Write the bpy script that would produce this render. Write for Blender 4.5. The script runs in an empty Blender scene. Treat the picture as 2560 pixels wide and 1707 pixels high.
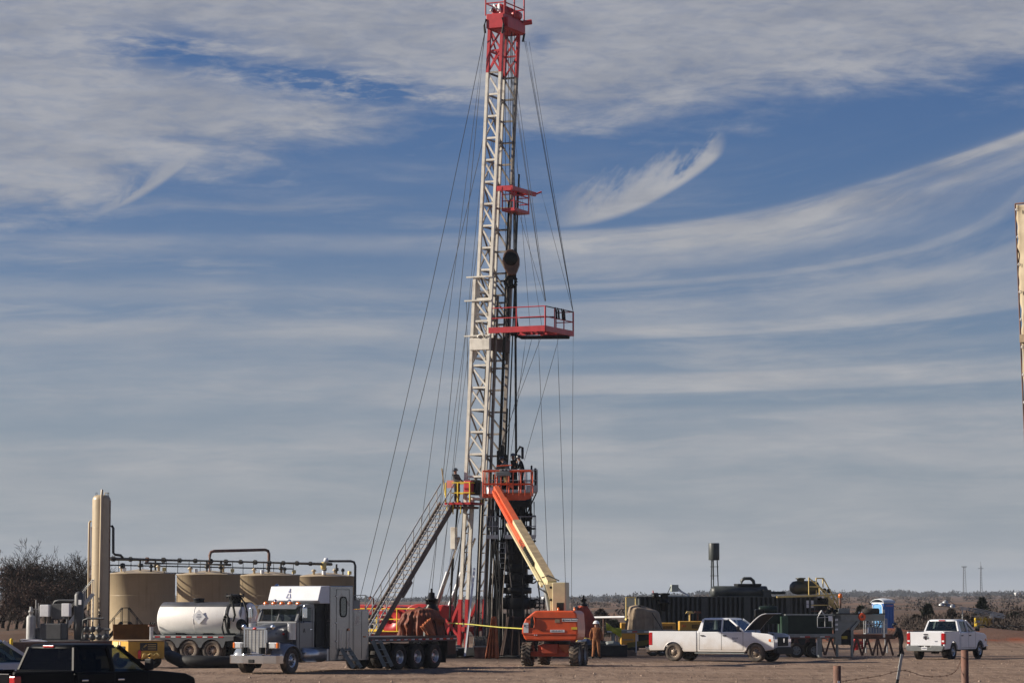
import bpy, bmesh, math, random
from mathutils import Vector, Matrix

scene = bpy.context.scene
R = math.radians
rnd = random.Random(7)

# ------------------------------------------------------------------ camera
F_PX, CAM_H, HORIZON = 7467.0, 3.0, 1495.0
TILT = math.atan((HORIZON - 853.5) / F_PX)
cam_data = bpy.data.cameras.new('camera')
cam_data.sensor_width = 36.0
cam_data.lens = F_PX / 2560.0 * 36.0
cam_data.clip_start = 0.5
cam_data.clip_end = 20000.0
cam = bpy.data.objects.new('camera', cam_data)
scene.collection.objects.link(cam)
cam.location = (0, 0, CAM_H)
cam.rotation_euler = (math.pi / 2 + TILT, 0, 0)
scene.camera = cam

# ------------------------------------------------------------------ sun, sky, exposure
SUN_AZ, SUN_EL = R(-86.0), R(25.0)          # azimuth from +Y towards +X
sun_dir = Vector((math.sin(SUN_AZ) * math.cos(SUN_EL), math.cos(SUN_AZ) * math.cos(SUN_EL), math.sin(SUN_EL)))
sun_data = bpy.data.lights.new('sun', 'SUN')
sun_data.energy = 5.0
sun_data.angle = R(0.53)
sun_data.color = (1.0, 0.90, 0.76)
sun = bpy.data.objects.new('sun', sun_data)
scene.collection.objects.link(sun)
sun.rotation_euler = (-sun_dir).to_track_quat('-Z', 'Y').to_euler()
scene.view_settings.view_transform = 'Standard'
scene.view_settings.look = 'None'
scene.view_settings.exposure = 0.62
scene.view_settings.gamma = 1.0
scene.view_settings.use_curve_mapping = False

world = bpy.data.worlds.new('World')
scene.world = world
world.use_nodes = True
world.cycles.sampling_method = 'MANUAL'
world.cycles.sample_map_resolution = 512


class NT:
    """tiny node-tree helper: sockets in, sockets out"""
    def __init__(self, tree):
        self.t = tree

    def n(self, kind, **kw):
        nd = self.t.nodes.new(kind)
        for k, v in kw.items():
            setattr(nd, k, v)
        return nd

    def put(self, sock, v):
        if v is None:
            return
        if hasattr(v, 'is_linked'):
            self.t.links.new(v, sock)
        else:
            sock.default_value = v

    def m(self, op, a, b=None, c=None, clamp=False):
        nd = self.n('ShaderNodeMath', operation=op, use_clamp=clamp)
        for s, v in zip(nd.inputs, (a, b, c)):
            self.put(s, v)
        return nd.outputs[0]

    def ss(self, v, lo, hi):
        nd = self.n('ShaderNodeMapRange', interpolation_type='SMOOTHSTEP')
        self.put(nd.inputs[0], v)
        self.put(nd.inputs[1], lo)
        self.put(nd.inputs[2], hi)
        return nd.outputs[0]

    def mix(self, f, a, b):
        nd = self.n('ShaderNodeMix', data_type='RGBA')
        self.put(nd.inputs[0], f)
        self.put(nd.inputs[6], a)
        self.put(nd.inputs[7], b)
        return nd.outputs[2]

    def vec(self, x, y, z=0.0):
        nd = self.n('ShaderNodeCombineXYZ')
        for s, v in zip(nd.inputs, (x, y, z)):
            self.put(s, v)
        return nd.outputs[0]

    def noise(self, v, scale=1.0, detail=4.0, rough=0.5, dist=0.0):
        nd = self.n('ShaderNodeTexNoise')
        self.put(nd.inputs['Vector'], v)
        nd.inputs['Scale'].default_value = scale
        nd.inputs['Detail'].default_value = detail
        nd.inputs['Roughness'].default_value = rough
        nd.inputs['Distortion'].default_value = dist
        return nd.outputs[0]

    def curve(self, v, pts, lo, hi, vlo, vhi):
        """piecewise smooth function: pts of (x, y), x in lo..hi, y in vlo..vhi"""
        mr = self.n('ShaderNodeMapRange')
        self.put(mr.inputs[0], v)
        mr.inputs[1].default_value = lo
        mr.inputs[2].default_value = hi
        fc = self.n('ShaderNodeFloatCurve')
        self.t.links.new(mr.outputs[0], fc.inputs['Value'])
        c = fc.mapping.curves[0]
        q = [((x - lo) / (hi - lo), (y - vlo) / (vhi - vlo)) for x, y in pts]
        while len(c.points) < len(q):
            c.points.new(0.5, 0.5)
        for p, (x, y) in zip(c.points, q):
            p.location = (x, y)
            p.handle_type = 'AUTO_CLAMPED'
        fc.mapping.update()
        return self.m('MULTIPLY_ADD', fc.outputs[0], vhi - vlo, vlo)


def build_sky():
    t = world.node_tree
    t.nodes.clear()
    k = NT(t)
    out = k.n('ShaderNodeOutputWorld')
    bg = k.n('ShaderNodeBackground')
    bg.inputs['Strength'].default_value = 0.0655
    t.links.new(bg.outputs[0], out.inputs[0])
    sky = k.n('ShaderNodeTexSky', sky_type='NISHITA')
    sky.sun_disc = False
    sky.sun_elevation = SUN_EL
    sky.sun_rotation = SUN_AZ
    sky.altitude = 350.0
    sky.air_density = 1.0
    sky.dust_density = 0.6
    sky.ozone_density = 2.6
    tc = k.n('ShaderNodeTexCoord')
    sep = k.n('ShaderNodeSeparateXYZ')
    t.links.new(tc.outputs['Generated'], sep.inputs[0])
    x, y, z = sep.outputs
    # azimuth and elevation of the ray in degrees
    U = k.m('MULTIPLY', k.m('ARCTAN2', x, y), 57.2958)
    V = k.m('MULTIPLY', k.m('ARCSINE', z), 57.2958)
    # streaks fan upwards to the right
    up = k.m('MAXIMUM', U, 0.0)
    bend = k.m('MULTIPLY', k.m('MULTIPLY', up, up), 0.0022)
    bend = k.m('MINIMUM', bend, 0.6)
    q = k.m('SUBTRACT', V, k.m('MULTIPLY', bend, k.m('MINIMUM', k.m('MULTIPLY', k.m('POWER', k.m('MAXIMUM', k.m('DIVIDE', k.m('SUBTRACT', V, 2.2), 4.8), 0.0), 2.4), 5.6), 8.0)))
    q = k.m('SUBTRACT', q, k.m('MULTIPLY', U, 0.012))
    warp = k.noise(k.vec(k.m('MULTIPLY', U, 0.22), k.m('MULTIPLY', q, 0.55), 3.1), 1.0, 3.0)
    qw = k.m('ADD', q, k.m('MULTIPLY_ADD', warp, 0.5, -0.25))
    # --- long thin streaks of cirrus
    s1 = k.noise(k.vec(k.m('MULTIPLY', U, 0.13), k.m('MULTIPLY', qw, 1.25), 0.3), 1.0, 6.0, 0.6, 0.4)
    s2 = k.noise(k.vec(k.m('MULTIPLY', U, 0.34), k.m('MULTIPLY', qw, 3.4), 7.7), 1.0, 7.0, 0.66, 0.5)
    st = k.m('ADD', k.m('MULTIPLY', s1, 0.7), k.m('MULTIPLY', s2, 0.3))
    st = k.ss(st, 0.40, 0.62)
    # banks of streaks at given heights (right half), (left half)
    bandR = k.curve(q, [(0, .75), (1.3, .7), (2.2, .6), (2.9, .8), (3.35, .7), (3.6, .25), (3.75, .0), (3.87, .6), (4.0, .9), (4.25, .5), (4.4, .12), (4.52, .4), (4.62, .1),
                        (4.85, .02), (4.95, .8), (5.1, .7), (5.3, .45), (5.5, .65), (5.65, .2), (5.8, .05), (5.93, .65), (6.02, .25), (6.2, .5), (6.6, .85), (6.9, 1.0), (7.05, .1),
                        (7.6, .0), (12, .0)], 0, 12, 0, 1)
    bandL = k.curve(q, [(0, .75), (1.3, .7), (2.1, .5), (2.8, .8), (3.3, .45), (3.9, .7), (4.3, .5), (4.8, .42), (5.2, .62), (5.55, .2), (5.9, .45), (6.2, .22),
                        (6.45, .12), (6.85, .5), (7.1, .1), (7.6, .1), (9, .0), (12, .0)], 0, 12, 0, 1)
    side = k.ss(U, -2.0, 1.5)
    band = k.m('ADD', k.m('MULTIPLY', bandR, side), k.m('MULTIPLY', bandL, k.m('SUBTRACT', 1.0, side)))
    soft = k.noise(k.vec(k.m('MULTIPLY', U, 0.3), k.m('MULTIPLY', qw, 1.7), 1.9), 1.0, 6.0, 0.62)
    streak = k.m('MULTIPLY', band, k.m('ADD', 0.30, k.m('ADD', k.m('MULTIPLY', st, 0.62), k.m('MULTIPLY', k.ss(soft, 0.35, 0.68), 0.45))), clamp=True)
    wisp = k.m('MULTIPLY', k.m('MULTIPLY', st, k.ss(soft, 0.28, 0.62)), k.m('MULTIPLY', k.ss(V, 9.5, 6.0), 0.62))
    streak = k.m('MAXIMUM', streak, wisp)
    # --- the sheet of altocumulus overhead, ragged lower edge
    edge = k.curve(U, [(-10, 6.95), (-8.2, 7.2), (-6.6, 7.95), (-4.6, 8.25), (-2.2, 8.9), (-0.8, 9.35), (0.4, 8.75), (1.5, 8.8), (3.0, 9.0),
                       (4.6, 9.2), (6.5, 9.62), (8.2, 9.72), (10, 9.8)], -10, 10, 6, 11)
    lump = k.noise(k.vec(k.m('MULTIPLY', U, 0.40), k.m('MULTIPLY', V, 1.55), 5.0), 1.0, 8.0, 0.6, 0.35)
    fine = k.noise(k.vec(k.m('MULTIPLY', U, 1.5), k.m('MULTIPLY', V, 6.0), 2.0), 1.0, 6.0, 0.62, 0.4)
    rel = k.m('SUBTRACT', V, edge)
    rel = k.m('ADD', rel, k.m('MULTIPLY_ADD', lump, 2.6, -1.3))
    rel = k.m('ADD', rel, k.m('MULTIPLY_ADD', fine, 0.5, -0.25))
    sheet = k.ss(rel, -0.45, 0.95)

    def blob(u0, v0, su, sv, slope=0.0):
        du = k.m('DIVIDE', k.m('SUBTRACT', U, u0), su)
        dv = k.m('SUBTRACT', V, v0)
        if slope:
            dv = k.m('SUBTRACT', dv, k.m('MULTIPLY', k.m('SUBTRACT', U, u0), slope))
        dv = k.m('DIVIDE', dv, sv)
        return k.m('EXPONENT', k.m('MULTIPLY', k.m('ADD', k.m('MULTIPLY', du, du), k.m('MULTIPLY', dv, dv)), -1.0))
    gaps = k.m('ADD', k.m('MULTIPLY', blob(-3.4, 9.80, 2.4, 0.36, -0.12), 1.5), k.m('MULTIPLY', blob(-6.6, 10.45, 1.4, 0.4), 1.0))
    gaps = k.m('ADD', gaps, k.m('MULTIPLY', blob(0.55, 10.65, 0.25, 0.3), 0.55))
    gaps = k.m('MULTIPLY', gaps, k.ss(k.m('ADD', k.m('MULTIPLY', lump, .6), k.m('MULTIPLY', fine, .4)), 0.66, 0.42))
    sheet = k.m('MULTIPLY', sheet, k.m('SUBTRACT', 1.0, gaps, clamp=True))
    tc3 = k.n('ShaderNodeMapping')
    tc3.inputs['Scale'].default_value = (3.0, 3.0, 5.0)
    t.links.new(tc.outputs['Generated'], tc3.inputs[0])
    broken = k.ss(k.noise(tc3.outputs[0], 1.0, 6.0, 0.6), 0.50, 0.68)
    sheet = k.m('MULTIPLY', sheet, k.m('SUBTRACT', 1.0, k.m('MULTIPLY', k.ss(V, 12.0, 18.0), k.m('SUBTRACT', 1.0, k.m('MULTIPLY', broken, 0.8)))))
    sheet = k.m('MULTIPLY', sheet, k.m('MULTIPLY_ADD', k.ss(fine, 0.3, 0.62), 0.22, 0.72))
    # --- two hooked plumes with a sharp lower edge and feathered tops
    def plume(pts, lo, hi, thick, gain, seed):
        low = k.curve(U, pts, lo, hi, 6, 10)
        h = k.m('SUBTRACT', V, low)
        fz = k.noise(k.vec(k.m('ADD', k.m('MULTIPLY', U, 1.8), k.m('MULTIPLY', V, -1.2)), k.m('MULTIPLY', V, 1.1), seed), 1.0, 6.0, 0.62)
        top = k.m('MULTIPLY', k.m('MULTIPLY_ADD', fz, 2.4, -0.55), thick)
        inside = k.m('MULTIPLY', k.ss(h, -0.05, 0.12), k.ss(h, top, k.m('MULTIPLY', top, 0.15)))
        ends = k.m('MULTIPLY', k.ss(U, lo, lo + 1.3), k.ss(U, hi, hi - 0.35))
        return k.m('MULTIPLY', k.m('MULTIPLY', inside, ends), gain)
    p1 = plume([(0.4, 6.98), (1.6, 7.16), (2.4, 7.40), (3.0, 7.70), (3.6, 8.08), (4.15, 8.5)], 0.4, 4.2, 1.5, 1.0, 4.4)
    p2 = plume([(-8.6, 6.8), (-7.9, 7.2), (-7.2, 7.55), (-6.6, 7.95), (-6.1, 8.3)], -8.6, -6.0, 1.2, 0.85, 9.2)
    dens = k.m('MAXIMUM', k.m('MAXIMUM', streak, sheet), k.m('MAXIMUM', p1, p2))
    # brightness of the cloud itself: lit tops, greyer bellies
    shade = k.m('ADD', k.m('MULTIPLY', k.ss(lump, 0.3, 0.7), 0.55), k.m('MULTIPLY', soft, 0.5))
    c_lit = (4.6, 4.6, 4.75, 1.0)
    c_grey = (2.45, 2.66, 3.2, 1.0)
    cloud = k.mix(shade, c_grey, c_lit)
    cloud = k.mix(k.m('MULTIPLY', k.ss(V, 7.6, 6.8), 0.55), cloud, (4.35, 4.42, 4.6, 1.0))
    low = k.ss(V, 3.8, 0.3)
    cloud = k.mix(k.m('MULTIPLY', low, 0.85), cloud, (4.05, 4.15, 4.3, 1.0))
    # clear sky: physical sky, a little deepened
    blue = k.n('ShaderNodeHueSaturation')
    blue.inputs['Saturation'].default_value = 1.12
    blue.inputs['Value'].default_value = SKY_GAIN
    air = k.n('ShaderNodeMix', data_type='RGBA', blend_type='MULTIPLY')
    air.inputs[0].default_value = 1.0
    t.links.new(sky.outputs[0], air.inputs[6])
    air.inputs[7].default_value = (0.80, 0.86, 1.16, 1.0)
    t.links.new(air.outputs[2], blue.inputs['Color'])
    veil = k.curve(V, [(-5, .9), (0, .84), (1.2, .66), (2.4, .50), (4, .38), (6, .12), (8, .0), (12, .0), (30, 0)], -5, 30, 0, 1)
    base = k.mix(veil, blue.outputs[0], (2.75, 3.3, 3.95, 1.0))
    col = k.mix(k.m('MULTIPLY', dens, 0.93), base, cloud)
    t.links.new(col, bg.inputs['Color'])


SKY_GAIN = 0.56
build_sky()

# ------------------------------------------------------------------ mesh helpers
def at(px, py, Y):
    """world point seen at photo pixel (px, py) at distance Y"""
    dx = (px - 1280.0) / F_PX
    dy = (853.5 - py) / F_PX
    d = Vector((dx, math.cos(TILT) - dy * math.sin(TILT), math.sin(TILT) + dy * math.cos(TILT)))
    return Vector((0, 0, CAM_H)) + d * (Y / d.y)


def on(px, Y, z=0.0):
    p = at(px, HORIZON, Y)
    return Vector((p.x, Y, z))


class MB:
    """collects shapes into ONE mesh object"""
    def __init__(self):
        self.v, self.f, self.sm = [], [], []

    def add(self, vs, fs, smooth=False, mat=None):
        o = len(self.v)
        self.v += [tuple(mat @ Vector(p)) if mat else tuple(p) for p in vs]
        self.f += [[i + o for i in f] for f in fs]
        self.sm += [smooth] * len(fs)
        return self

    def box(self, c, s, rz=0.0, mat=None):
        x, y, z = s[0] / 2, s[1] / 2, s[2] / 2
        vs = [(-x, -y, -z), (x, -y, -z), (x, y, -z), (-x, y, -z), (-x, -y, z), (x, -y, z), (x, y, z), (-x, y, z)]
        m = Matrix.Translation(c) @ Matrix.Rotation(rz, 4, 'Z')
        if mat:
            m = mat @ m
        return self.add(vs, [(0, 3, 2, 1), (4, 5, 6, 7), (0, 1, 5, 4), (1, 2, 6, 5), (2, 3, 7, 6), (3, 0, 4, 7)], False, m)

    def span(self, a, b):
        """axis-aligned box from corner a to corner b"""
        return self.box([(p + q) / 2 for p, q in zip(a, b)], [abs(q - p) for p, q in zip(a, b)])

    def _frame(self, d, up=None):
        d = d.normalized()
        u = Vector(up) if up else (Vector((0, 0, 1)) if abs(d.z) < 0.95 else Vector((1, 0, 0)))
        x = d.cross(u).normalized()
        return x, x.cross(d).normalized()

    def bar(self, p, q, w, h=None, up=None):
        """rectangular bar from p to q, w across, h along up"""
        h = h or w
        p, q = Vector(p), Vector(q)
        x, y = self._frame(q - p, up)
        vs = []
        for c in (p, q):
            for sx, sy in ((-1, -1), (1, -1), (1, 1), (-1, 1)):
                vs.append(c + x * (sx * w / 2) + y * (sy * h / 2))
        return self.add(vs, [(0, 1, 2, 3), (7, 6, 5, 4), (0, 4, 5, 1), (1, 5, 6, 2), (2, 6, 7, 3), (3, 7, 4, 0)])

    def tube(self, p, q, r, n=8, r2=None, caps=True):
        p, q = Vector(p), Vector(q)
        x, y = self._frame(q - p)
        r2 = r if r2 is None else r2
        vs = []
        for c, rr in ((p, r), (q, r2)):
            for i in range(n):
                a = 2 * math.pi * i / n
                vs.append(c + x * (math.cos(a) * rr) + y * (math.sin(a) * rr))
        fs = [(i, (i + 1) % n, n + (i + 1) % n, n + i) for i in range(n)]
        self.add(vs, fs, True)
        if caps:
            self.add(vs, [list(range(n))[::-1], list(range(n, 2 * n))])
        return self

    def path(self, pts, r, n=6, caps=True, closed=False):
        """round pipe through points; r a number or a list"""
        P = [Vector(p) for p in pts]
        m = len(P)
        rs = r if isinstance(r, (list, tuple)) else [r] * m
        vs = []
        px = None
        for i, c in enumerate(P):
            a = P[(i - 1) % m] if (i > 0 or closed) else P[i]
            b = P[(i + 1) % m] if (i < m - 1 or closed) else P[i]
            d = (b - a).normalized()
            if px is None:
                x, y = self._frame(d)
            else:
                x = (px - d * px.dot(d))
                if x.length < 1e-5:
                    x, y = self._frame(d)
                x = x.normalized()
                y = d.cross(x).normalized()
            px = x
            for j in range(n):
                t = 2 * math.pi * j / n
                vs.append(c + x * (math.cos(t) * rs[i]) + y * (math.sin(t) * rs[i]))
        fs = []
        for i in range(m if closed else m - 1):
            k2 = (i + 1) % m
            for j in range(n):
                fs.append((i * n + j, i * n + (j + 1) % n, k2 * n + (j + 1) % n, k2 * n + j))
        self.add(vs, fs, True)
        if caps and not closed:
            self.add(vs, [list(range(n))[::-1], list(range((m - 1) * n, m * n))])
        return self

    def lathe(self, prof, n=24, mat=None, smooth=True, a0=0.0, a1=2 * math.pi):
        """profile of (radius, z) turned about Z"""
        full = abs(a1 - a0 - 2 * math.pi) < 1e-6
        cols = n if full else n + 1
        vs = []
        for r, z in prof:
            for j in range(cols):
                t = a0 + (a1 - a0) * j / n
                vs.append((r * math.cos(t), r * math.sin(t), z))
        fs = []
        for i in range(len(prof) - 1):
            for j in range(n):
                k2 = (j + 1) % cols
                fs.append((i * cols + j, i * cols + k2, (i + 1) * cols + k2, (i + 1) * cols + j))
        return self.add(vs, fs, smooth, mat)

    def prism(self, poly, y0, y1, mat=None, axes='xz'):
        """polygon in the x-z plane (or other axes) pushed from y0 to y1"""
        def pt(a, b, c):
            return {'xz': (a, c, b), 'xy': (a, b, c), 'yz': (c, a, b)}[axes]
        n = len(poly)
        vs = [pt(a, b, y0) for a, b in poly] + [pt(a, b, y1) for a, b in poly]
        fs = [list(range(n)), list(range(n, 2 * n))[::-1]] + [(i, n + i, n + (i + 1) % n, (i + 1) % n) for i in range(n)]
        return self.add(vs, fs, False, mat)

    def loft(self, rings, smooth=True, caps=True):
        n = len(rings[0])
        vs = [p for r in rings for p in r]
        fs = [(i * n + j, i * n + (j + 1) % n, (i + 1) * n + (j + 1) % n, (i + 1) * n + j) for i in range(len(rings) - 1) for j in range(n)]
        self.add(vs, fs, smooth)
        if caps:
            self.add(vs, [list(range(n))[::-1], list(range((len(rings) - 1) * n, len(rings) * n))])
        return self

    def grid(self, fn, nu, nv, smooth=True):
        vs = [fn(i / nu, j / nv) for j in range(nv + 1) for i in range(nu + 1)]
        fs = [(j * (nu + 1) + i, j * (nu + 1) + i + 1, (j + 1) * (nu + 1) + i + 1, (j + 1) * (nu + 1) + i) for j in range(nv) for i in range(nu)]
        return self.add(vs, fs, smooth)

    def mesh(self, name, mat):
        me = bpy.data.meshes.new(name)
        me.from_pydata(self.v, [], self.f)
        me.polygons.foreach_set('use_smooth', self.sm)
        bm = bmesh.new()
        bm.from_mesh(me)
        bmesh.ops.recalc_face_normals(bm, faces=bm.faces[:])
        bm.to_mesh(me)
        bm.free()
        if mat:
            me.materials.append(mat)
        return me

    def build(self, name, mat, parent=None, bevel=0.0, label=None, solid=0.0, sub=0):
        ob = bpy.data.objects.new(name, self.mesh(name, mat))
        scene.collection.objects.link(ob)
        if parent is not None:
            ob.parent = parent
        if solid:
            md = ob.modifiers.new('solid', 'SOLIDIFY')
            md.thickness = solid
            md.offset = 0
        if bevel:
            md = ob.modifiers.new('bevel', 'BEVEL')
            md.width = bevel
            md.segments = 2
            md.limit_method = 'ANGLE'
            md.angle_limit = R(35)
            md.harden_normals = False
        if sub:
            md = ob.modifiers.new('sub', 'SUBSURF')
            md.levels = md.render_levels = sub
        if label:
            ob['label'] = label
        return ob


def tag(ob, label=None, cat=None, group=None, kind=None):
    for k_, v_ in (('label', label), ('category', cat), ('group', group), ('kind', kind)):
        if v_:
            ob[k_] = v_
    return ob


def thing(name, label, cat, loc=(0, 0, 0), rz=0.0, group=None):
    ob = bpy.data.objects.new(name, None)
    scene.collection.objects.link(ob)
    ob.location = loc
    ob.rotation_euler = (0, 0, rz)
    ob.empty_display_size = 0.3
    return tag(ob, label, cat, group)


def node(name, parent):
    """an Empty that is a part holding sub-parts"""
    ob = bpy.data.objects.new(name, None)
    scene.collection.objects.link(ob)
    ob.parent = parent
    ob.empty_display_size = 0.2
    return ob


def clone(src, parent, mat=None):
    c = src.copy()
    scene.collection.objects.link(c)
    c.parent = parent
    if mat is not None:
        c.matrix_local = mat
    return c


def pipe(name, pts, r, mat, parent, n=6):
    return MB().path(pts, r, n).build(name, mat, parent)


def rod(name, p, q, r, mat, parent, n=6):
    return MB().tube(p, q, r, n).build(name, mat, parent)


def beam(name, p, q, w, h, mat, parent, up=None):
    return MB().bar(p, q, w, h, up).build(name, mat, parent)


def block(name, c, s, mat, parent, bevel=0.0, rz=0.0):
    return MB().box(c, s, rz).build(name, mat, parent, bevel)


def word(name, text, size, mat, parent, origin, ux, uy, extrude=0.004):
    """flat lettering: origin = lower left corner, ux/uy = reading and up directions"""
    cu = bpy.data.curves.new(name, 'FONT')
    cu.body = text
    cu.size = size
    cu.extrude = extrude
    tmp = bpy.data.objects.new('tmp', cu)
    me = bpy.data.meshes.new_from_object(tmp)
    bpy.data.objects.remove(tmp)
    me.materials.clear()
    me.materials.append(mat)
    ob = bpy.data.objects.new(name, me)
    scene.collection.objects.link(ob)
    ob.parent = parent
    ux, uy = Vector(ux).normalized(), Vector(uy).normalized()
    uz = ux.cross(uy)
    ob.matrix_local = Matrix.Translation(origin) @ Matrix((ux, uy, uz)).transposed().to_4x4()
    return ob


# ------------------------------------------------------------------ materials
MATS = {}


def mat(name, col, rough=0.5, metal=0.0, var=0.18, scale=2.5, dirt=0.0, dirt_col=(0.23, 0.16, 0.11), dirt_scale=1.3,
        bump=0.0, bump_scale=30.0, spec=0.5, coat=0.0, streak=0.0, streak_col=(0.12, 0.07, 0.04), low_dirt=None):
    """painted / worn surface: base colour broken up by noise, dirt patches, run-down streaks"""
    if name in MATS:
        return MATS[name]
    m = bpy.data.materials.new(name)
    m.use_nodes = True
    t = m.node_tree
    bs = t.nodes['Principled BSDF']
    k = NT(t)
    tc = k.n('ShaderNodeTexCoord').outputs['Object']
    n1 = k.noise(tc, scale, 5.0, 0.6)
    a = tuple(max(c * (1 - var), 0) for c in col) + (1,)
    b = tuple(min(c * (1 + var), 1) for c in col) + (1,)
    c = k.mix(k.ss(n1, 0.3, 0.7), a, b)
    rgh = rough
    if dirt:
        n2 = k.noise(tc, dirt_scale, 7.0, 0.65, 0.3)
        f = k.m('MULTIPLY', k.ss(n2, 0.62 - 0.3 * dirt, 0.78), min(1.0, 0.35 + dirt))
        c = k.mix(f, c, tuple(dirt_col) + (1,))
        rgh = k.m('ADD', k.m('MULTIPLY', f, max(0.0, 0.85 - rough)), rough)
    if low_dirt:
        sp = k.n('ShaderNodeSeparateXYZ')
        t.links.new(tc, sp.inputs[0])
        n3 = k.noise(tc, 2.2, 6.0, 0.6)
        hgt = k.m('ADD', sp.outputs[2], k.m('MULTIPLY_ADD', n3, 0.9, -0.45))
        f = k.m('MULTIPLY', k.ss(hgt, low_dirt[1], low_dirt[0]), low_dirt[2])
        c = k.mix(f, c, tuple(dirt_col) + (1,))
    if streak:
        mp = k.n('ShaderNodeMapping')
        mp.inputs['Scale'].default_value = (5.0, 5.0, 0.35)
        t.links.new(tc, mp.inputs[0])
        n4 = k.noise(mp.outputs[0], 1.0, 6.0, 0.65)
        f = k.m('MULTIPLY', k.ss(n4, 0.5, 0.8), streak)
        c = k.mix(f, c, tuple(streak_col) + (1,))
    t.links.new(c, bs.inputs['Base Color'])
    k.put(bs.inputs['Roughness'], rgh)
    bs.inputs['Metallic'].default_value = metal
    bs.inputs['Specular IOR Level'].default_value = spec
    bs.inputs['Coat Weight'].default_value = coat
    bs.inputs['Coat Roughness'].default_value = 0.08
    if bump:
        bp = k.n('ShaderNodeBump')
        bp.inputs['Strength'].default_value = bump
        bp.inputs['Distance'].default_value = 0.03
        t.links.new(k.noise(tc, bump_scale, 4.0, 0.6), bp.inputs['Height'])
        t.links.new(bp.outputs[0], bs.inputs['Normal'])
    MATS[name] = m
    return m


def glass_mat(name, tint, refl=1.1, rough=0.02):
    if name in MATS:
        return MATS[name]
    m = bpy.data.materials.new(name)
    m.use_nodes = True
    t = m.node_tree
    t.nodes.clear()
    k = NT(t)
    out = k.n('ShaderNodeOutputMaterial')
    tr = k.n('ShaderNodeBsdfTransparent')
    tr.inputs[0].default_value = tuple(tint) + (1,)
    gl = k.n('ShaderNodeBsdfGlossy')
    gl.inputs['Roughness'].default_value = rough
    gl.inputs['Color'].default_value = (0.9, 0.95, 1.0, 1)
    lw = k.n('ShaderNodeLayerWeight')
    lw.inputs[0].default_value = 0.5
    f5 = k.m('POWER', lw.outputs['Facing'], 4.5)
    f = k.m('MULTIPLY', k.m('MULTIPLY_ADD', f5, 0.95, 0.045), refl, clamp=True)
    mx = k.n('ShaderNodeMixShader')
    t.links.new(f, mx.inputs[0])
    t.links.new(tr.outputs[0], mx.inputs[1])
    t.links.new(gl.outputs[0], mx.inputs[2])
    t.links.new(mx.outputs[0], out.inputs[0])
    MATS[name] = m
    return m


DUST = (0.27, 0.19, 0.14)
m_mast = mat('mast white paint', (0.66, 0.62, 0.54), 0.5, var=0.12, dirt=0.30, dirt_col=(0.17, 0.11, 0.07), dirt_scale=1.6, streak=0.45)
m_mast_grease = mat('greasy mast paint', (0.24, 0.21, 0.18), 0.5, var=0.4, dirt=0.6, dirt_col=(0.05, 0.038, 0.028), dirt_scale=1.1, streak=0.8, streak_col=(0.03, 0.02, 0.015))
m_red = mat('red paint', (0.42, 0.025, 0.032), 0.42, var=0.15, dirt=0.14, dirt_col=(0.10, 0.02, 0.02))
m_redbright = mat('bright red paint', (0.40, 0.016, 0.018), 0.4, var=0.12, dirt=0.12, dirt_col=(0.12, 0.03, 0.025))
m_black = mat('black steel', (0.018, 0.019, 0.02), 0.5, var=0.4, dirt=0.2, dirt_col=(0.05, 0.045, 0.04), bump=0.1, spec=0.18)
m_greasy = mat('oily black steel', (0.009, 0.009, 0.009), 0.35, var=0.5, dirt=0.12, dirt_col=(0.04, 0.03, 0.024), spec=0.18)
m_steel = mat('galvanized steel', (0.42, 0.43, 0.43), 0.42, metal=0.6, var=0.2, dirt=0.2, dirt_col=(0.2, 0.17, 0.14))
m_rust = mat('rusty pipe', (0.13, 0.06, 0.04), 0.75, var=0.5, dirt=0.4, dirt_col=(0.22, 0.16, 0.12), dirt_scale=3.0, bump=0.2)
m_wire = mat('wire rope', (0.04, 0.042, 0.045), 0.55, metal=0.4, var=0.3)
m_tank = mat('tan tank paint', (0.45, 0.36, 0.235), 0.38, var=0.07, scale=0.8, dirt=0.10, dirt_col=(0.27, 0.20, 0.13), dirt_scale=0.7, streak=0.55, streak_col=(0.24, 0.165, 0.095))
m_tyre = mat('dusty tyre rubber', (0.028, 0.026, 0.025), 0.82, var=0.3, dirt=0.4, dirt_col=(0.11, 0.085, 0.065), dirt_scale=4.0, bump=0.3, bump_scale=40, spec=0.18)
m_tyremud = mat('muddy tyre rubber', (0.055, 0.045, 0.038), 0.88, var=0.3, dirt=0.7, dirt_col=(0.21, 0.155, 0.11), dirt_scale=3.0, bump=0.4, bump_scale=40)
m_chrome = mat('chrome', (0.72, 0.72, 0.72), 0.1, metal=1.0, var=0.05, dirt=0.12, dirt_col=(0.3, 0.27, 0.24))
m_alu = mat('aluminium wheel', (0.52, 0.52, 0.53), 0.3, metal=0.85, var=0.12, dirt=0.25, dirt_col=(0.22, 0.17, 0.13))
m_white = mat('white vehicle paint', (0.74, 0.75, 0.77), 0.28, var=0.03, coat=0.6, dirt=0.05, dirt_col=(0.5, 0.42, 0.34), low_dirt=(0.35, 1.25, 0.75), )
m_whiteclean = mat('clean white vehicle paint', (0.76, 0.77, 0.80), 0.26, var=0.03, coat=0.6, low_dirt=(0.2, 0.8, 0.4), dirt_col=(0.42, 0.35, 0.29))
m_darkpaint = mat('black vehicle paint', (0.004, 0.0045, 0.006), 0.4, var=0.2, coat=0.0, spec=0.06, low_dirt=(0.2, 0.7, 0.15), dirt_col=(0.08, 0.065, 0.05))
m_blackplastic = mat('black plastic', (0.016, 0.016, 0.017), 0.6, var=0.2, spec=0.18)
m_rubber = mat('black rubber hose', (0.012, 0.012, 0.012), 0.55, var=0.3, spec=0.18)
m_seat = mat('grey seat cloth', (0.05, 0.05, 0.05), 0.9)
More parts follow.
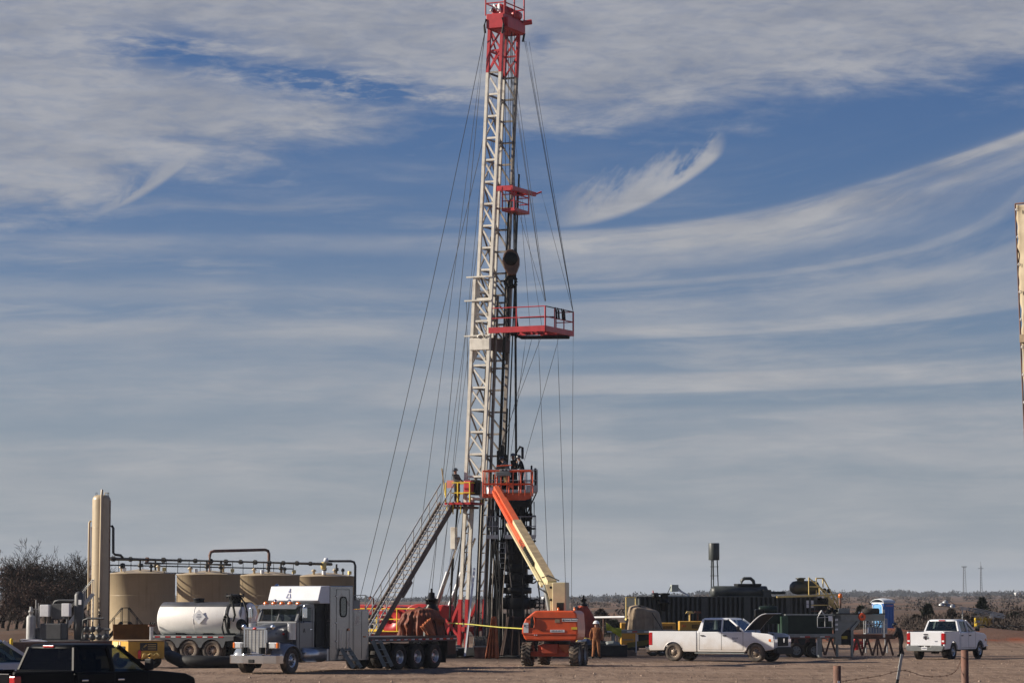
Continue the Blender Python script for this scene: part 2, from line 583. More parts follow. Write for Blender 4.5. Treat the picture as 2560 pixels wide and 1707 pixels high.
m_glass = glass_mat('tinted window glass', (0.22, 0.27, 0.25))
m_glasslight = glass_mat('window glass', (0.62, 0.72, 0.68))
m_glassdark = glass_mat('dark privacy glass', (0.05, 0.055, 0.055), 0.22)
m_lampred = mat('red lamp lens', (0.42, 0.01, 0.012), 0.2, var=0.1, coat=0.5)
m_lamporange = mat('amber lamp lens', (0.7, 0.16, 0.015), 0.25, var=0.1, coat=0.5)
m_lampclear = mat('clear lamp lens', (0.75, 0.76, 0.76), 0.12, metal=0.5, var=0.1, coat=0.6)
m_yellow = mat('yellow rail paint', (0.72, 0.50, 0.03), 0.45, var=0.12, dirt=0.15, dirt_col=(0.2, 0.13, 0.05))
m_paleyellow = mat('pale yellow paint', (0.74, 0.56, 0.20), 0.5, var=0.1, dirt=0.15, dirt_col=(0.25, 0.18, 0.08))
m_catyellow = mat('machine yellow paint', (0.52, 0.29, 0.035), 0.5, var=0.12, dirt=0.25, dirt_col=(0.25, 0.15, 0.06), dirt_scale=2.0)
m_orange = mat('orange lift paint', (0.66, 0.085, 0.016), 0.42, var=0.10, dirt=0.12, dirt_col=(0.42, 0.12, 0.05), dirt_scale=2.0, coat=0.2)
m_orangedirty = mat('worn orange paint', (0.58, 0.10, 0.03), 0.5, var=0.15, dirt=0.4, dirt_col=(0.25, 0.09, 0.04), dirt_scale=2.5)
m_cream = mat('cream boom paint', (0.58, 0.51, 0.31), 0.45, var=0.08, dirt=0.14, dirt_col=(0.32, 0.25, 0.13), dirt_scale=2.5)
m_creamdirty = mat('mud caked cream paint', (0.34, 0.26, 0.15), 0.85, var=0.3, dirt=0.6, dirt_col=(0.15, 0.11, 0.07), dirt_scale=5.0, bump=0.4)
m_green = mat('dark green paint', (0.016, 0.028, 0.023), 0.42, var=0.2, dirt=0.12, dirt_col=(0.05, 0.055, 0.05), spec=0.18)
m_tankgreen = mat('green black tank paint', (0.045, 0.052, 0.050), 0.45, var=0.25, dirt=0.25, dirt_col=(0.09, 0.085, 0.075), streak=0.3, streak_col=(0.02, 0.02, 0.018), spec=0.4)
m_graygreen = mat('grey trailer paint', (0.19, 0.21, 0.205), 0.5, var=0.12, dirt=0.2, dirt_col=(0.10, 0.09, 0.075))
m_tarporange = mat('orange tarpaulin', (0.38, 0.10, 0.03), 0.72, var=0.25, dirt=0.3, dirt_col=(0.15, 0.05, 0.025), dirt_scale=1.5)
m_tarpbrown = mat('brown tarpaulin', (0.030, 0.016, 0.012), 0.8, var=0.35, dirt=0.3, dirt_col=(0.02, 0.014, 0.012), spec=0.18)
m_tarptan = mat('tan canvas', (0.30, 0.225, 0.15), 0.85, var=0.2, dirt=0.35, dirt_col=(0.13, 0.095, 0.065), dirt_scale=2.0, bump=0.2)
m_canvas = mat('beige canvas sheet', (0.40, 0.33, 0.225), 0.8, var=0.1, dirt=0.2, dirt_col=(0.4, 0.31, 0.2), bump=0.1)
m_plate = mat('white sign plate', (0.75, 0.76, 0.77), 0.4, var=0.05)
m_ink = mat('black ink', (0.015, 0.015, 0.016), 0.5)
m_grayink = mat('grey ink', (0.16, 0.18, 0.24), 0.5)
m_tapewhite = mat('white reflective tape', (0.6, 0.6, 0.58), 0.4, var=0.15)
m_skin = mat('skin', (0.45, 0.27, 0.19), 0.6)
m_hatwhite = mat('white hard hat', (0.72, 0.74, 0.76), 0.3)
m_hatdark = mat('dark hard hat', (0.045, 0.055, 0.07), 0.25)
m_wood = mat('weathered timber', (0.20, 0.13, 0.085), 0.85, var=0.3, dirt=0.3)

# ------------------------------------------------------------------ ground
def sstep(a, b, x):
    t = max(0.0, min(1.0, (x - a) / (b - a)))
    return t * t * (3 - 2 * t)


def hash2(i, j, s=0):
    n = math.sin(i * 127.1 + j * 311.7 + s * 74.7) * 43758.5453
    return n - math.floor(n)


def vnoise(x, y, s=0):
    i, j = math.floor(x), math.floor(y)
    u, v = x - i, y - j
    u, v = u * u * (3 - 2 * u), v * v * (3 - 2 * v)
    a = hash2(i, j, s) * (1 - u) + hash2(i + 1, j, s) * u
    b = hash2(i, j + 1, s) * (1 - u) + hash2(i + 1, j + 1, s) * u
    return a * (1 - v) + b * v


def ground_z(x, y):
    z = 1.45 * (1 - sstep(8, 78, y))                         # the photographer's bank
    if 78 < y < 200:
        z += 0.05 * (vnoise(x * 0.16, y * 0.35, 1) - 0.5) + 0.05 * (vnoise(x * 0.5, y * 0.9, 2) - 0.5) - 0.03 * math.exp(-((y - 116 - 3 * vnoise(x * .06, 0, 9)) / .5) ** 2) - 0.03 * math.exp(-((y - 118.4 - 3 * vnoise(x * .06, 0, 9)) / .5) ** 2)
    # raised red-earth margin behind the pad, right and left
    right = sstep(17, 20, x) * sstep(186, 194, y)
    left = sstep(-29.5, -33, x) * sstep(200, 206, y)
    edge = max(right, left)
    z += edge * (0.60 + 0.35 * (vnoise(x * 0.5, y * 0.5, 3) - 0.5) + 0.2 * (vnoise(x * 1.7, y * 1.3, 13) - 0.5))
    z += 0.55 * edge * math.exp(-((y - 196 - 1.5 * vnoise(x * 0.2, 0, 5)) / 3.0) ** 2) * vnoise(x * 0.45, y * 0.2, 4)
    # far country: gentle swells climbing to a low ridge
    if y > 215:
        r = x / y
        tt = [(215, 0.0), (300, .1), (420, .32), (700, .28), (1000, .72), (1500, 1.5), (2200, 2.9), (2900, 4.4), (3600, 1.0), (9000, -40.0)]
        for (ya, za), (yb, zb) in zip(tt[:-1], tt[1:]):
            if ya <= y <= yb:
                u = (y - ya) / (yb - ya)
                rise = za + (zb - za) * u
                break
        else:
            rise = -40.0
        z += rise * (1.0 if rise < 0 else 1 - 1.05 * (1 - sstep(.03, .10, r)) + .5 * sstep(-.1, -.15, r))
        z += (vnoise(r * 16 + 3, y / 330.0, 6) - .5) * .9 * sstep(260, 600, y) * (y / 1000.0) ** .8
    return z


def ground_material():
    m = bpy.data.materials.new('gravel pad and country')
    m.use_nodes = True
    t = m.node_tree
    bs = t.nodes['Principled BSDF']
    k = NT(t)
    geo = k.n('ShaderNodeNewGeometry')
    pos = geo.outputs['Position']
    sp = k.n('ShaderNodeSeparateXYZ')
    t.links.new(pos, sp.inputs[0])
    x, y, z = sp.outputs
    # packed gravel with wheel tracks running across
    big = k.noise(k.vec(k.m('MULTIPLY', x, 0.09), k.m('MULTIPLY', y, 0.16), 0.0), 1.0, 5.0, 0.6)
    trk = k.noise(k.vec(k.m('MULTIPLY', x, 0.12), k.m('MULTIPLY', y, 0.55), 4.0), 1.0, 6.0, 0.62, 0.6)
    fine = k.noise(pos, 6.0, 5.0, 0.7)
    peb = k.n('ShaderNodeTexVoronoi')
    t.links.new(pos, peb.inputs['Vector'])
    peb.inputs['Scale'].default_value = 9.0
    c = k.mix(k.ss(big, 0.3, 0.7), (0.180, 0.118, 0.080, 1), (0.27, 0.19, 0.135, 1))
    c = k.mix(k.m('MULTIPLY', k.ss(trk, 0.52, 0.72), 0.7), c, (0.105, 0.060, 0.040, 1))
    c = k.mix(k.m('MULTIPLY', k.ss(trk, 0.42, 0.28), 0.5), c, (0.46, 0.37, 0.30, 1))
    fleck = k.noise(k.vec(k.m('MULTIPLY', x, 2.4), k.m('MULTIPLY', y, 0.22), 8.0), 1.0, 6.0, 0.72)
    fleck2 = k.noise(k.vec(k.m('MULTIPLY', x, 0.7), k.m('MULTIPLY', y, 0.35), 5.0), 1.0, 6.0, 0.7, 0.8)
    c = k.mix(k.m('MULTIPLY', k.ss(fleck, 0.50, 0.64), 0.85), c, (0.095, 0.060, 0.042, 1))
    c = k.mix(k.m('MULTIPLY', k.ss(fleck, 0.44, 0.32), 0.45), c, (0.46, 0.36, 0.28, 1))
    c = k.mix(k.m('MULTIPLY', k.ss(fleck2, 0.52, 0.66), 0.7), c, (0.10, 0.062, 0.043, 1))
    c = k.mix(k.m('MULTIPLY', k.ss(fine, 0.35, 0.75), 0.35), c, (0.20, 0.135, 0.10, 1))
    c = k.mix(k.m('MULTIPLY', k.ss(peb.outputs['Distance'], 0.28, 0.05), 0.35), c, (0.46, 0.39, 0.33, 1))
    # oily damp ground around the well, with machine shadows darkened into the same patch
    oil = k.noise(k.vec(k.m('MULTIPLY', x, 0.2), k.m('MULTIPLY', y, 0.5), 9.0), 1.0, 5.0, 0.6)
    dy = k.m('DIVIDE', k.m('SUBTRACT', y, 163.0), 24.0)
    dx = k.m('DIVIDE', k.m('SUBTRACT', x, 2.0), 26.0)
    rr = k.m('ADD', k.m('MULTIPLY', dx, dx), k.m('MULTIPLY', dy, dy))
    wet_shade = k.m('MULTIPLY', k.ss(k.m('ADD', rr, oil), 1.5, 0.75), 0.85)
    c = k.mix(wet_shade, c, (0.060, 0.042, 0.032, 1))
    # red earth on the margin
    e = k.noise(pos, 0.7, 6.0, 0.6)
    red = k.mix(k.ss(e, .35, .65), (0.20, 0.055, 0.024, 1), (0.33, 0.105, 0.05, 1))
    e2 = k.noise(pos, 0.35, 5.0, 0.6)
    red = k.mix(k.m('MULTIPLY', k.ss(e2, .38, .52), .9), red, (0.10, 0.062, 0.045, 1))
    up = k.m('MULTIPLY', k.m('MULTIPLY', k.ss(z, 0.10, 0.40), k.ss(y, 150.0, 186.0)), k.ss(k.m('ADD', y, k.m('MULTIPLY', e, 14.0)), 210.0, 204.0))
    c = k.mix(up, c, red)
    # beyond: winter pasture, scrub, ploughed strips
    f1 = k.noise(k.vec(k.m('MULTIPLY', x, 0.006), k.m('MULTIPLY', y, 0.0045), 2.0), 1.0, 6.0, 0.6)
    f2 = k.noise(k.vec(k.m('MULTIPLY', x, 0.05), k.m('MULTIPLY', y, 0.012), 6.0), 1.0, 7.0, 0.7)
    past = k.mix(k.ss(f1, 0.40, 0.60), (0.075, 0.052, 0.038, 1), (0.15, 0.085, 0.052, 1))
    past = k.mix(k.m('MULTIPLY', k.ss(f2, 0.46, 0.62), 0.6), past, (0.06, 0.048, 0.040, 1))
    far = k.ss(k.m('ADD', y, k.m('MULTIPLY', e, 14.0)), 203.0, 209.0)
    c = k.mix(far, c, past)
    t.links.new(c, bs.inputs['Base Color'])
    k.put(bs.inputs['Roughness'], k.m('SUBTRACT', 0.95, k.m('MULTIPLY', wet_shade, 0.45)))
    bs.inputs['Specular IOR Level'].default_value = 0.25
    bp = k.n('ShaderNodeBump')
    bp.inputs['Strength'].default_value = 0.9
    bp.inputs['Distance'].default_value = 0.10
    hgt = k.m('ADD', k.m('MULTIPLY', fine, 0.5), k.m('ADD', k.m('MULTIPLY', trk, 1.4), k.m('MULTIPLY', peb.outputs['Distance'], -0.25)))
    t.links.new(hgt, bp.inputs['Height'])
    t.links.new(bp.outputs[0], bs.inputs['Normal'])
    return m


def build_ground():
    ys = [-60, -20, 0]
    while ys[-1] < 90:
        ys.append(ys[-1] + 6)
    while ys[-1] < 215:
        ys.append(ys[-1] + 0.5)
    while ys[-1] < 9000:
        ys.append(ys[-1] * 1.045)
    nx = 150
    v, f = [], []
    for y in ys:
        half = 40 + max(y, 0) * 0.21 if y < 215 else 40 + max(y, 0) * 0.36
        for i in range(nx + 1):
            x = (i / nx * 2 - 1) * half
            v.append((x, y, ground_z(x, y)))
    for j in range(len(ys) - 1):
        for i in range(nx):
            a = j * (nx + 1) + i
            f.append((a, a + 1, a + nx + 2, a + nx + 1))
    mb = MB()
    mb.add(v, f, True)
    ob = mb.build('ground', ground_material())
    tag(ob, kind='structure')
    return ob


ground = build_ground()


# ------------------------------------------------------------------ plants
m_bark = mat('grey brown bark', (0.040, 0.032, 0.027), 0.95, var=0.3, spec=0.1)
m_deadleaf = mat('dry russet oak leaves', (0.060, 0.028, 0.018), 0.85, var=0.5)
m_cedar = mat('dark cedar foliage', (0.022, 0.028, 0.016), 0.9, var=0.4)
m_scrub = mat('bare winter scrub', (0.060, 0.044, 0.036), 0.95, var=0.4, scale=0.2)
m_farwood = mat('distant winter woodland', (0.022, 0.022, 0.025), 0.95, var=0.4, scale=0.02)
m_grass = mat('dead grass', (0.20, 0.14, 0.085), 0.95, var=0.3)


def bare_tree(name, label, loc, height, seed, leaves=0, group=None, levels=6, spread=0.55):
    rg = random.Random(seed)
    t = thing(name, label, 'tree', loc, rg.uniform(0, 6.28), group)
    wood, twig, leaf = MB(), MB(), MB()
    tips = []

    def grow(p, d, ln, r, lv):
        seg = 3 if lv > 1 else 2
        pts, rs = [p], [r]
        for s in range(seg):
            d = (d + Vector((rg.gauss(0, .16), rg.gauss(0, .16), rg.gauss(0.03, .1)))).normalized()
            p = p + d * (ln / seg)
            pts.append(p)
            rs.append(r * (1 - 0.45 * (s + 1) / seg))
        (wood if lv >= levels - 1 else twig).path(pts, rs, 5 if lv >= levels - 1 else 3, caps=False)
        if lv <= 2:
            tips.extend(pts[1:])
        if lv == 0:
            return
        nb = rg.choice((3, 3, 4) if lv < 4 else (2, 3, 3)) if lv < levels else rg.choice((4, 5))
        for b in range(nb):
            at_ = pts[-1] if b == 0 else pts[rg.randint(1, len(pts) - 1)]
            ax = Vector((rg.gauss(0, 1), rg.gauss(0, 1), rg.gauss(0, .6)))
            nd = (d + ax.normalized() * (spread * rg.uniform(0.7, 1.5))).normalized()
            if nd.z < -0.1:
                nd.z *= -0.5
            grow(at_, nd, ln * rg.uniform(0.62, 0.86), max(rs[-1] * 0.72, 0.017), lv - 1)
    grow(Vector((0, 0, -0.2)), Vector((0, 0, 1)), height * 0.26, height * 0.024, levels)
    wood.build('trunk', m_bark, t)
    twig.build('crown', m_bark, t)
    if leaves:
        for _ in range(leaves):
            c = rg.choice(tips) + Vector((rg.gauss(0, .12), rg.gauss(0, .12), rg.gauss(0, .12)))
            a, b = (Vector((rg.gauss(0, 1), rg.gauss(0, 1), rg.gauss(0, 1))).normalized() * rg.uniform(.05, .10) for _ in range(2))
            leaf.add([c, c + a, c + a + b, c + b], [(0, 1, 2, 3)])
        tag(leaf.build('leaf', m_deadleaf, t), kind='stuff')
    return t


left_trees = [
    (-8, 236, 7.2, 11, 3200, 'leafiest bare oak with russet leaves at the left edge of the picture'),
    (40, 232, 7.2, 12, 2600, 'tallest russet-leaved bare oak among the trees left of the tall vessel'),
    (78, 240, 6.8, 13, 1600, 'bare tree with sparse brown leaves behind the grey skid equipment'),
    (112, 234, 7.6, 14, 0, 'leafless tree behind the white control box of the equipment skid'),
    (150, 238, 7.9, 15, 0, 'tall leafless spreading tree with a rounded crown left of the vessel'),
    (188, 233, 8.0, 16, 0, 'leafless tree rising just left of the tall tan vessel'),
    (222, 242, 7.9, 17, 0, 'leafless tree half hidden behind the tall tan vessel'),
    (20, 228, 4.8, 18, 3600, 'low bushy oak with dense russet leaves at the red earth bank'),
    (100, 228, 4.6, 19, 2600, 'low russet-leaved thicket tree behind the skid cylinder'),
    (8, 242, 7.4, 22, 2600, 'russet-leaved oak behind the leafiest one at the left edge'),
    (60, 244, 7.6, 23, 2200, 'dense brown oak in the back row above the filter vessel'),
    (98, 245, 7.8, 24, 1400, 'back-row oak with brown leaves above the white panel boxes'),
    (128, 246, 8.0, 25, 600, 'back-row bare tree over the compressor skid'),
    (172, 247, 8.4, 26, 300, 'back-row bare tree just left of the metal stairway'),
    (204, 246, 8.3, 27, 0, 'back-row leafless tree touching the tall vessel outline'),
    (165, 229, 5.2, 21, 1500, 'short many-branched bare tree beside the metal stairway'),
]
for px, Y, h, sd, lv, lab in left_trees:
    p = on(px, Y)
    bare_tree('bare_tree', lab, (p.x, Y, ground_z(p.x, Y)), h, sd, lv, 'bare trees behind the tank battery', 6, 0.62)


def cedar(label, px, Y, h, w, seed, group):
    rg = random.Random(seed)
    p = on(px, Y)
    t = thing('cedar_bush', label, 'bush', (p.x, Y, ground_z(p.x, Y)), 0, group)
    fo = MB()
    for _ in range(1700):
        u = rg.random() ** 0.8
        rad = w * (1 - u) ** 0.7 * (0.35 + 0.65 * rg.random()) * (0.75 + 0.5 * vnoise(rg.random() * 3, u * 6, seed))
        a = rg.uniform(0, 6.283)
        rad *= 0.8 + 0.35 * math.sin(a * 3 + seed) * math.cos(u * 9)
        c = Vector((math.cos(a) * rad, math.sin(a) * rad, 0.1 + u * h))
        d1 = Vector((math.cos(a), math.sin(a), rg.uniform(.2, 1.4))).normalized() * rg.uniform(.1, .3)
        d2 = Vector((rg.gauss(0, 1), rg.gauss(0, 1), rg.gauss(0, 1))).normalized() * .07
        fo.add([c - d2, c + d2, c + d1], [(0, 1, 2)])
    fo.build('crown', m_cedar if seed % 2 else m_scrub, t)
    rod('trunk', (0, 0, -0.1), (0, 0, h * 0.7), 0.07, m_bark, t)
    return t


for i, (px, Y, h, w, lab) in enumerate([
    (2320, 214, 1.75, 0.9, 'dark cedar bush between the blue toilet and the right pickup'),
    (2378, 222, 1.5, 1.0, 'cedar bush above the roof of the rear-facing white pickup'),
    (2152, 208, 1.5, 0.9, 'brown scrub bush left of the blue portable toilet'),
    (2290, 216, 1.1, 1.2, 'low brown scrub bush right of the blue portable toilet'),
    (2455, 226, 2.1, 1.0, 'brown scrub bush behind the raised lamp arms'),
    (2500, 212, 1.3, 1.1, 'dark bush under the folded light mast at the right'),
    (2535, 216, 1.35, 1.3, 'brown scrub bush nearest the right edge of the picture'),
    (1502, 236, 2.0, 1.8, 'dark rounded bush beyond the pad behind the worker in brown'),
    (1535, 228, 1.2, 1.2, 'low dark bush beside the horizontal white pipe'),
    (2420, 206, 0.95, 1.1, 'low dark shrub behind the cab of the rear-facing pickup')]):
    cedar(lab, px, Y, h, w, 31 + i, 'bushes on the far margin of the pad')


def scrub_mass(name, rows, material, seed, size=(1.2, 2.6), tall=1.0):
    """one mesh of many small twiggy clumps: a far-off wood that reads as one mass"""
    rg = random.Random(seed)
    mb = MB()
    for (y0, y1, r0, r1, n, h0, h1) in rows:
        for _ in range(n):
            y = rg.uniform(y0, y1)
            x = rg.uniform(r0, r1) * y
            if vnoise(x / y * 40, y / 90.0, seed) < 0.30:
                continue
            h = rg.uniform(h0, h1) * (0.6 + 0.8 * vnoise(x / y * 55, y / 60.0, seed + 1))
            w = h * rg.uniform(*size) * 0.5
            z = ground_z(x, y)
            near = y < 320
            for _k in range(110 if near else 42):
                d = Vector((rg.gauss(0, 1), rg.gauss(0, 1), rg.gauss(0, 1))).normalized() * rg.random() ** .45
                q = Vector((x + d.x * w, y + d.y * w, z + h * (.45 + .5 * d.z)))
                sz = h * (rg.uniform(.04, .11) if near else rg.uniform(.10, .26))
                o1 = Vector((rg.gauss(0, .5), rg.gauss(0, .5), rg.uniform(.3, 1.3))).normalized() * sz * (2.2 if near else 1.3)
                o2 = Vector((rg.gauss(0, 1), rg.gauss(0, 1), rg.gauss(0, .5))).normalized() * sz * (.35 if near else .8)
                mb.add([q - o2, q + o2, q + o1], [(0, 1, 2)])
    return tag(mb.build(name, material), kind='stuff')


tag(scrub_mass('distant_woodland', [(2650, 2950, -.19, .19, 2800, 2.8, 5.5), (2650, 2900, .03, .10, 40, 5, 8), (2000, 2200, .04, .19, 70, 2, 4), (1900, 2200, -.19, .05, 330, 2.5, 4.5)], m_farwood, 3),
    'dark bare woodland along the far ridge')
tag(scrub_mass('scrub_belt', [(1250, 1650, -.02, .19, 230, 1.5, 3.0), (700, 950, .0, .19, 120, 1.0, 2.0), (420, 520, -.02, .19, 60, .6, 1.3), (200, 240, .09, .19, 480, .7, 1.6), (215, 250, .0, .09, 130, .4, 1.0),
                              (250, 330, -.19, .01, 160, .8, 2.0)], m_scrub, 4),
    'belts of bare brown scrub across the fields')


# loose stones and clods over the near pad
def scatter_gravel():
    rg = random.Random(77)
    mb = MB()
    for _ in range(15000):
        y = 97 + 75 * rg.random() ** 1.6
        x = rg.uniform(-.19, .19) * y
        if vnoise(x * .35, y * .8, 11) < .35:
            continue
        r = rg.uniform(.012, .035) * (2.3 if rg.random() < .05 else 1)
        z = ground_z(x, y)
        a = rg.uniform(0, 6.28)
        vs = [(x + r * math.cos(a + j * 1.57) * rg.uniform(.7, 1.5), y + r * math.sin(a + j * 1.57) * rg.uniform(.7, 1.5), z - .01) for j in range(4)]
        vs.append((x + rg.uniform(-.3, .3) * r, y + rg.uniform(-.3, .3) * r, z + r * rg.uniform(.5, 1.1)))
        mb.add(vs, [(0, 1, 4), (1, 2, 4), (2, 3, 4), (3, 0, 4)])
    ob = mb.build('gravel', mat('loose gravel stones', (.26, .19, .14), .9, var=.5, scale=.9))
    tag(ob, 'loose gravel and clods on the pad', kind='stuff')


scatter_gravel()

# ------------------------------------------------------------------ wheels
WHEEL_CACHE = {}
AXLE_Y = Matrix.Rotation(-math.pi / 2, 4, 'X')      # lathe axis Z -> +Y


def wheel(parent, loc, rad, width, rim, side, tyre_mat, rim_mat, holes=8, dual=False, deep=False, steer=0.0):
    key = (rad, width, rim, tyre_mat.name, rim_mat.name, holes, dual, deep)
    if key not in WHEEL_CACHE:
        w = width / 2
        ty = MB()
        ty.lathe([(rim, -w * .8), (rad * .80, -w), (rad * .94, -w * .95), (rad, -w * .7), (rad, w * .7), (rad * .94, w * .95), (rad * .80, w), (rim, w * .8), (rim, -w * .8)], 36, AXLE_Y)
        nl = 40
        for i in range(nl):                         # tread lugs
            a = 2 * math.pi * i / nl
            for s in (-1, 1):
                m = AXLE_Y @ Matrix.Rotation(a + s * .05, 4, 'Z')
                ty.box((rad * .998, 0, s * w * .45), (.022, rad * .10, w * .62), mat=m)
        if dual:
            off = -width - .06
            ty.lathe([(rim, off - w * .8), (rad * .94, off - w), (rad, off - w * .7), (rad, off + w * .7), (rad * .94, off + w), (rim, off + w * .8)], 30, AXLE_Y)
        rm = MB()
        if deep:                                    # dished truck wheel
            rm.lathe([(rim, w * .82), (rim * .93, w * .84), (rim * .88, w * .3), (rim * .84, -w * .25), (rim * .45, -w * .3), (rim * .43, w * .25), (rim * .32, w * .3), (.001, w * .42)], 30, AXLE_Y)
        else:
            rm.lathe([(rim, w * .82), (rim * .94, w * .84), (rim * .88, w * .45), (rim * .72, w * .58), (rim * .42, w * .62), (rim * .38, w * .75), (rim * .30, w * .86), (.001, w * .88)], 30, AXLE_Y)
        ho = MB()
        for i in range(holes):
            a = 2 * math.pi * (i + .5) / holes
            zz = -w * .24 if deep else w * .56
            rr = rim * .66
            m = AXLE_Y @ Matrix.Translation((math.cos(a) * rr, math.sin(a) * rr, zz))
            ho.lathe([(rim * .105, 0), (rim * .105, .018), (.001, .019)], 10, m)
        for i in range(8):
            a = 2 * math.pi * i / 8
            zz = -w * .26 if deep else w * .62
            m = AXLE_Y @ Matrix.Translation((math.cos(a) * rim * .34, math.sin(a) * rim * .34, zz))
            rm.lathe([(rim * .05, 0), (rim * .05, .04), (.001, .045)], 6, m, False)
        WHEEL_CACHE[key] = (ty.mesh('tyre', tyre_mat), rm.mesh('rim', rim_mat), ho.mesh('rim_hole', m_blackplastic))
    wn = node('wheel', parent)
    wn.location = loc
    wn.rotation_euler = (0, rnd.uniform(0, 6.28), 0)
    if side < 0:
        wn.rotation_euler = (0, wn.rotation_euler.y, math.pi)
    wn.rotation_euler.z += steer
    for me in WHEEL_CACHE[key]:
        ob = bpy.data.objects.new(me.name.split('.')[0], me)
        scene.collection.objects.link(ob)
        ob.parent = wn
        if me.name.startswith('rim_hole'):
            ob['kind'] = 'stuff'
    return wn


# ------------------------------------------------------------------ pickups
def arch(cx, cz, r, z0, n=10, rev=False):
    """points of a wheel-arch cut from front (larger x) to rear, starting and ending at height z0"""
    b = math.asin(max(-1, min(1, (z0 - cz) / r)))
    pts = [(cx + r * math.cos(b + (math.pi - 2 * b) * i / n), cz + r * math.sin(b + (math.pi - 2 * b) * i / n)) for i in range(n + 1)]
    return pts[::-1] if rev else pts


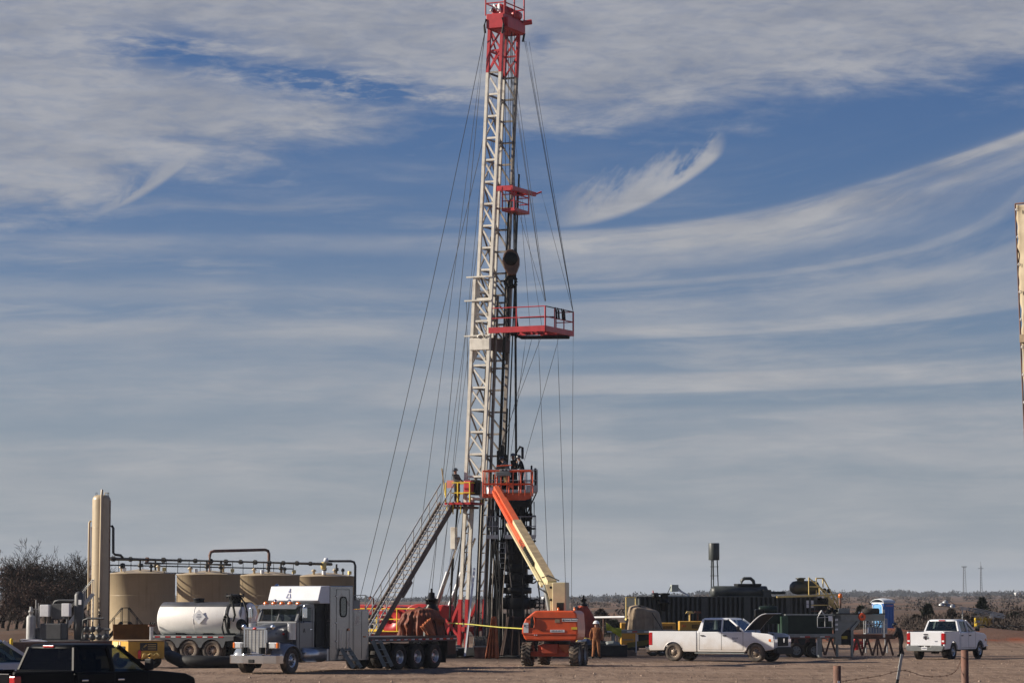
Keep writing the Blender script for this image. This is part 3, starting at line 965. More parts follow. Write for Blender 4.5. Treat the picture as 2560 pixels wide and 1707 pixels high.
def pickup(label, loc, heading, paint, wb=3.57, bed_len=1.75, fo=0.95, ro=1.15, roof=1.92, belt=1.30, hood=1.24, crew=True, hood_open=False,
           tyre=m_tyre, rim=m_alu, glass=m_glass, rear_bumper=m_chrome, front_bumper=m_chrome, grille=m_chrome, wr=0.41, handle=None, emblem=False,
           plate=False, trim=m_blackplastic, board=False, group='pickup trucks on the site'):
    t = thing('pickup_truck', label, 'pickup truck', loc, heading, group)
    handle = handle or trim
    W = 0.99
    xr, xf = -wb / 2, wb / 2
    tail, nose = xr - ro, xf + fo
    cr = tail + bed_len + 0.05                   # rear of cab
    cowl = xf - 0.62                             # windshield base
    sill = 0.46
    # front half of the body with the wheel opening, doors below the belt
    top = [(cr, belt), (cowl + .05, belt + .02)]
    if hood_open:
        top += [(cowl + .10, belt - .22), (nose - .12, hood - .30), (nose - .02, hood - .34)]
    else:
        top += [(cowl + .4, hood + .05), (nose - .35, hood - .02), (nose - .06, hood - .12)]
    poly = [(cr, sill)] + top + [(nose, hood - .36), (nose - .02, .60)] + arch(xf, wr, .50, .52) + [(xf - .55, sill)]
    MB().prism(poly, -W, W).build('body', paint, t, .045)
    if hood_open:
        for s in (-1, 1):
            fp = [(cowl + .05, belt - .3), (cowl + .05, belt + .01), (cowl + .5, hood + .03), (nose - .3, hood - .04), (nose - .05, hood - .14), (nose - .05, hood - .4)]
            MB().prism(fp, s * (W - .16), s * (W + .002)).build('fender', paint, t, .03)
    # bed
    bp = [(tail + .03, .50), (tail, .62), (tail, belt + .03), (cr - .05, belt + .03), (cr - .05, sill), (xr + .55, sill)] + arch(xr, wr, .50, .52)
    for s in (-1, 1):
        MB().prism(bp, s * (W - .09), s * W).build('bed_side', paint, t, .02)
        MB().prism([(tail + .02, belt + .032), (tail + .02, belt + .055), (cr - .06, belt + .055), (cr - .06, belt + .032)], s * (W - .095), s * (W - .005)).build('bed_rail', trim, t, .008)
    block('bed_floor', ((tail + cr) / 2, 0, .80), (bed_len - .1, 1.80, .05), trim, t)
    block('bed_front', (cr - .09, 0, 1.06), (.05, 1.80, belt - .80), paint, t)
    tg = block('tailgate', (tail + .035, 0, (belt + .68) / 2 + .01), (.07, 1.62, belt - .66), paint, t, .02)
    block('tailgate_handle', (tail - .006, 0, belt - .10), (.02, .22, .06), trim, tg)
    if emblem:
        e = MB()
        e.prism([(-.055, .10), (.055, .10), (.075, .03), (.03, -.10), (-.03, -.10), (-.075, .03)], tail - .012, tail + .004, axes='yz', mat=Matrix.Translation((0, 0, belt - .26)))
        for s in (-1, 1):
            e.path([(tail - .012, s * .05, belt - .18), (tail - .012, s * .11, belt - .19), (tail - .012, s * .125, belt - .26), (tail - .012, s * .09, belt - .31), (tail - .012, s * .07, belt - .27)], .018, 5)
        e.build('tailgate_emblem', m_chrome, tg)
    for s in (-1, 1):
        block('tail_light', (tail + .09, s * (W - .085), (belt + .72) / 2), (.20, .19, belt - .78), m_lampred, t, .03)
        block('reverse_lens', (tail - .012, s * (W - .09), belt - .42), (.01, .12, .08), m_plate, t)
    rb = MB().prism([(-.90, .42), (-.98, .55), (-.98, .68), (-.35, .70), (-.30, .62), (.30, .62), (.35, .70), (.98, .68), (.98, .55), (.90, .42)], tail - .20, tail - .005, axes='yz').build('rear_bumper', rear_bumper, t, .02)
    if plate:
        block('license_plate', (tail - .205, 0, .56), (.01, .30, .15), m_plate, rb)
        for i_ in range(7):
            block('plate_mark', (tail - .212, -.11 + i_ * .037, .56), (.004, .022, .06), m_grayink, rb)
    # cab upper: pillars, roof, panes
    zb, zt = belt + .01, roof - .06
    yb, yt = W - .055, W - .23
    rf, rr = cowl - .80, cr + .17
    B = (cr + cowl) / 2 + (.06 if crew else .10)
    rear_gap = .10 if crew else .22
    def S(x, top, s, inset=0.0):
        return Vector((x, s * ((yt if top else yb) - inset), zt if top else zb))
    for s in (-1, 1):
        beam('pillar', S(cowl, 0, s), S(rf, 1, s), .07, .08, paint, t)
        beam('pillar', S(B, 0, s), S(B - .02, 1, s), .10, .05, paint if emblem or hood_open else trim, t, (1, 0, 0))
        MB().add([S(cr, 0, s), S(cr + rear_gap + .12, 0, s), S(rr + rear_gap, 1, s), S(rr, 1, s), S(cr, 0, s, .08), S(cr + rear_gap + .12, 0, s, .08), S(rr + rear_gap, 1, s, .08), S(rr, 1, s, .08)],
                 [(0, 1, 2, 3), (7, 6, 5, 4), (0, 4, 5, 1), (1, 5, 6, 2), (2, 6, 7, 3), (3, 7, 4, 0)]).build('pillar', paint, t, .01)
        MB().add([S(B + .05, 0, s, .02), S(cowl - .06, 0, s, .02), S(rf - .04, 1, s, .02), S(B + .04, 1, s, .02)], [(0, 1, 2, 3)]).build('side_window', m_glass if glass is m_glassdark else glass, t)
        MB().add([S(cr + rear_gap + .1, 0, s, .02), S(B - .05, 0, s, .02), S(B - .06, 1, s, .02), S(rr + rear_gap, 1, s, .02)], [(0, 1, 2, 3)]).build('side_window', glass, t)
        # doors
        for x0, x1 in ((B, cowl - .02), (cr + .10, B)):
            d = MB()
            for x in ((x1,) if x0 == B else (x0, x1)):
                d.box((x, s * (W + .001), (belt + sill) / 2 + .04), (.014, .006, belt - sill - .12))
            d.box(((x0 + x1) / 2, s * (W + .001), sill + .10), (x1 - x0, .006, .012))
            dd = d.build('door', m_blackplastic, t)
            block('handle', (x0 + .17, s * (W + .025), belt - .17), (.20, .035, .045), handle, dd, .01)
        m_ = MB().path([(cowl - .17, s * (W - .04), belt + .05), (cowl - .19, s * (W + .14), belt + .10)], .025, 6).build('mirror', trim, t)
        block('mirror_head', (cowl - .19, s * (W + .17), belt + .16), (.10, .22, .26), trim, m_, .03)
        wheel(t, (xf, s * (W - .14), wr), wr, .27, wr * .56, s, tyre, rim)
        wheel(t, (xr, s * (W - .14), wr), wr, .27, wr * .56, s, tyre, rim)
        for cx in (xr, xf):
            MB().path([(px_, s * (W - .02), pz_) for px_, pz_ in arch(cx, wr, .515, .55, 14)], .03, 5).build('wheel_lip', paint, t)
        if board:
            block('running_board', ((cr + cowl) / 2, s * (W + .03), .40), (cowl - cr + .2, .16, .05), m_graygreen, t, .015)
        # headlamps
        block('headlight', (nose - .13, s * (W - .20), hood - .36), (.26, .40, .20), m_lampclear, t, .03)
        block('turn_lens', (nose - .24, s * (W - .004), hood - .34), (.12, .02, .12), m_lamporange, t, .005)
    MB().add([S(cowl, 0, 1, .05), S(cowl, 0, -1, .05), S(rf, 1, -1, .05), S(rf, 1, 1, .05)], [(0, 1, 2, 3)]).build('windshield', m_glasslight, t)
    MB().add([S(cr + .03, 0, 1, .12), S(cr + .03, 0, -1, .12), S(rr - .0, 1, -1, .08), S(rr - .0, 1, 1, .08)], [(0, 1, 2, 3)]).build('rear_window', glass, t)
    rw = MB()
    rw.bar(S(cr + .02, 0, 1, .03), S(cr + .02, 0, -1, .03), .06, .09)
    rw.build('window_sill', paint, t)
    ro_ = MB()
    rings = []
    for dz, ins in ((-.03, 0.0), (.03, .02), (.055, .10), (.065, .25)):
        ring = []
        for a in range(20):
            an = 2 * math.pi * a / 20
            cx_, sy_ = math.cos(an), math.sin(an)
            ex = abs(cx_) ** .35 * (1 if cx_ > 0 else -1)
            ey = abs(sy_) ** .35 * (1 if sy_ > 0 else -1)
            ring.append(((rf + rr) / 2 + ex * ((rf - rr) / 2 + .06 - ins), ey * (yt + .03 - ins), zt + dz))
        rings.append(ring)
    ro_.loft(rings)
    rfo = ro_.build('roof', paint, t)
    block('brake_light', (rr - .05, 0, zt + .01), (.05, .34, .05), m_lampred, rfo, .01)
    # seats, dash
    for s in (-1, 1):
        st = MB()
        st.box((B + .05, s * .42, .95), (.5, .5, .2)).box((B - .18, s * .42, 1.25), (.14, .5, .62)).box((B - .21, s * .42, 1.62), (.09, .26, .16))
        st.build('seat', m_seat, t, .03)
    block('rear_seat', (cr + .28, 0, 1.2), (.16, 1.5, .6), m_seat, t, .03)
    block('dashboard', (cowl - .22, 0, belt - .05), (.35, 1.6, .2), m_seat, t, .04)
    MB().path([(cowl - .48 + .05 * math.sin(a), .42 + .18 * math.cos(a), belt + .02 + .17 * math.sin(a)) for a in [i * .524 for i in range(12)]], .015, 5, closed=True).build('steering_wheel', m_blackplastic, t)
    # chassis, axles
    ch = MB()
    for s in (-1, 1):
        ch.box(((tail + nose) / 2, s * .45, .50), (nose - tail - .4, .08, .14))
    for xx in (xr, xf):
        ch.tube((xx, -W + .25, wr), (xx, W - .25, wr), .06, 8)
    ch.box((xr, 0, wr), (.3, .3, .26))
    ch.build('chassis', m_blackplastic, t)
    # nose
    g = block('grille', (nose - .005, 0, hood - .40), (.07, 1.18, .42), grille, t, .02)
    gb = MB()
    for i in range(6):
        gb.box((nose + .034, 0, hood - .57 + i * .068), (.015, 1.06, .03))
    tag(gb.build('grille_bars', m_blackplastic, g), kind='stuff')
    if hood_open or emblem:
        MB().prism([(-.06, .09), (.06, .09), (.08, .02), (.03, -.10), (-.03, -.10), (-.08, .02)], nose + .042, nose + .055, axes='yz', mat=Matrix.Translation((0, 0, hood - .35))).build('grille_emblem', m_chrome, g)
    MB().prism([(-.99, .42), (-1.0, .64), (-.6, .70), (.6, .70), (1.0, .64), (.99, .42), (.6, .36), (-.6, .36)], nose - .06, nose + .13, axes='yz').build('front_bumper', front_bumper, t, .03)
    if hood_open:
        hg = Vector((cowl + .02, 0, belt + .06))
        an = R(41)
        def HP(u, y, lift=0.0):
            bow = .10 * math.sin(u / 1.42 * math.pi) * (1 - (y / 1.0) ** 2 * .5)
            drop = -.16 * max(0, (u - 1.0) / .42) ** 2
            return (hg.x + u * math.cos(an) - (bow + drop + lift) * math.sin(an), y, hg.z + u * math.sin(an) + (bow + drop + lift) * math.cos(an))
        hd = MB().grid(lambda a, b: HP(a * 1.42, (b * 2 - 1) * (.86 - .10 * a)), 10, 10).build('open_hood', paint, t, solid=.03)
        MB().grid(lambda a, b: HP(.08 + a * 1.24, (b * 2 - 1) * (.78 - .10 * a), -.035), 8, 6).build('hood_liner', m_blackplastic, hd)
        for s in (-1, 1):
            rod('hood_strut', (cowl + .5, s * .7, hood - .1), HP(.75, s * .7), .014, m_blackplastic, t)
        en = MB()
        en.box((xf + .05, 0, hood - .18), (.7, .55, .3)).box((xf + .1, -.5, hood - .2), (.35, .3, .3)).box((xf - .2, .52, hood - .15), (.3, .28, .22))
        en.path([(xf + .3, -.4, hood), (xf + .1, -.1, hood + .05), (xf - .2, .2, hood)], .06, 8)
        en.build('engine', m_black, t, .03)
    else:
        hs = MB().grid(lambda a, b: (cowl + .12 + a * (nose - cowl - .45), (b * 2 - 1) * (.62 - .04 * a), hood + .068 - .085 * a ** 1.5 - .02 * abs(b * 2 - 1) ** 3 - .01), 8, 8)
        hs.build('hood_panel', paint, t, solid=.02)
    return t


def face(dx, dy):
    return math.atan2(dy, dx)


def gz(p):
    return ground_z(p.x, p.y)


def place(px, Y):
    p = on(px, Y)
    return Vector((p.x, Y, gz(p)))


# the white crew-cab with its hood up, nose to the right and towards us
a1 = R(28.5)
ram = pickup('mud-splashed white crew-cab pickup with its hood raised', place(1806, 143.5), face(math.cos(a1), -math.sin(a1)), m_white, wb=4.29, bed_len=2.50, fo=0.98, ro=1.28,
             roof=2.06, belt=1.40, hood=1.36, hood_open=True, tyre=m_tyremud, rim=mat('dusty wheel', (.22, .17, .13), .5, metal=.5, var=.3, dirt=.4, dirt_col=(.24, .17, .12)), glass=m_glass,
             front_bumper=m_blackplastic, grille=m_blackplastic, wr=0.425, board=True, rear_bumper=m_chrome)
word('door_badge', 'RAM', .15, m_grayink, ram, (1.25 - .30, -.9945, 1.05), (1, 0, 0), (0, 0, 1), .002)
word('door_badge', '2500', .11, m_grayink, ram, (1.25 - .30, -.9945, .93), (1, 0, 0), (0, 0, 1), .002)
# white quad-cab seen from behind at right
a2 = R(60)
ram2 = pickup('clean white pickup seen from behind at the right, red tail lights and licence plate', place(2370, 150), face(math.cos(a2), math.sin(a2)), m_whiteclean, wb=3.57, bed_len=1.98, fo=0.95, ro=1.20,
              roof=1.95, belt=1.33, hood=1.26, crew=False, tyre=m_tyre, rim=m_alu, glass=m_glass, rear_bumper=mat('grey bumper', (.20, .21, .21), .4, metal=.3), grille=m_chrome, emblem=True, plate=True)
word('gate_badge', '4X4', .09, m_grayink, ram2, (-1.785 - 1.20 - .003, -.46, .87), (0, -1, 0), (0, 0, 1), .004)
# black crew-cab at lower left
a3 = R(52.5)
blk = pickup('glossy black crew-cab pickup in the lower left foreground', place(205, 68.5), face(math.cos(a3), math.sin(a3)), m_darkpaint, wb=3.65, bed_len=1.78, fo=0.95, ro=1.14, roof=1.90, belt=1.27, hood=1.22,
             crew=True, glass=m_glassdark, handle=m_chrome)
# white pickup cut by the left edge, its paint dimmed to imitate shade
wht = pickup('white pickup cut off by the left edge of the picture, dark mirror', place(-52, 76), face(math.cos(R(25)), math.sin(R(25))), mat('shaded white paint', (.52, .53, .57), .3, var=.03, coat=.5), wb=3.7, bed_len=1.78,
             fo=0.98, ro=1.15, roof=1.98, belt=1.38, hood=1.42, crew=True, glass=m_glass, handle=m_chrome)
word('fender_badge', '77', .14, m_grayink, wht, (1.25, -.9945, 1.13), (1, 0, 0), (0, 0, 1), .002)

# ------------------------------------------------------------------ conventional truck with service body and flat deck
m_silver = mat('silver truck paint', (0.15, 0.155, 0.165), 0.32, metal=0.25, var=0.08, coat=0.5, low_dirt=(0.3, 1.2, 0.35), dirt_col=(0.2, 0.155, 0.12))
m_body = mat('polished aluminium body', (0.30, 0.295, 0.30), 0.2, metal=0.9, var=0.10, scale=0.8, dirt=0.12, dirt_col=(0.3, 0.25, 0.22))
m_fairing = mat('white fairing panel', (0.62, 0.64, 0.68), 0.35, var=0.04, dirt=0.06, dirt_col=(0.4, 0.35, 0.3))
m_deck = mat('dark steel deck', (0.05, 0.048, 0.048), 0.6, var=0.3, dirt=0.3)
m_grill = mat('grille mesh', (0.42, 0.41, 0.38), 0.35, metal=0.8, var=0.15)

hd = Vector((-0.5, -0.866, 0)).normalized()
lf = Vector((0.866, -0.5, 0))
wheel_at = place(724, 121.0)                     # left front wheel
org = wheel_at - lf * 1.03
truck = thing('service_truck', 'silver long-nose truck with tall metal service body and flat deck', 'truck', (org.x, org.y, gz(org)), math.atan2(hd.y, hd.x))
TH = 1.26                                         # half width of the body


def build_truck(t):
    # frame rails
    for s in (-1, 1):
        block('frame_rail', (-5.4, s * .43, .92), (13.2, .09, .26), m_black, t)
    for s in (-1, 1):
        wheel(t, (0, s * 1.03, .53), .53, .33, .29, s, m_tyremud, m_alu, 10, steer=R(4))
        for x in (-8.07, -9.52, -10.95):
            wheel(t, (x, s * 1.10, .53), .53, .29, .29, s, m_tyre, m_alu, 10, dual=True, deep=True)
    for x in (0, -8.07, -9.52, -10.95):
        rod('axle', (x, -1.0, .53), (x, 1.0, .53), .08, m_black, t, 8)
    # hood: tapering nose
    rings = []
    for x, w, z0, z1 in ((.86, .50, .80, 1.80), (.80, .56, .78, 1.86), (.3, .60, .80, 1.90), (-.30, .70, .82, 1.97), (-.62, .78, .85, 2.02)):
        rings.append([(x, -w, z0), (x, -w, z1 - .22), (x, -w + .05, z1 - .10), (x, -w + .16, z1 - .02), (x, 0, z1 + .03), (x, w - .16, z1 - .02), (x, w - .05, z1 - .10), (x, w, z1 - .22), (x, w, z0)])
    hood_ = MB().loft(rings).build('hood', m_silver, t)
    word('hood_number', '540', .13, m_ink, hood_, (.38, .612, 1.55), (-1, -.09, 0), (0, 0, 1), .003)
    MB().lathe([(.09, 0), (.085, .012), (.001, .016)], 16, Matrix.Translation((-.12, .665, 1.58)) @ Matrix.Rotation(-math.pi / 2, 4, 'X') @ Matrix.Scale(.55, 4, (0, 1, 0))).build('red_oval_badge', m_lampred, hood_)
    # grille with surround and bars
    g = MB()
    for s in (-1, 1):
        g.box((.90, s * .50, 1.30), (.12, .09, 1.05))
    g.box((.90, 0, 1.80), (.12, 1.09, .10)).box((.90, 0, .80), (.12, 1.09, .08))
    gr = g.build('grille_surround', m_chrome, t, .02)
    block('grille_mesh', (.90, 0, 1.30), (.05, .94, .96), m_grill, gr)
    for i in range(5):
        block('grille_bar', (.935, -.36 + i * .18, 1.30), (.02, .022, .95), m_chrome, gr)
    for i in range(14):
        block('grille_louvre', (.928, 0, .88 + i * .066), (.01, .93, .014), m_alu, gr)
    MB().lathe([(.10, 0), (.09, .015), (.001, .02)], 16, Matrix.Translation((.96, 0, 1.80)) @ Matrix.Rotation(math.pi / 2, 4, 'Y') @ Matrix.Scale(.5, 4, (1, 0, 0))).build('red_oval_badge', m_lampred, gr)
    # bumper
    bp = [(.95, -1.22), (1.04, -1.10), (1.10, -.5), (1.10, .5), (1.04, 1.10), (.95, 1.22), (.70, 1.24), (.70, 1.20), (.90, 1.14), (.90, -1.14), (.70, -1.20), (.70, -1.24)]
    b_ = MB().prism(bp, .40, .74, axes='xy').build('front_bumper', m_chrome, t, .015)
    block('tow_hook', (1.11, -.05, .50), (.06, .26, .14), m_black, b_, .01)
    # fenders with a round crown
    for s in (-1, 1):
        def fen(u, v, s=s):
            a = R(6 + 165 * u)
            r = .70 + (.04 if v < .1 else 0)
            y = .62 + .62 * v
            return (r * math.cos(a) + .03, s * y, .53 + r * math.sin(a) * .96 - (.10 * max(0, v - .75) / .25 if v > .75 else 0))
        MB().grid(fen, 16, 6).build('fender', mat('blue grey fender', (.17, .20, .25), .25, var=.08, coat=.6, low_dirt=(.4, 1.1, .4), dirt_col=(.2, .155, .12)), t, solid=.03)
        hp = MB().box((.80, s * .86, 1.12), (.22, .42, .26)).build('headlight_pod', m_alu, t, .03)
        block('headlight', (.915, s * .84, 1.13), (.02, .24, .20), m_lampclear, hp, .01)
        block('turn_lens', (.86, s * 1.05, 1.13), (.12, .10, .22), m_lamporange, hp, .02)
        MB().lathe([(.001, -.1), (.08, -.08), (.115, 0), (.11, .06), (.001, .07)], 14, Matrix.Translation((.70, s * .70, 1.86)) @ Matrix.Rotation(math.pi / 2, 4, 'Y')).build('fender_lamp', m_chrome, t)
    # cab
    MB().prism([(-.60, .90), (-.60, 2.08), (-1.90, 2.08), (-1.90, .90)], -.98, .98).build('cab', m_silver, t, .04)
    MB().prism([(-.90, 2.60), (-.92, 2.68), (-1.15, 2.78), (-1.86, 2.80), (-1.90, 2.70), (-1.90, 2.60)], -.98, .98).build('cab_roof', m_silver, t, .04)
    block('cab_back', (-1.87, 0, 2.34), (.05, 1.94, .54), m_silver, t)
    for s in (-1, 1):
        beam('pillar', (-.63, s * .93, 2.07), (-.93, s * .93, 2.62), .09, .10, m_silver, t)
        beam('pillar', (-1.76, s * .955, 2.07), (-1.76, s * .955, 2.62), .25, .05, m_silver, t, (0, 1, 0))
    beam('pillar', (-.61, 0, 2.09), (-.90, 0, 2.61), .04, .04, m_silver, t)
    for s in (-1, 1):
        MB().add([(-.615 - .02, s * .05, 2.09), (-.615 - .02, s * .88, 2.09), (-.90 - .005, s * .84, 2.62), (-.90 - .005, s * .05, 2.62)], [(0, 1, 2, 3)]).build('windshield', m_glasslight, t).location = (.035, 0, .02)
        MB().add([(-.98, s * .985, 2.10), (-1.62, s * .985, 2.10), (-1.62, s * .985, 2.60), (-1.12, s * .985, 2.60)], [(0, 1, 2, 3)]).build('side_window', glass_mat('dim cab glass', (.30, .33, .33)), t)
        d = MB()
        for x in (-.80, -1.72):
            d.box((x, s * .985, 1.75), (.014, .008, 1.6))
        d.box((-1.26, s * .985, .97), (.92, .008, .014))
        dd = d.build('door', m_blackplastic, t)
        block('handle', (-1.60, s * 1.0, 1.75), (.16, .03, .05), m_chrome, dd, .01)
        # mirror frames
        mi = MB().path([(-.75, s * .99, 2.05), (-.62, s * 1.30, 2.02), (-.62, s * 1.32, 2.72), (-.80, s * .98, 2.72)], .018, 6).build('mirror_arm', m_chrome, t)
        block('mirror', (-.66, s * 1.33, 2.42), (.10, .20, .44), m_chrome, mi, .03)
        MB().tube((-.28, s * .95, 1.35), (-.28, s * .95, 2.0), .18, 18).build('air_cleaner', m_alu, t)
    word('door_logo', 'A', .26, m_ink, t, (-1.05, .992, 1.62), (-1, 0, 0), (0, 0, 1), .002)
    vis = MB().prism([(-.55, 2.58), (-.70, 2.74), (-.95, 2.76), (-.93, 2.70), (-.72, 2.66)], -.95, .95).build('sun_visor', m_silver, t, .01)
    for i in range(5):
        MB().lathe([(.09, 0), (.085, .06), (.05, .10), (.001, .11)], 12, Matrix.Translation((-.98, -.8 + i * .4, 2.77)) @ Matrix.Scale(1.4, 4, (0, 1, 0))).build('marker_light', m_lamporange, t)
    for s in (-.35, .35):
        MB().lathe([(.04, 0), (.05, .16), (.10, .22), (.001, .23)], 12, Matrix.Translation((-1.2, s, 2.88)) @ Matrix.Rotation(math.pi / 2, 4, 'Y')).build('air_horn', m_chrome, t)
    # exhaust stacks
    for s, z1 in ((1, 3.3), (-1, 3.55)):
        st = MB().path([(-2.02, s * .96 - .15, .9), (-2.02, s * .96 - .15, z1 - .3), (-2.06, s * .96 - .15, z1 - .1), (-2.25, s * .96 - .15, z1)], .075, 10)
        st.build('exhaust_stack', m_chrome, t)
    # fuel tank and steps
    MB().lathe([(.001, -.75), (.31, -.73), (.31, .73), (.001, .75)], 24, Matrix.Translation((-1.72, .92, .72)) @ Matrix.Rotation(math.pi / 2, 4, 'Y')).build('fuel_tank', m_alu, t)
    for z in (.46, .80):
        block('cab_step', (-1.3, 1.12, z), (.8, .18, .04), m_alu, t)
    block('battery_box', (-2.75, .95, .70), (.5, .5, .5), m_alu, t, .02)
    # fairing over the cab
    fp = [(-1.75, 2.92), (-1.98, 3.50), (-2.62, 3.52), (-2.62, 2.80), (-1.95, 2.80)]
    fa = MB().prism(fp, -TH + .02, TH - .02).build('roof_fairing', m_fairing, t, .02)
    # derrick-shaped mark on the fairing front
    nrm = Vector((-.23, 0, .58)).normalized()
    lg = MB()
    def FQ(y, h):
        return Vector((-1.75, y, 2.92)) + nrm * h + Vector((.016, 0, .006))
    for s in (-1, 1):
        lg.bar(FQ(s * .10 - .25, .12), FQ(s * .04 - .25, .30), .025, .006, (1, 0, .4))
    lg.bar(FQ(-.37, .12), FQ(-.13, .12), .025, .007, (1, 0, .4)).bar(FQ(-.30, .38), FQ(-.20, .38), .05, .007, (1, 0, .4)).bar(FQ(-.25, .38), FQ(-.25, .52), .04, .007, (1, 0, .4))
    lg.build('logo', mat('blue ink', (.03, .05, .22), .5), fa)
    block('headache_panel', (-2.3, 0, 1.85), (.62, 2.0, 1.85), m_black, t)
    # tall service body with a door
    bd = block('service_body', (-3.49, 0, 1.985), (1.68, 2 * TH, 3.07), m_body, t, .025)
    dr = MB()
    for x in (-3.08, -4.05):
        dr.box((x, TH + .002, 2.15), (.016, .012, 2.45))
    for z in (.93, 3.37):
        dr.box((-3.565, TH + .002, z), (.97, .012, .016))
    door = dr.build('door', m_blackplastic, bd)
    wf = MB()
    wp = []
    for i in range(24):
        a = 2 * math.pi * i / 24
        c, s2 = math.cos(a), math.sin(a)
        wp.append((-3.60 + .235 * abs(c) ** .5 * (1 if c > 0 else -1), TH + .012, 2.66 + .40 * abs(s2) ** .5 * (1 if s2 > 0 else -1)))
    wf.path(wp, .028, 5, closed=True)
    wf.build('window_gasket', m_rubber, door)
    MB().add([(p[0], TH + .010, p[2]) for p in wp], [list(range(24))]).build('window_pane', mat('olive window', (.05, .055, .035), .08, var=.3, coat=.6), door)
    block('latch', (-3.98, TH + .03, 1.72), (.10, .05, .10), m_lamporange, door, .01)
    for z in (1.25, 2.0, 3.1):
        block('hinge', (-3.06, TH + .02, z), (.10, .03, .05), m_alu, door, .005)
    # lower body behind it
    lb = block('rear_body', (-4.96, 0, 1.49), (1.22, 2 * TH - .02, 2.10), m_body, t, .02)
    sm = MB()
    for x in (-4.42, -5.02):
        sm.box((x, TH - .008, 1.50), (.012, .012, 2.0))
    sm.build('panel_seam', m_blackplastic, lb)
    block('latch', (-5.25, TH, 1.42), (.14, .05, .05), m_lamporange, lb, .01)
    cg = MB()
    for x in (-4.5, -5.45):
        for y in (.55, 1.15):
            cg.box((x, y, 2.85), (.03, .03, .6))
    for z in (3.14,):
        cg.box((-4.97, .55, z), (.95, .03, .03)).box((-4.97, 1.15, z), (.95, .03, .03)).box((-4.5, .85, z), (.03, .6, .03)).box((-5.45, .85, z), (.03, .6, .03))
    cg.box((-4.95, .85, 2.75), (.5, .4, .35))
    cg.build('roof_cage', m_graygreen, lb)
    # fold-down steps
    for x0, zt in ((-3.65, .98), (-6.05, 1.28)):
        st = node('folding_steps', t)
        top = Vector((x0, TH + .05, zt - .02))
        bot = Vector((x0 - .30, TH + .48, .16))
        for dx in (-.28, .28):
            beam('stringer', top + Vector((dx, 0, 0)), bot + Vector((dx, 0, 0)), .04, .16, m_graygreen, st)
        for i in range(4):
            p = top.lerp(bot, (i + .4) / 4.0)
            block('tread', p, (.54, .22, .03), m_graygreen, st)
        for dx in (-.28, .28):
            rod('hand_rail', (x0 + dx, TH + .06, zt - .1), (x0 + dx, TH + .06, zt + (.75 if x0 > -5 else .0) - .0), .015, m_alu, st)
    # flat deck with conspicuity tape
    dk = block('deck', (-9.16, 0, 1.35), (7.1, 2 * TH, .08), m_deck, t, .01)
    for s in (-1, 1):
        block('side_rail', (-9.16, s * (TH - .03), 1.25), (7.1, .06, .16), m_deck, dk)
    block('end_rail', (-12.70, 0, 1.22), (.06, 2 * TH - .02, .18), m_deck, dk)
    x = -5.75
    i = 0
    while x > -12.6:
        block('reflector_strip', (x - .13, TH + .004, 1.26), (.26, .008, .05), m_lampred if i % 2 == 0 else m_tapewhite, dk)
        x -= .29
        i += 1
    block('stake', (-10.1, TH - .05, 1.55), (.10, .08, .34), m_graygreen, dk)
    block('stake', (-12.2, TH - .05, 1.47), (.06, .05, .18), m_graygreen, dk)
    # tail frame, mud flaps
    tf = MB().prism([(-12.0, .55), (-12.0, 1.2), (-12.7, 1.2), (-12.7, .60)], .9, TH - .05)
    tf.build('rear_bracket', m_black, t)
    for s in (-1, 1):
        block('mud_flap', (-11.75, s * 1.0, .60), (.02, .55, .75), m_rubber, t)
    # wheel guard hoop ahead of the tri-axle
    MB().path([(-7.35, TH - .04, 1.15), (-7.38, TH - .02, .8), (-7.50, TH - .02, .35)], .035, 6).build('guard_hoop', m_black, t)
    # interior
    for s in (-1, 1):
        MB().box((-1.35, s * .45, 1.95), (.16, .5, .7)).build('seat', m_seat, t, .03)


build_truck(truck)

# ------------------------------------------------------------------ white vacuum tanker trailer
m_tanker = mat('white tank shell', (0.80, 0.78, 0.74), 0.32, var=0.04, coat=0.3, dirt=0.08, dirt_col=(0.45, 0.32, 0.22), dirt_scale=1.0, streak=0.12, streak_col=(0.34, 0.2, 0.1))
m_tanktop = mat('dark blue grey walkway', (0.035, 0.038, 0.05), 0.7, var=0.3)
ang = R(-20)
tp = place(518, 147)
tk = thing('tanker_trailer', 'white vacuum tanker trailer with dark blue top and diamond placard', 'trailer', tp, ang)
LX = Matrix.Rotation(math.pi / 2, 4, 'Y')


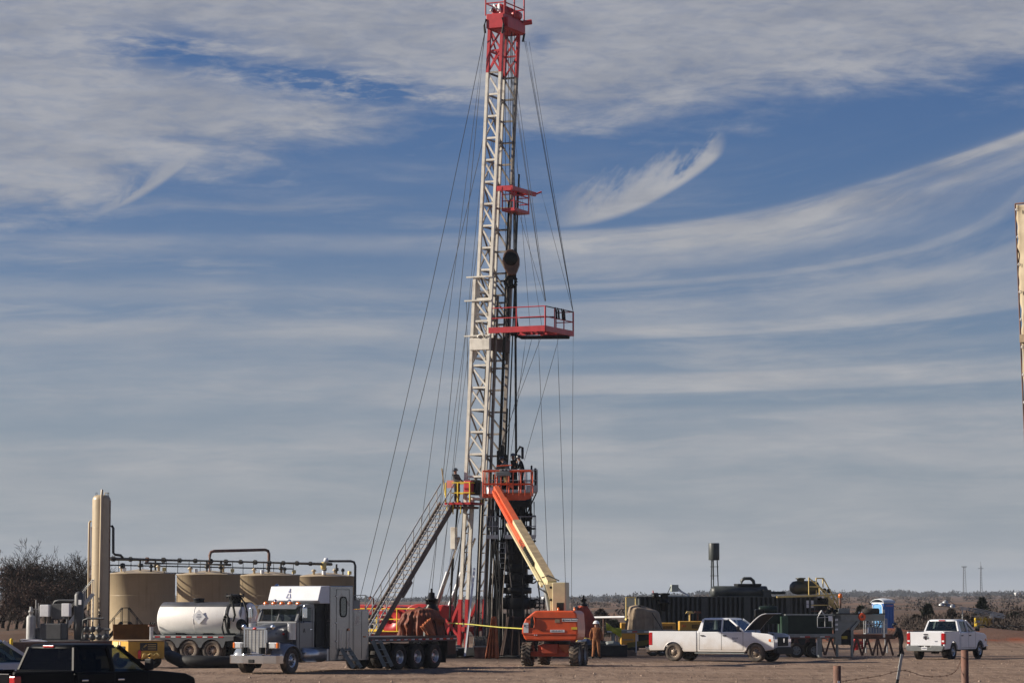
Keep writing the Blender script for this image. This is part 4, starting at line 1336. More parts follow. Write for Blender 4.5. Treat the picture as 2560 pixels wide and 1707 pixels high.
def build_tanker(t):
    # local x to the right along the trailer, rear at -x; y towards us is -y
    rad, zc, x0, x1 = .83, 2.0, -2.30, 2.35
    MB().lathe([(.001, x0 - .22), (.35, x0 - .19), (.62, x0 - .11), (.78, x0 - .02), (rad, x0 + .06), (rad, x1 - .06), (.78, x1 + .02), (.62, x1 + .10), (.3, x1 + .18), (.001, x1 + .2)],
               40, Matrix.Translation((0, 0, zc)) @ LX).build('tank_shell', m_tanker, t)
    def arc(u, v):
        a = R(90 - 42 + 84 * v)
        return (x0 + .02 + (x1 - x0 - .04) * u, -(rad + .008) * math.cos(a), zc + (rad + .008) * math.sin(a))
    MB().grid(arc, 4, 10).build('walkway', m_tanktop, t, solid=.012)
    for x in (-.35, 1.32):
        MB().lathe([(rad + .004, x - .012), (rad + .012, x - .01), (rad + .012, x + .01), (rad + .004, x + .012)], 40, Matrix.Translation((0, 0, zc)) @ LX).build('weld_band', m_tanker, t)
    MB().lathe([(rad + .01, 1.36), (rad + .02, 1.38), (rad + .02, 1.50), (rad + .01, 1.52)], 40, Matrix.Translation((0, 0, zc)) @ LX).build('black_band', m_black, t)
    # manway
    MB().lathe([(.26, 0), (.26, .14), (.30, .15), (.30, .19), (.001, .21)], 18, Matrix.Translation((-.45, 0, zc + rad))).build('manway', m_black, t)
    mw = MB().lathe([(.30, 0), (.30, .32), (.46, .33), (.46, .39), (.20, .45), (.001, .46)], 20, Matrix.Translation((1.55, -.1, zc + rad - .06))).build('pump_dome', m_black, t)
    for i in range(8):
        a = i * math.pi / 4
        rod('clamp', (1.55 + .43 * math.cos(a), -.1 + .43 * math.sin(a), zc + rad + .2), (1.55 + .43 * math.cos(a), -.1 + .43 * math.sin(a), zc + rad + .42), .03, m_black, mw)
    pipe('hose', [(1.60, -.3, zc + rad + .2), (1.72, -.75, zc + rad), (1.95, -.95, zc + .2), (1.86, -1.0, zc - .1)], .055, m_rubber, t, 8)
    pipe('hose', [(1.9, -.2, zc + rad + .25), (2.25, -.55, zc + rad), (2.5, -.7, zc + .3), (2.55, -.75, zc - .6)], .055, m_rubber, t, 8)
    pipe('hose', [(1.35, -.86, zc + .1), (1.5, -.98, zc + .25), (1.62, -1.0, zc + .1), (1.62, -1.0, zc - .2)], .06, m_rubber, t, 8)
    pipe('hose', [(1.33, -.88, zc + .05), (1.30, -1.0, zc - .4), (1.45, -1.05, zc - .85), (1.7, -1.05, zc - 1.0)], .05, m_rubber, t, 8)
    rod('stand_pipe', (2.2, -.8, zc - .7), (2.2, -.8, zc + rad), .025, m_black, t)
    MB().lathe([(.001, -.28), (.10, -.26), (.10, .26), (.001, .28)], 12, Matrix.Translation((1.62, -1.0, zc - .18))).build('scrubber', m_black, t)
    MB().lathe([(.05, 0), (.28, .02), (.28, .06), (.05, .08)], 20, Matrix.Translation((2.25, -.80, zc - .25)) @ Matrix.Rotation(math.pi / 2, 4, 'X')).build('valve_wheel', m_black, t)
    # placard on the shell
    c = Vector((-.02, -(rad + .03) * math.cos(R(3)), zc + .12))
    s = .36
    pl = MB().prism([(0, s), (s, 0), (0, -s), (-s, 0)], -.012, .012, mat=Matrix.Translation(c)).build('diamond_placard', m_plate, t)
    for i, w in enumerate((.16, .26, .26, .12)):
        block('print_line', (c.x, c.y - .016, c.z + .12 - i * .07), (w, .004, .030), m_grayink, pl)
    # frame, fenders, wheels
    for y in (-.45, .45):
        block('frame_rail', (.1, y, 1.12), (5.2, .12, .18), m_black, t)
    sk = MB()
    xs = (-1.62, -.40, .82)
    prof = [(-2.55, 1.20), (2.0, 1.20), (2.0, 1.00), (1.55, .95), (1.5, .72), (1.42, .62)]
    def bump(cx):
        return [(cx + .56 * math.cos(R(15 + 150 * i / 8)), .52 + .56 * math.sin(R(15 + 150 * i / 8)) * .95) for i in range(9)]
    for cx in reversed(xs):
        prof += bump(cx)
        prof += [(cx - .61, .62)]
    prof += [(-2.50, .75)]
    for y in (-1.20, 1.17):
        MB().prism(prof, y, y + .03).build('skirt', mat('shaded grey skirt', (.075, .08, .085), .5, var=.15, dirt=.2, dirt_col=(.10, .08, .065)), t)  # grey darkened so the colour holds the skirt's shade
    block('deck', (-.25, 0, 1.215), (4.6, 2.4, .03), m_graygreen, t)
    x = -2.5
    i = 0
    while x < 1.35:
        block('reflector_strip', (x + .13, -1.208, 1.155), (.25, .008, .055), m_lampred if i % 2 else m_tapewhite, t)
        x += .285
        i += 1
    rimd = mat('rust dusted rim', (.30, .24, .19), .6, metal=.3, var=.3, dirt=.5, dirt_col=(.24, .13, .07), dirt_scale=4)
    for cx in xs:
        for s in (-1, 1):
            wheel(t, (cx, s * 1.02, .50), .50, .28, .29, s, m_tyremud, rimd, 10, dual=True, deep=True)
        rod('axle', (cx, -.9, .5), (cx, .9, .5), .07, m_black, t)
    # rear bumper hoses
    for i in range(3):
        y = -.9 + i * .25
        pipe('rear_hose', [(-2.25, y, 1.15), (-2.55, y, 1.25), (-2.75 - .06 * i, y, 1.55), (-2.62, y, 1.85)], .045, m_rubber, t, 6)
    for x in (-1.2, .3, 1.5):
        MB().prism([(x - .3, 1.22), (x + .3, 1.22), (x + .18, 1.45), (x - .18, 1.45)], -.5, .5).build('saddle', m_black, t)
    block('nose_box', (2.05, 0, .95), (.9, 2.2, .5), m_black, t, .02)


build_tanker(tk)

# ------------------------------------------------------------------ tank battery
TANKS = []
T0 = on(355, 215)
for i in range(4):
    TANKS.append(Vector((T0.x + 3.80 * i, 215 + 9.4 * i, 0)))
TR, TZ = 2.36, 4.78
m_pipeblack = mat('black header pipe', (0.02, 0.019, 0.018), 0.5, var=0.4, dirt=0.25, dirt_col=(0.10, 0.06, 0.04))

tank_labels = ['leftmost tan storage tank, right beside the tall vessel', 'second tan storage tank from the left, under the rusty pipe arch',
               'third tan storage tank from the left, behind the silver truck cab', 'rightmost tan storage tank, with the black bent pipe']
for i, c in enumerate(TANKS):
    t = thing('storage_tank', tank_labels[i], 'storage tank', (c.x, c.y, 0), 0.2 * i, 'tan storage tanks in a row')
    MB().lathe([(TR, 0), (TR, TZ - .08), (TR + .05, TZ - .07), (TR + .05, TZ)], 64).build('shell', m_tank, t)
    MB().lathe([(TR + .04, TZ), (TR * .6, TZ + .16), (.3, TZ + .30), (.001, TZ + .31)], 48).build('roof', m_tank, t)
    for z in (1.6, 3.2):
        MB().lathe([(TR + .002, z - .01), (TR + .008, z), (TR + .002, z + .01)], 64).build('weld_seam', m_tank, t)
    for (a, r, h, kind) in ((200, 1.5, .45, 0), (235, 1.9, .35, 1), (300, 1.6, .55, 2), (330, 1.95, .38, 1), (20, 1.2, .5, 0)):
        x, y = r * math.cos(R(a)), r * math.sin(R(a))
        z0 = TZ + .31 * (1 - r / TR)
        if kind == 0:
            MB().lathe([(.10, -.1), (.10, h * .6), (.20, h * .62), (.20, h * .75), (.08, h), (.001, h)], 10, Matrix.Translation((x, y, z0))).build('roof_vent', m_tank, t)
        elif kind == 1:
            block('gauge_box', (x, y, z0 + h * .6), (.26, .22, .28), m_plate if a < 300 else m_paleyellow, t, .02)
            rod('gauge_post', (x, y, z0 - .05), (x, y, z0 + h * .5), .03, m_black, t)
        else:
            rod('valve_stem', (x, y, z0 - .1), (x, y, z0 + h), .07, m_pipeblack, t, 8)
            MB().lathe([(.001, 0), (.14, .02), (.14, .2), (.001, .22)], 10, Matrix.Translation((x, y, z0 + h * .5))).build('valve', m_pipeblack, t)


def tank_pt(i, along, z, back=0.0):
    """point above the tank row: i may be fractional"""
    k0 = max(0, min(2, int(math.floor(i))))
    d = TANKS[1] - TANKS[0]
    p = TANKS[0] + d * i
    nrm = Vector((-d.y, d.x, 0)).normalized()
    p = p + nrm * back
    return Vector((p.x, p.y, z))


# header pipes along the tank tops
hp = thing('header_pipe', 'black header pipework running along the tops of the four tan tanks', 'pipe', (0, 0, 0))
pipe('main_pipe', [tank_pt(-.55, 0, TZ + .98, -.5), tank_pt(3.0, 0, TZ + .98, -.5)], .135, m_pipeblack, hp, 10)
pipe('vapour_pipe', [tank_pt(-.1, 0, TZ + .72, -.8), tank_pt(1.2, 0, TZ + .74, -.8)], .09, m_pipeblack, hp, 8)
for i in range(15):
    u = -.5 + i * .24
    p = tank_pt(u, 0, TZ + .98, -.5)
    d = (TANKS[1] - TANKS[0]).normalized()
    rod('flange', p - d * .06, p + d * .06, .185 if i % 3 else .20, m_pipeblack if i != 2 else m_rust, hp, 10)
for i in range(4):
    for off in (-.12, .10):
        p = tank_pt(i + off, 0, TZ + .2, -.5)
        rod('drop_pipe', p, p + Vector((0, 0, .8)), .075, m_pipeblack, hp, 8)
        MB().lathe([(.001, 0), (.17, .03), (.17, .26), (.001, .3)], 10, Matrix.Translation(p + Vector((0, 0, .22)))).build('valve', m_pipeblack, hp)

# rusty goal-post arch
a0, a1_ = at(524, 1440, 223.5), at(672, 1440, 233.5)
za = at(524, 1377, 223.5).z
pts = [(a0.x, a0.y, TZ), (a0.x, a0.y, za - .30), (a0.x + .08, a0.y, za - .08), (a0.x + .30, a0.y + .05, za), (a1_.x - .3, a1_.y - .05, za + .26), (a1_.x - .08, a1_.y, za + .18), (a1_.x, a1_.y, za - .04), (a1_.x, a1_.y, TZ)]
ar = thing('pipe_arch', 'rusty pipe arch standing over the second and third tanks', 'pipe', (0, 0, 0))
pipe('pipe', pts, .115, m_rust, ar, 10)
for q in (pts[1], pts[6]):
    rod('collar', (q[0], q[1], TZ + .75), (q[0], q[1], TZ + .9), .19, m_rust, ar, 10)
# black bent pipe on the right tank
b0, b1 = at(812, 1440, 241.5), at(888, 1440, 241.5)
zb_ = at(812, 1402, 241.5).z
bpn = thing('bent_pipe', 'black bent pipe running down the right side of the rightmost tank', 'pipe', (0, 0, 0))
pipe('pipe', [(b0.x, b0.y, TZ + .1), (b0.x, b0.y, zb_ - .2), (b0.x + .2, b0.y, zb_), (b1.x - .35, b1.y, zb_), (b1.x - .1, b1.y, zb_ - .08), (b1.x, b1.y, zb_ - .35), (b1.x, b1.y, .2)], .10, m_pipeblack, bpn, 10)
MB().lathe([(.001, -.35), (.2, -.3), (.24, 0), (.2, .25), (.001, .3)], 12, Matrix.Translation((b0.x - .1, b0.y - .1, zb_ - .35))).build('regulator', m_paleyellow, bpn)
MB().lathe([(.001, -.2), (.2, -.15), (.2, .15), (.001, .2)], 12, Matrix.Translation((b0.x + .1, b0.y - .1, zb_ + .05)) @ Matrix.Rotation(math.pi / 2, 4, 'Y')).build('regulator', m_plate, bpn)

# catwalk behind the tank tops with hand rails
cw = thing('catwalk', 'narrow steel catwalk with dark hand rails behind the tank tops', 'catwalk', (0, 0, 0))
p0, p1 = tank_pt(.12, 0, TZ + .15, 4.3), tank_pt(3.35, 0, TZ + .15, 4.3)
beam('walkway', p0, p1, .8, .06, m_black, cw)
for k_, z in (('hand_rail', 1.0), ('mid_rail', .5)):
    rod(k_, p0 + Vector((-.3, -.2, z)), p1 + Vector((-.3, -.2, z)), .055, m_black, cw)
for i in range(19):
    p = p0.lerp(p1, i / 18) + Vector((-.3, -.2, 0))
    rod('rail_post', p, p + Vector((0, 0, 1.06)), .028, m_black, cw)
for i in range(6):
    p = p0.lerp(p1, i / 5)
    rod('support_post', (p.x, p.y, 0), p, .06, m_black, cw)

# A-shaped stile in front of the first tank
sp_ = on(314, 208)
sl = thing('stile_stairs', 'dark steel stile stairs with hand rails in front of the leftmost tank', 'stairs', (sp_.x, 208, 0))
for s in (-1, 1):
    for y in (-.4, .4):
        pipe('hand_rail', [(s * 1.35, y, 1.0), (s * .22, y, 2.35), (0, y, 2.35)], .035, m_black, sl)
        beam('stringer', (s * 1.35, y, .05), (s * .25, y, 1.35), .05, .18, m_black, sl)
        for u in (0.0, .5, 1.0):
            q = Vector((s * 1.35, y, .05)).lerp(Vector((s * .25, y, 1.35)), u)
            rod('rail_post', q, q + Vector((0, 0, 1.0)), .028, m_black, sl)
    for i in range(5):
        q = Vector((s * 1.35, 0, .05)).lerp(Vector((s * .25, 0, 1.35)), (i + .5) / 5)
        block('tread', q, (.24, .78, .035), m_black, sl)
block('landing', (0, 0, 1.38), (.6, .8, .04), m_black, sl)
rl = thing('guard_rail', 'brown guard rail in front of the leftmost storage tank', 'railing', (on(395, 207).x, 207, 0))
for x in (-1.9, -.9, .1, 1.1):
    rod('post', (x, 0, 0), (x, 0, 1.15), .03, m_rust, rl)
for z in (.6, 1.15):
    rod('rail', (-1.9, 0, z), (1.1, 0, z), .028, m_rust, rl)

# ------------------------------------------------------------------ tall vertical vessel
vp = on(251, 205)
vs = thing('tall_vessel', 'tall slim tan vertical vessel with domed top and side pipes', 'vessel', (vp.x, 205, 0))
VR = .625
zt_ = at(251, 1236, 205).z
MB().lathe([(VR, 0), (VR, zt_ - .38), (VR * .96, zt_ - .24), (VR * .8, zt_ - .10), (VR * .5, zt_ - .02), (.001, zt_)], 40).build('shell', m_tank, vs)
for z in (.35, 2.8, 5.3, 7.8):
    MB().lathe([(VR + .003, z - .015), (VR + .010, z), (VR + .003, z + .015)], 40).build('weld_seam', m_tank, vs)
MB().lathe([(VR + .12, 0), (VR + .12, .06), (VR, .07)], 40).build('base_ring', m_tank, vs)
pipe('vent_pipe', [(.05, -VR - .12, 1.9), (.05, -VR - .12, 3.0), (.10, -VR - .10, zt_ - .2), (.10, -VR + .1, zt_ + .30)], .085, m_tank, vs, 8)
pipe('vent_pipe_foot', [(.05, -VR - .12, 2.0), (.05, -VR - .12, 1.2), (-.1, -VR - .15, 1.0), (-.6, -VR - .15, 1.0)], .09, m_pipeblack, vs, 8)
zl = at(228, 1302, 205).z
pipe('side_pipe', [(-VR + .05, 0, zl), (-VR - .12, 0, zl), (-VR - .20, 0, zl - .12), (-VR - .20, 0, 2.2)], .075, m_tank, vs, 8)
pipe('side_pipe_foot', [(-VR - .20, 0, 2.3), (-VR - .20, 0, 1.2), (-VR - .2, 0, .3)], .075, m_pipeblack, vs, 8)
for z in (2.55, 5.0):
    rod('pipe_bracket', (-VR - .2, 0, z), (-VR, 0, z), .03, m_rust, vs)
rod('level_pipe', (-VR - .05, -.1, 3.1), (-VR - .05, -.1, zl - .4), .03, m_rust, vs)
zr = at(275, 1314, 205).z
v1, v2 = at(280, 1314, 205), at(305, 1386, 205)
pipe('outlet_pipe', [(VR - .02, 0, zr), (VR + .10, 0, zr), (VR + .20, 0, zr - .15), (VR + .22, 0, v2.z + .12), (VR + .35, 0, v2.z), (v2.x - vp.x - .12, .2, v2.z - .04), (v2.x - vp.x, .3, v2.z - .2), (v2.x - vp.x, .4, TZ + 1.0)], .09, m_pipeblack, vs, 8)
MB().lathe([(.001, -.2), (.17, -.15), (.17, .15), (.001, .2)], 10, Matrix.Translation((v2.x - vp.x, .4, v2.z - .75))).build('valve', m_pipeblack, vs)
for a in (0.3, 2.6):
    MB().path([(VR * .7 * math.cos(a) + .06 * math.cos(b), VR * .7 * math.sin(a), zt_ - .02 + .08 + .09 * math.sin(b)) for b in [i * .785 for i in range(8)]], .018, 5, closed=True).build('lifting_eye', m_black, vs)
MB().path([(VR - .12, -.1, zt_ - .3), (VR - .12, -.1, zt_ + .12), (VR - .4, -.1, zt_ + .12), (VR - .4, -.1, zt_ - .05)], .035, 6).build('relief_pipe', m_tank, vs)
MB().box((VR - .02, -.15, zt_ / 2 + .2), (.10, .10, zt_ - 1.2)).build('cable_tray', m_rust, vs)

# stairway left of the vessel
st0 = on(196, 204)
sw = thing('metal_stairway', 'grey metal stairway climbing right to the tall vessel', 'stairs', (st0.x, 204, 0))
lo, hi = Vector((-.9, 0, .9)), Vector((1.0, 0, 3.3))
for y in (-.35, .35):
    beam('stringer', lo + Vector((0, y, 0)), hi + Vector((0, y, 0)), .05, .2, m_steel, sw)
    pipe('hand_rail', [lo + Vector((0, y, 1.0)), hi + Vector((0, y, 1.0))], .03, m_steel, sw)
    for u in (.1, .4, .7, 1.0):
        q = lo.lerp(hi, u) + Vector((0, y, 0))
        rod('rail_post', q, q + Vector((0, 0, 1.0)), .025, m_steel, sw)
for i in range(11):
    block('tread', lo.lerp(hi, (i + .5) / 11), (.22, .7, .03), m_steel, sw)
for x in (-.9, 1.0):
    rod('support', (x, 0, 0), (x, 0, .9 if x < 0 else 3.2), .05, m_steel, sw)

# ------------------------------------------------------------------ equipment skids at far left
m_graypaint = mat('grey machine paint', (0.34, 0.34, 0.33), .5, var=.15, dirt=.3, dirt_col=(.12, .10, .085))
m_darkgrey = mat('dark grey machine paint', (0.045, 0.047, 0.05), .5, var=.2, dirt=.2, dirt_col=(.1, .08, .07))
e0 = on(82, 196)
sk1 = thing('filter_vessel', 'mottled grey upright filter vessel on a light plate at far left', 'vessel', (e0.x, 196, ground_z(e0.x, 196)))
block('base_plate', (0, 0, .32), (1.4, 1.0, .06), m_plate, sk1)
for x in (-.6, .6):
    block('foot', (x, 0, .15), (.08, .8, .3), m_steel, sk1)
MB().lathe([(.30, .35), (.30, 1.75), (.22, 1.88), (.001, 1.92)], 20, Matrix.Translation((-.1, 0, 0))).build('shell', m_graypaint, sk1)
MB().lathe([(.13, 1.9), (.13, 2.05), (.17, 2.06), (.17, 2.2), (.10, 2.22), (.10, 2.45), (.001, 2.46)], 14, Matrix.Translation((-.1, 0, 0))).build('valve_head', m_graypaint, sk1)
for x, z1 in ((.35, 2.7), (.45, 2.5), (.20, 2.9)):
    rod('upright_pipe', (x, .1, .35), (x, .1, z1), .04, m_graypaint, sk1)
rod('cross_pipe', (-.1, .1, 2.3), (.45, .1, 2.3), .04, m_graypaint, sk1)
e1 = on(145, 196)
sk2 = thing('compressor_skid', 'dark compressor skid with white panel boxes and a grey upright bottle', 'compressor', (e1.x, 196, 0), R(-16))
block('skid_base', (-.2, 0, .22), (4.3, 1.6, .2), m_darkgrey, sk2)
block('engine', (-.25, 0, .85), (1.5, 1.1, 1.05), m_darkgrey, sk2, .06)
block('motor', (-1.35, 0, .72), (.75, .7, .7), m_darkgrey, sk2, .08)
block('junction_box', (-1.62, -.45, .86), (.3, .25, .35), m_graypaint, sk2, .02)
block('panel_box', (-.72, -.3, 2.2), (.62, .5, .78), m_plate, sk2, .03)
block('panel_box', (.2, -.1, 2.15), (.95, .5, 1.0), m_darkgrey, sk2, .03)
block('panel_box', (.78, -.35, 2.25), (.55, .4, .85), m_plate, sk2, .03)
for x in (-.6, .15, .8):
    rod('panel_post', (x, -.2, .3), (x, -.2, 1.9), .05, m_darkgrey, sk2)
MB().lathe([(.001, .3), (.3, .35), (.31, 1.5), (.31, 3.2), (.2, 3.4), (.001, 3.46)], 20, Matrix.Translation((1.45, .1, 0))).build('upright_bottle', m_darkgrey, sk2)
block('bottle_sign', (1.66, -.22, 2.75), (.2, .03, .32), m_plate, sk2)
pipe('elbow_pipe', [(-.35, 0, 1.2), (-.35, 0, 2.55), (-.2, 0, 2.8), (.1, 0, 2.86), (1.3, .05, 2.86)], .085, m_darkgrey, sk2, 8)
pipe('elbow_pipe', [(1.9, -.3, .4), (1.95, -.3, 1.6), (2.3, -.3, 1.7), (3.4, -.3, 1.7)], .07, m_darkgrey, sk2, 8)
for i in range(7):
    x = 2.1 + (i % 4) * .45
    z = .5 + .5 * (i // 4)
    MB().lathe([(.001, -.2), (.18, -.16), (.18, .16), (.001, .2)], 10, Matrix.Translation((x, -.2, z)) @ Matrix.Rotation(R(40 * i), 4, 'X')).build('valve', m_darkgrey, sk2)
    rod('valve_stem', (x, -.2, z), (x, -.2, z + .5), .03, m_darkgrey, sk2)
for z in (.5, 1.0):
    rod('manifold', (1.9, -.2, z), (3.8, -.2, z), .075, m_darkgrey, sk2, 8)

# ------------------------------------------------------------------ steel containment wall
m_wall = mat('brown painted steel wall', (0.115, 0.062, 0.048), .55, var=.15, dirt=.2, dirt_col=(.07, .045, .035))
cwl = thing('containment_wall', 'low brown ribbed steel wall in front of the tank battery', 'wall', (0, 0, 0))
wpts = [at(-40, 1604, 152), at(60, 1603, 153), at(290, 1601, 158), at(560, 1601, 166)]
for (a, b) in zip(wpts[:-1], wpts[1:]):
    L = (Vector((b.x, b.y, 0)) - Vector((a.x, a.y, 0)))
    n = max(1, round(L.length / 1.35))
    for i in range(n):
        p, q = Vector((a.x, a.y, 0)).lerp(Vector((b.x, b.y, 0)), i / n), Vector((a.x, a.y, 0)).lerp(Vector((b.x, b.y, 0)), (i + 1) / n)
        d = (q - p).normalized()
        mb = MB()
        zs = [0.0]
        rows = []
        for j in range(8):
            z0 = j * .095
            rows += [(0, z0), (-.03, z0 + .02), (-.03, z0 + .07), (0, z0 + .09)]
        nn = Vector((-d.y, d.x, 0))
        vs_ = []
        for (o, z) in rows:
            for e in (p + d * .02, q - d * .02):
                vs_.append(e + nn * o + Vector((0, 0, z)))
        mb.add(vs_, [(2 * k2, 2 * k2 + 1, 2 * k2 + 3, 2 * k2 + 2) for k2 in range(len(rows) - 1)])
        mb.build('panel', m_wall, cwl, solid=.01)
        rod('post', (p.x, p.y, 0), (p.x, p.y, .78), .05, m_wall, cwl)
    beam('cap', (a.x, a.y, .775), (b.x, b.y, .775), .10, .04, mat('tan wall cap', (.26, .19, .15), .6), cwl)

# yellow pipe barrier
yb_ = on(30, 148)
ybar = thing('pipe_barrier', 'yellow pipe barrier at the far left of the pad', 'barrier', (yb_.x, 148, 0))
rod('post', (0, 0, 0), (0, 0, .98), .085, m_yellow, ybar, 12)
MB().lathe([(.085, .98), (.05, 1.03), (.001, 1.04)], 12).build('post_cap', m_yellow, ybar)
rod('rail', (-2.2, 0, .70), (0, 0, .72), .05, m_yellow, ybar, 8)
rod('post', (-2.2, 0, 0), (-2.2, 0, .9), .085, m_yellow, ybar, 12)
# white lid lying by the skid
wl = on(90, 165)
cv = MB().prism([(-1.0, 0), (-.7, .24), (-.3, .30), (.5, .26), (1.0, .05), (1.0, 0)], -.5, .5).build('skid_cover', m_plate)
cv.location = (wl.x, 165, .42)
tag(cv, 'white sloping cover behind the brown steel wall at left', 'cover')
block('prop', (0, 0, -.22), (1.6, .8, .42), m_darkgrey, cv)

# ------------------------------------------------------------------ yellow compressor with lid open
gen = thing('tow_compressor', 'yellow towable compressor with its shade-darkened lid standing open', 'compressor', (-15.75, 129.3, 0), R(20))
HX, LY = .80, 3.2                                  # half width, length going back
MB().span((-HX, 0, .42), (HX, LY, 1.16)).build('body', m_catyellow, gen, .03)
MB().span((-HX - .02, -.02, 1.165), (HX + .02, LY + .02, 1.20)).build('top_rim', mat('dusty top', (.34, .25, .17), .9, spec=.1), gen)
MB().add([(-HX, LY - .25, 1.2), (HX + .2, LY - .25, 1.2), (HX + .16, LY - .05, 1.86), (-HX + .04, LY - .05, 1.86)], [(0, 1, 2, 3)]).build('open_lid', mat('shade-dark lid paint', (.15, .065, .018), .9, var=.2, dirt=.3, dirt_col=(.1, .06, .03), spec=.1), gen, solid=.05)  # lid colour darkened to brown to stand for its shade
block('control_panel', (-HX - .015, 2.35, .98), (.03, 1.1, .28), mat('pale label', (.62, .56, .26), .5, var=.2), gen)
block('panel_recess', (-HX - .02, .9, .86), (.03, .8, .16), m_black, gen)
block('panel_strip', (-HX - .02, 1.5, 1.02), (.03, .12, .22), m_plate, gen)
sg = block('sign_plate', (.10, -.015, .93), (.76, .02, .34), m_ink, gen)
for i in range(3):
    block('print_line', (.24, -.03, 1.02 - i * .09), (.36, .006, .035), mat('tan print', (.40, .28, .10), .5), sg)
MB().path([(-.20, -.028, .82), (-.10, -.028, .93), (.0, -.028, 1.02)], .035, 5).build('print_mark', mat('tan print', (.40, .28, .10), .5), sg)
rod('exhaust_pipe', (.45, 1.0, 1.18), (.45, 1.0, 1.78), .085, m_alu, gen, 12)
block('exhaust_cap', (.45, 1.0, 1.82), (.26, .26, .08), m_rust, gen, .02)
MB().lathe([(.001, 0), (.08, .02), (.08, .30), (.03, .38), (.001, .39)], 12, Matrix.Translation((-.32, -.12, .42))).build('fire_extinguisher', m_lampred, gen)
for s in (-1, 1):
    wheel(gen, (s * (HX - .05), 1.8, .33), .33, .2, .18, s, m_tyremud, m_graygreen, 5)
pipe('tow_bar', [(0, 0, .5), (0, -.9, .45)], .05, m_catyellow, gen)
block('skirt', (0, 1.6, .36), (1.4, 2.9, .12), m_black, gen)
rod('jack_leg', (0, -.6, .0), (0, -.6, .6), .04, m_black, gen)
MB().grid(lambda u, v: (-.25 + .7 * u, -.55 + .4 * v + .06 * math.sin(u * 11), .62 - .18 * v + .06 * math.sin(u * 17 + v * 4)), 12, 6).build('cloth_rag', m_paleyellow, gen, solid=.02)

# big black hose lying on the ground
h0 = [at(404, 1612, 133), at(428, 1640, 131), at(452, 1657, 129.5), at(480, 1664, 129)]
hpts = [(p.x, p.y, max(p.z, .30)) for p in h0]
q = on(560, 129)
hpts += [(q.x, 129.2, .27), (on(610, 129.5).x, 129.8, .26), (on(648, 130).x, 130.2, .26)]
hz = MB().path(hpts, .27, 14).build('black_hose', mat('black fabric duct', (.006, .006, .0065), .7, var=.3, bump=.3, bump_scale=8))
tag(hz, 'thick black duct hose lying on the ground behind the silver truck', 'hose')

# ------------------------------------------------------------------ workover rig
RIG = thing('workover_rig', 'tall white and red lattice mast workover rig with red carrier', 'oil rig', (-1.88, 158.0, 0), math.atan2(-.42, .905))
LEAN = 0.0487
RZ = Matrix.Rotation(math.atan2(-.42, .905), 3, 'Z')
RO = Vector((-1.88, 158.0, 0))


def rw(v):
    """rig coordinates to world"""
    return RZ @ Vector(v) + RO


def rl_(p):
    return RZ.transposed() @ (Vector(p) - RO)


def zpx(py):
    return 3 + (1495 - py) / 47.26


def cx(z):
    return LEAN * z


def section(name, z0, z1, hx, hy, bays, leg_mats, brace_mats, leg_w, xbrace=False, flip=False):
    """four-leg lattice, open at the front (+x); near side = -y"""
    sec = node(name, RIG)
    for sx in (-1, 1):
        for sy in (-1, 1):
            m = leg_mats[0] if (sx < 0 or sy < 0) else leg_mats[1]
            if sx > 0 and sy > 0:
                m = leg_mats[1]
            beam('leg', (cx(z0) + sx * hx, sy * hy, z0), (cx(z1) + sx * hx, sy * hy, z1), leg_w, leg_w, m, sec, (1, 0, 0))
    dz = (z1 - z0) / bays
    for i in range(bays + 1):
        z = z0 + i * dz
        for sy in (-1, 1):
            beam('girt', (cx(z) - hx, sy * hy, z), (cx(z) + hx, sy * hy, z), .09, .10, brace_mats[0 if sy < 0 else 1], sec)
        beam('girt', (cx(z) - hx, -hy, z), (cx(z) - hx, hy, z), .08, .09, brace_mats[1], sec)
    for i in range(bays):
        za, zb2 = z0 + i * dz, z0 + (i + 1) * dz
        up = (i % 2 == 0) if flip else False
        for sy in (-1, 1):
            s = 1 if up else -1
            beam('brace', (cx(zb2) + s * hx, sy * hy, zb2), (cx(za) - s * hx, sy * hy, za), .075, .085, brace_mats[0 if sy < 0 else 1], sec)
            if xbrace:
                beam('brace', (cx(zb2) - s * hx, sy * hy, zb2), (cx(za) + s * hx, sy * hy, za), .075, .085, brace_mats[0 if sy < 0 else 1], sec)
        if i % 2 == 0 and i + 1 < bays:
            zc_ = zb2 + dz
            beam('brace', (cx(zc_) - hx, -hy, zc_), (cx(za) - hx, hy, za), .07, .07, brace_mats[1], sec)
            beam('brace', (cx(zc_) - hx, hy, zc_), (cx(za) - hx, -hy, za), .07, .07, brace_mats[1], sec)
    return sec


Z_RED, Z_TOP = zpx(184), zpx(74)
Z_JOIN = zpx(698)
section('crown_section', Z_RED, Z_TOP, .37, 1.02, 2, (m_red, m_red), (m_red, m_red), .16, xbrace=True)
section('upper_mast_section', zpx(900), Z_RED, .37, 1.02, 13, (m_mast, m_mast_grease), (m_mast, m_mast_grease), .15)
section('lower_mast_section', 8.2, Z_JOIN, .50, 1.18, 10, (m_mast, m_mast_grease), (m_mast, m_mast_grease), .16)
jn = node('section_joint', RIG)
for z, ext in ((Z_JOIN, .45), (zpx(757), .50), (zpx(845), .42)):
    beam('joint_plate', (cx(z) - .5 - ext, -1.18 - .09, z), (cx(z) + .56, -1.18 - .09, z), .10, .07, m_mast, jn)
zc0 = zpx(866)
block('joint_box', (cx(zc0), -1.20, zc0), (1.16, .22, .62), m_mast, jn, .02)
block('joint_box', (cx(zc0) + .52, .05, zc0), (.22, 2.2, .66), mat('rust brown plate', (.09, .05, .035), .7, var=.3, dirt=.3), jn, .02)
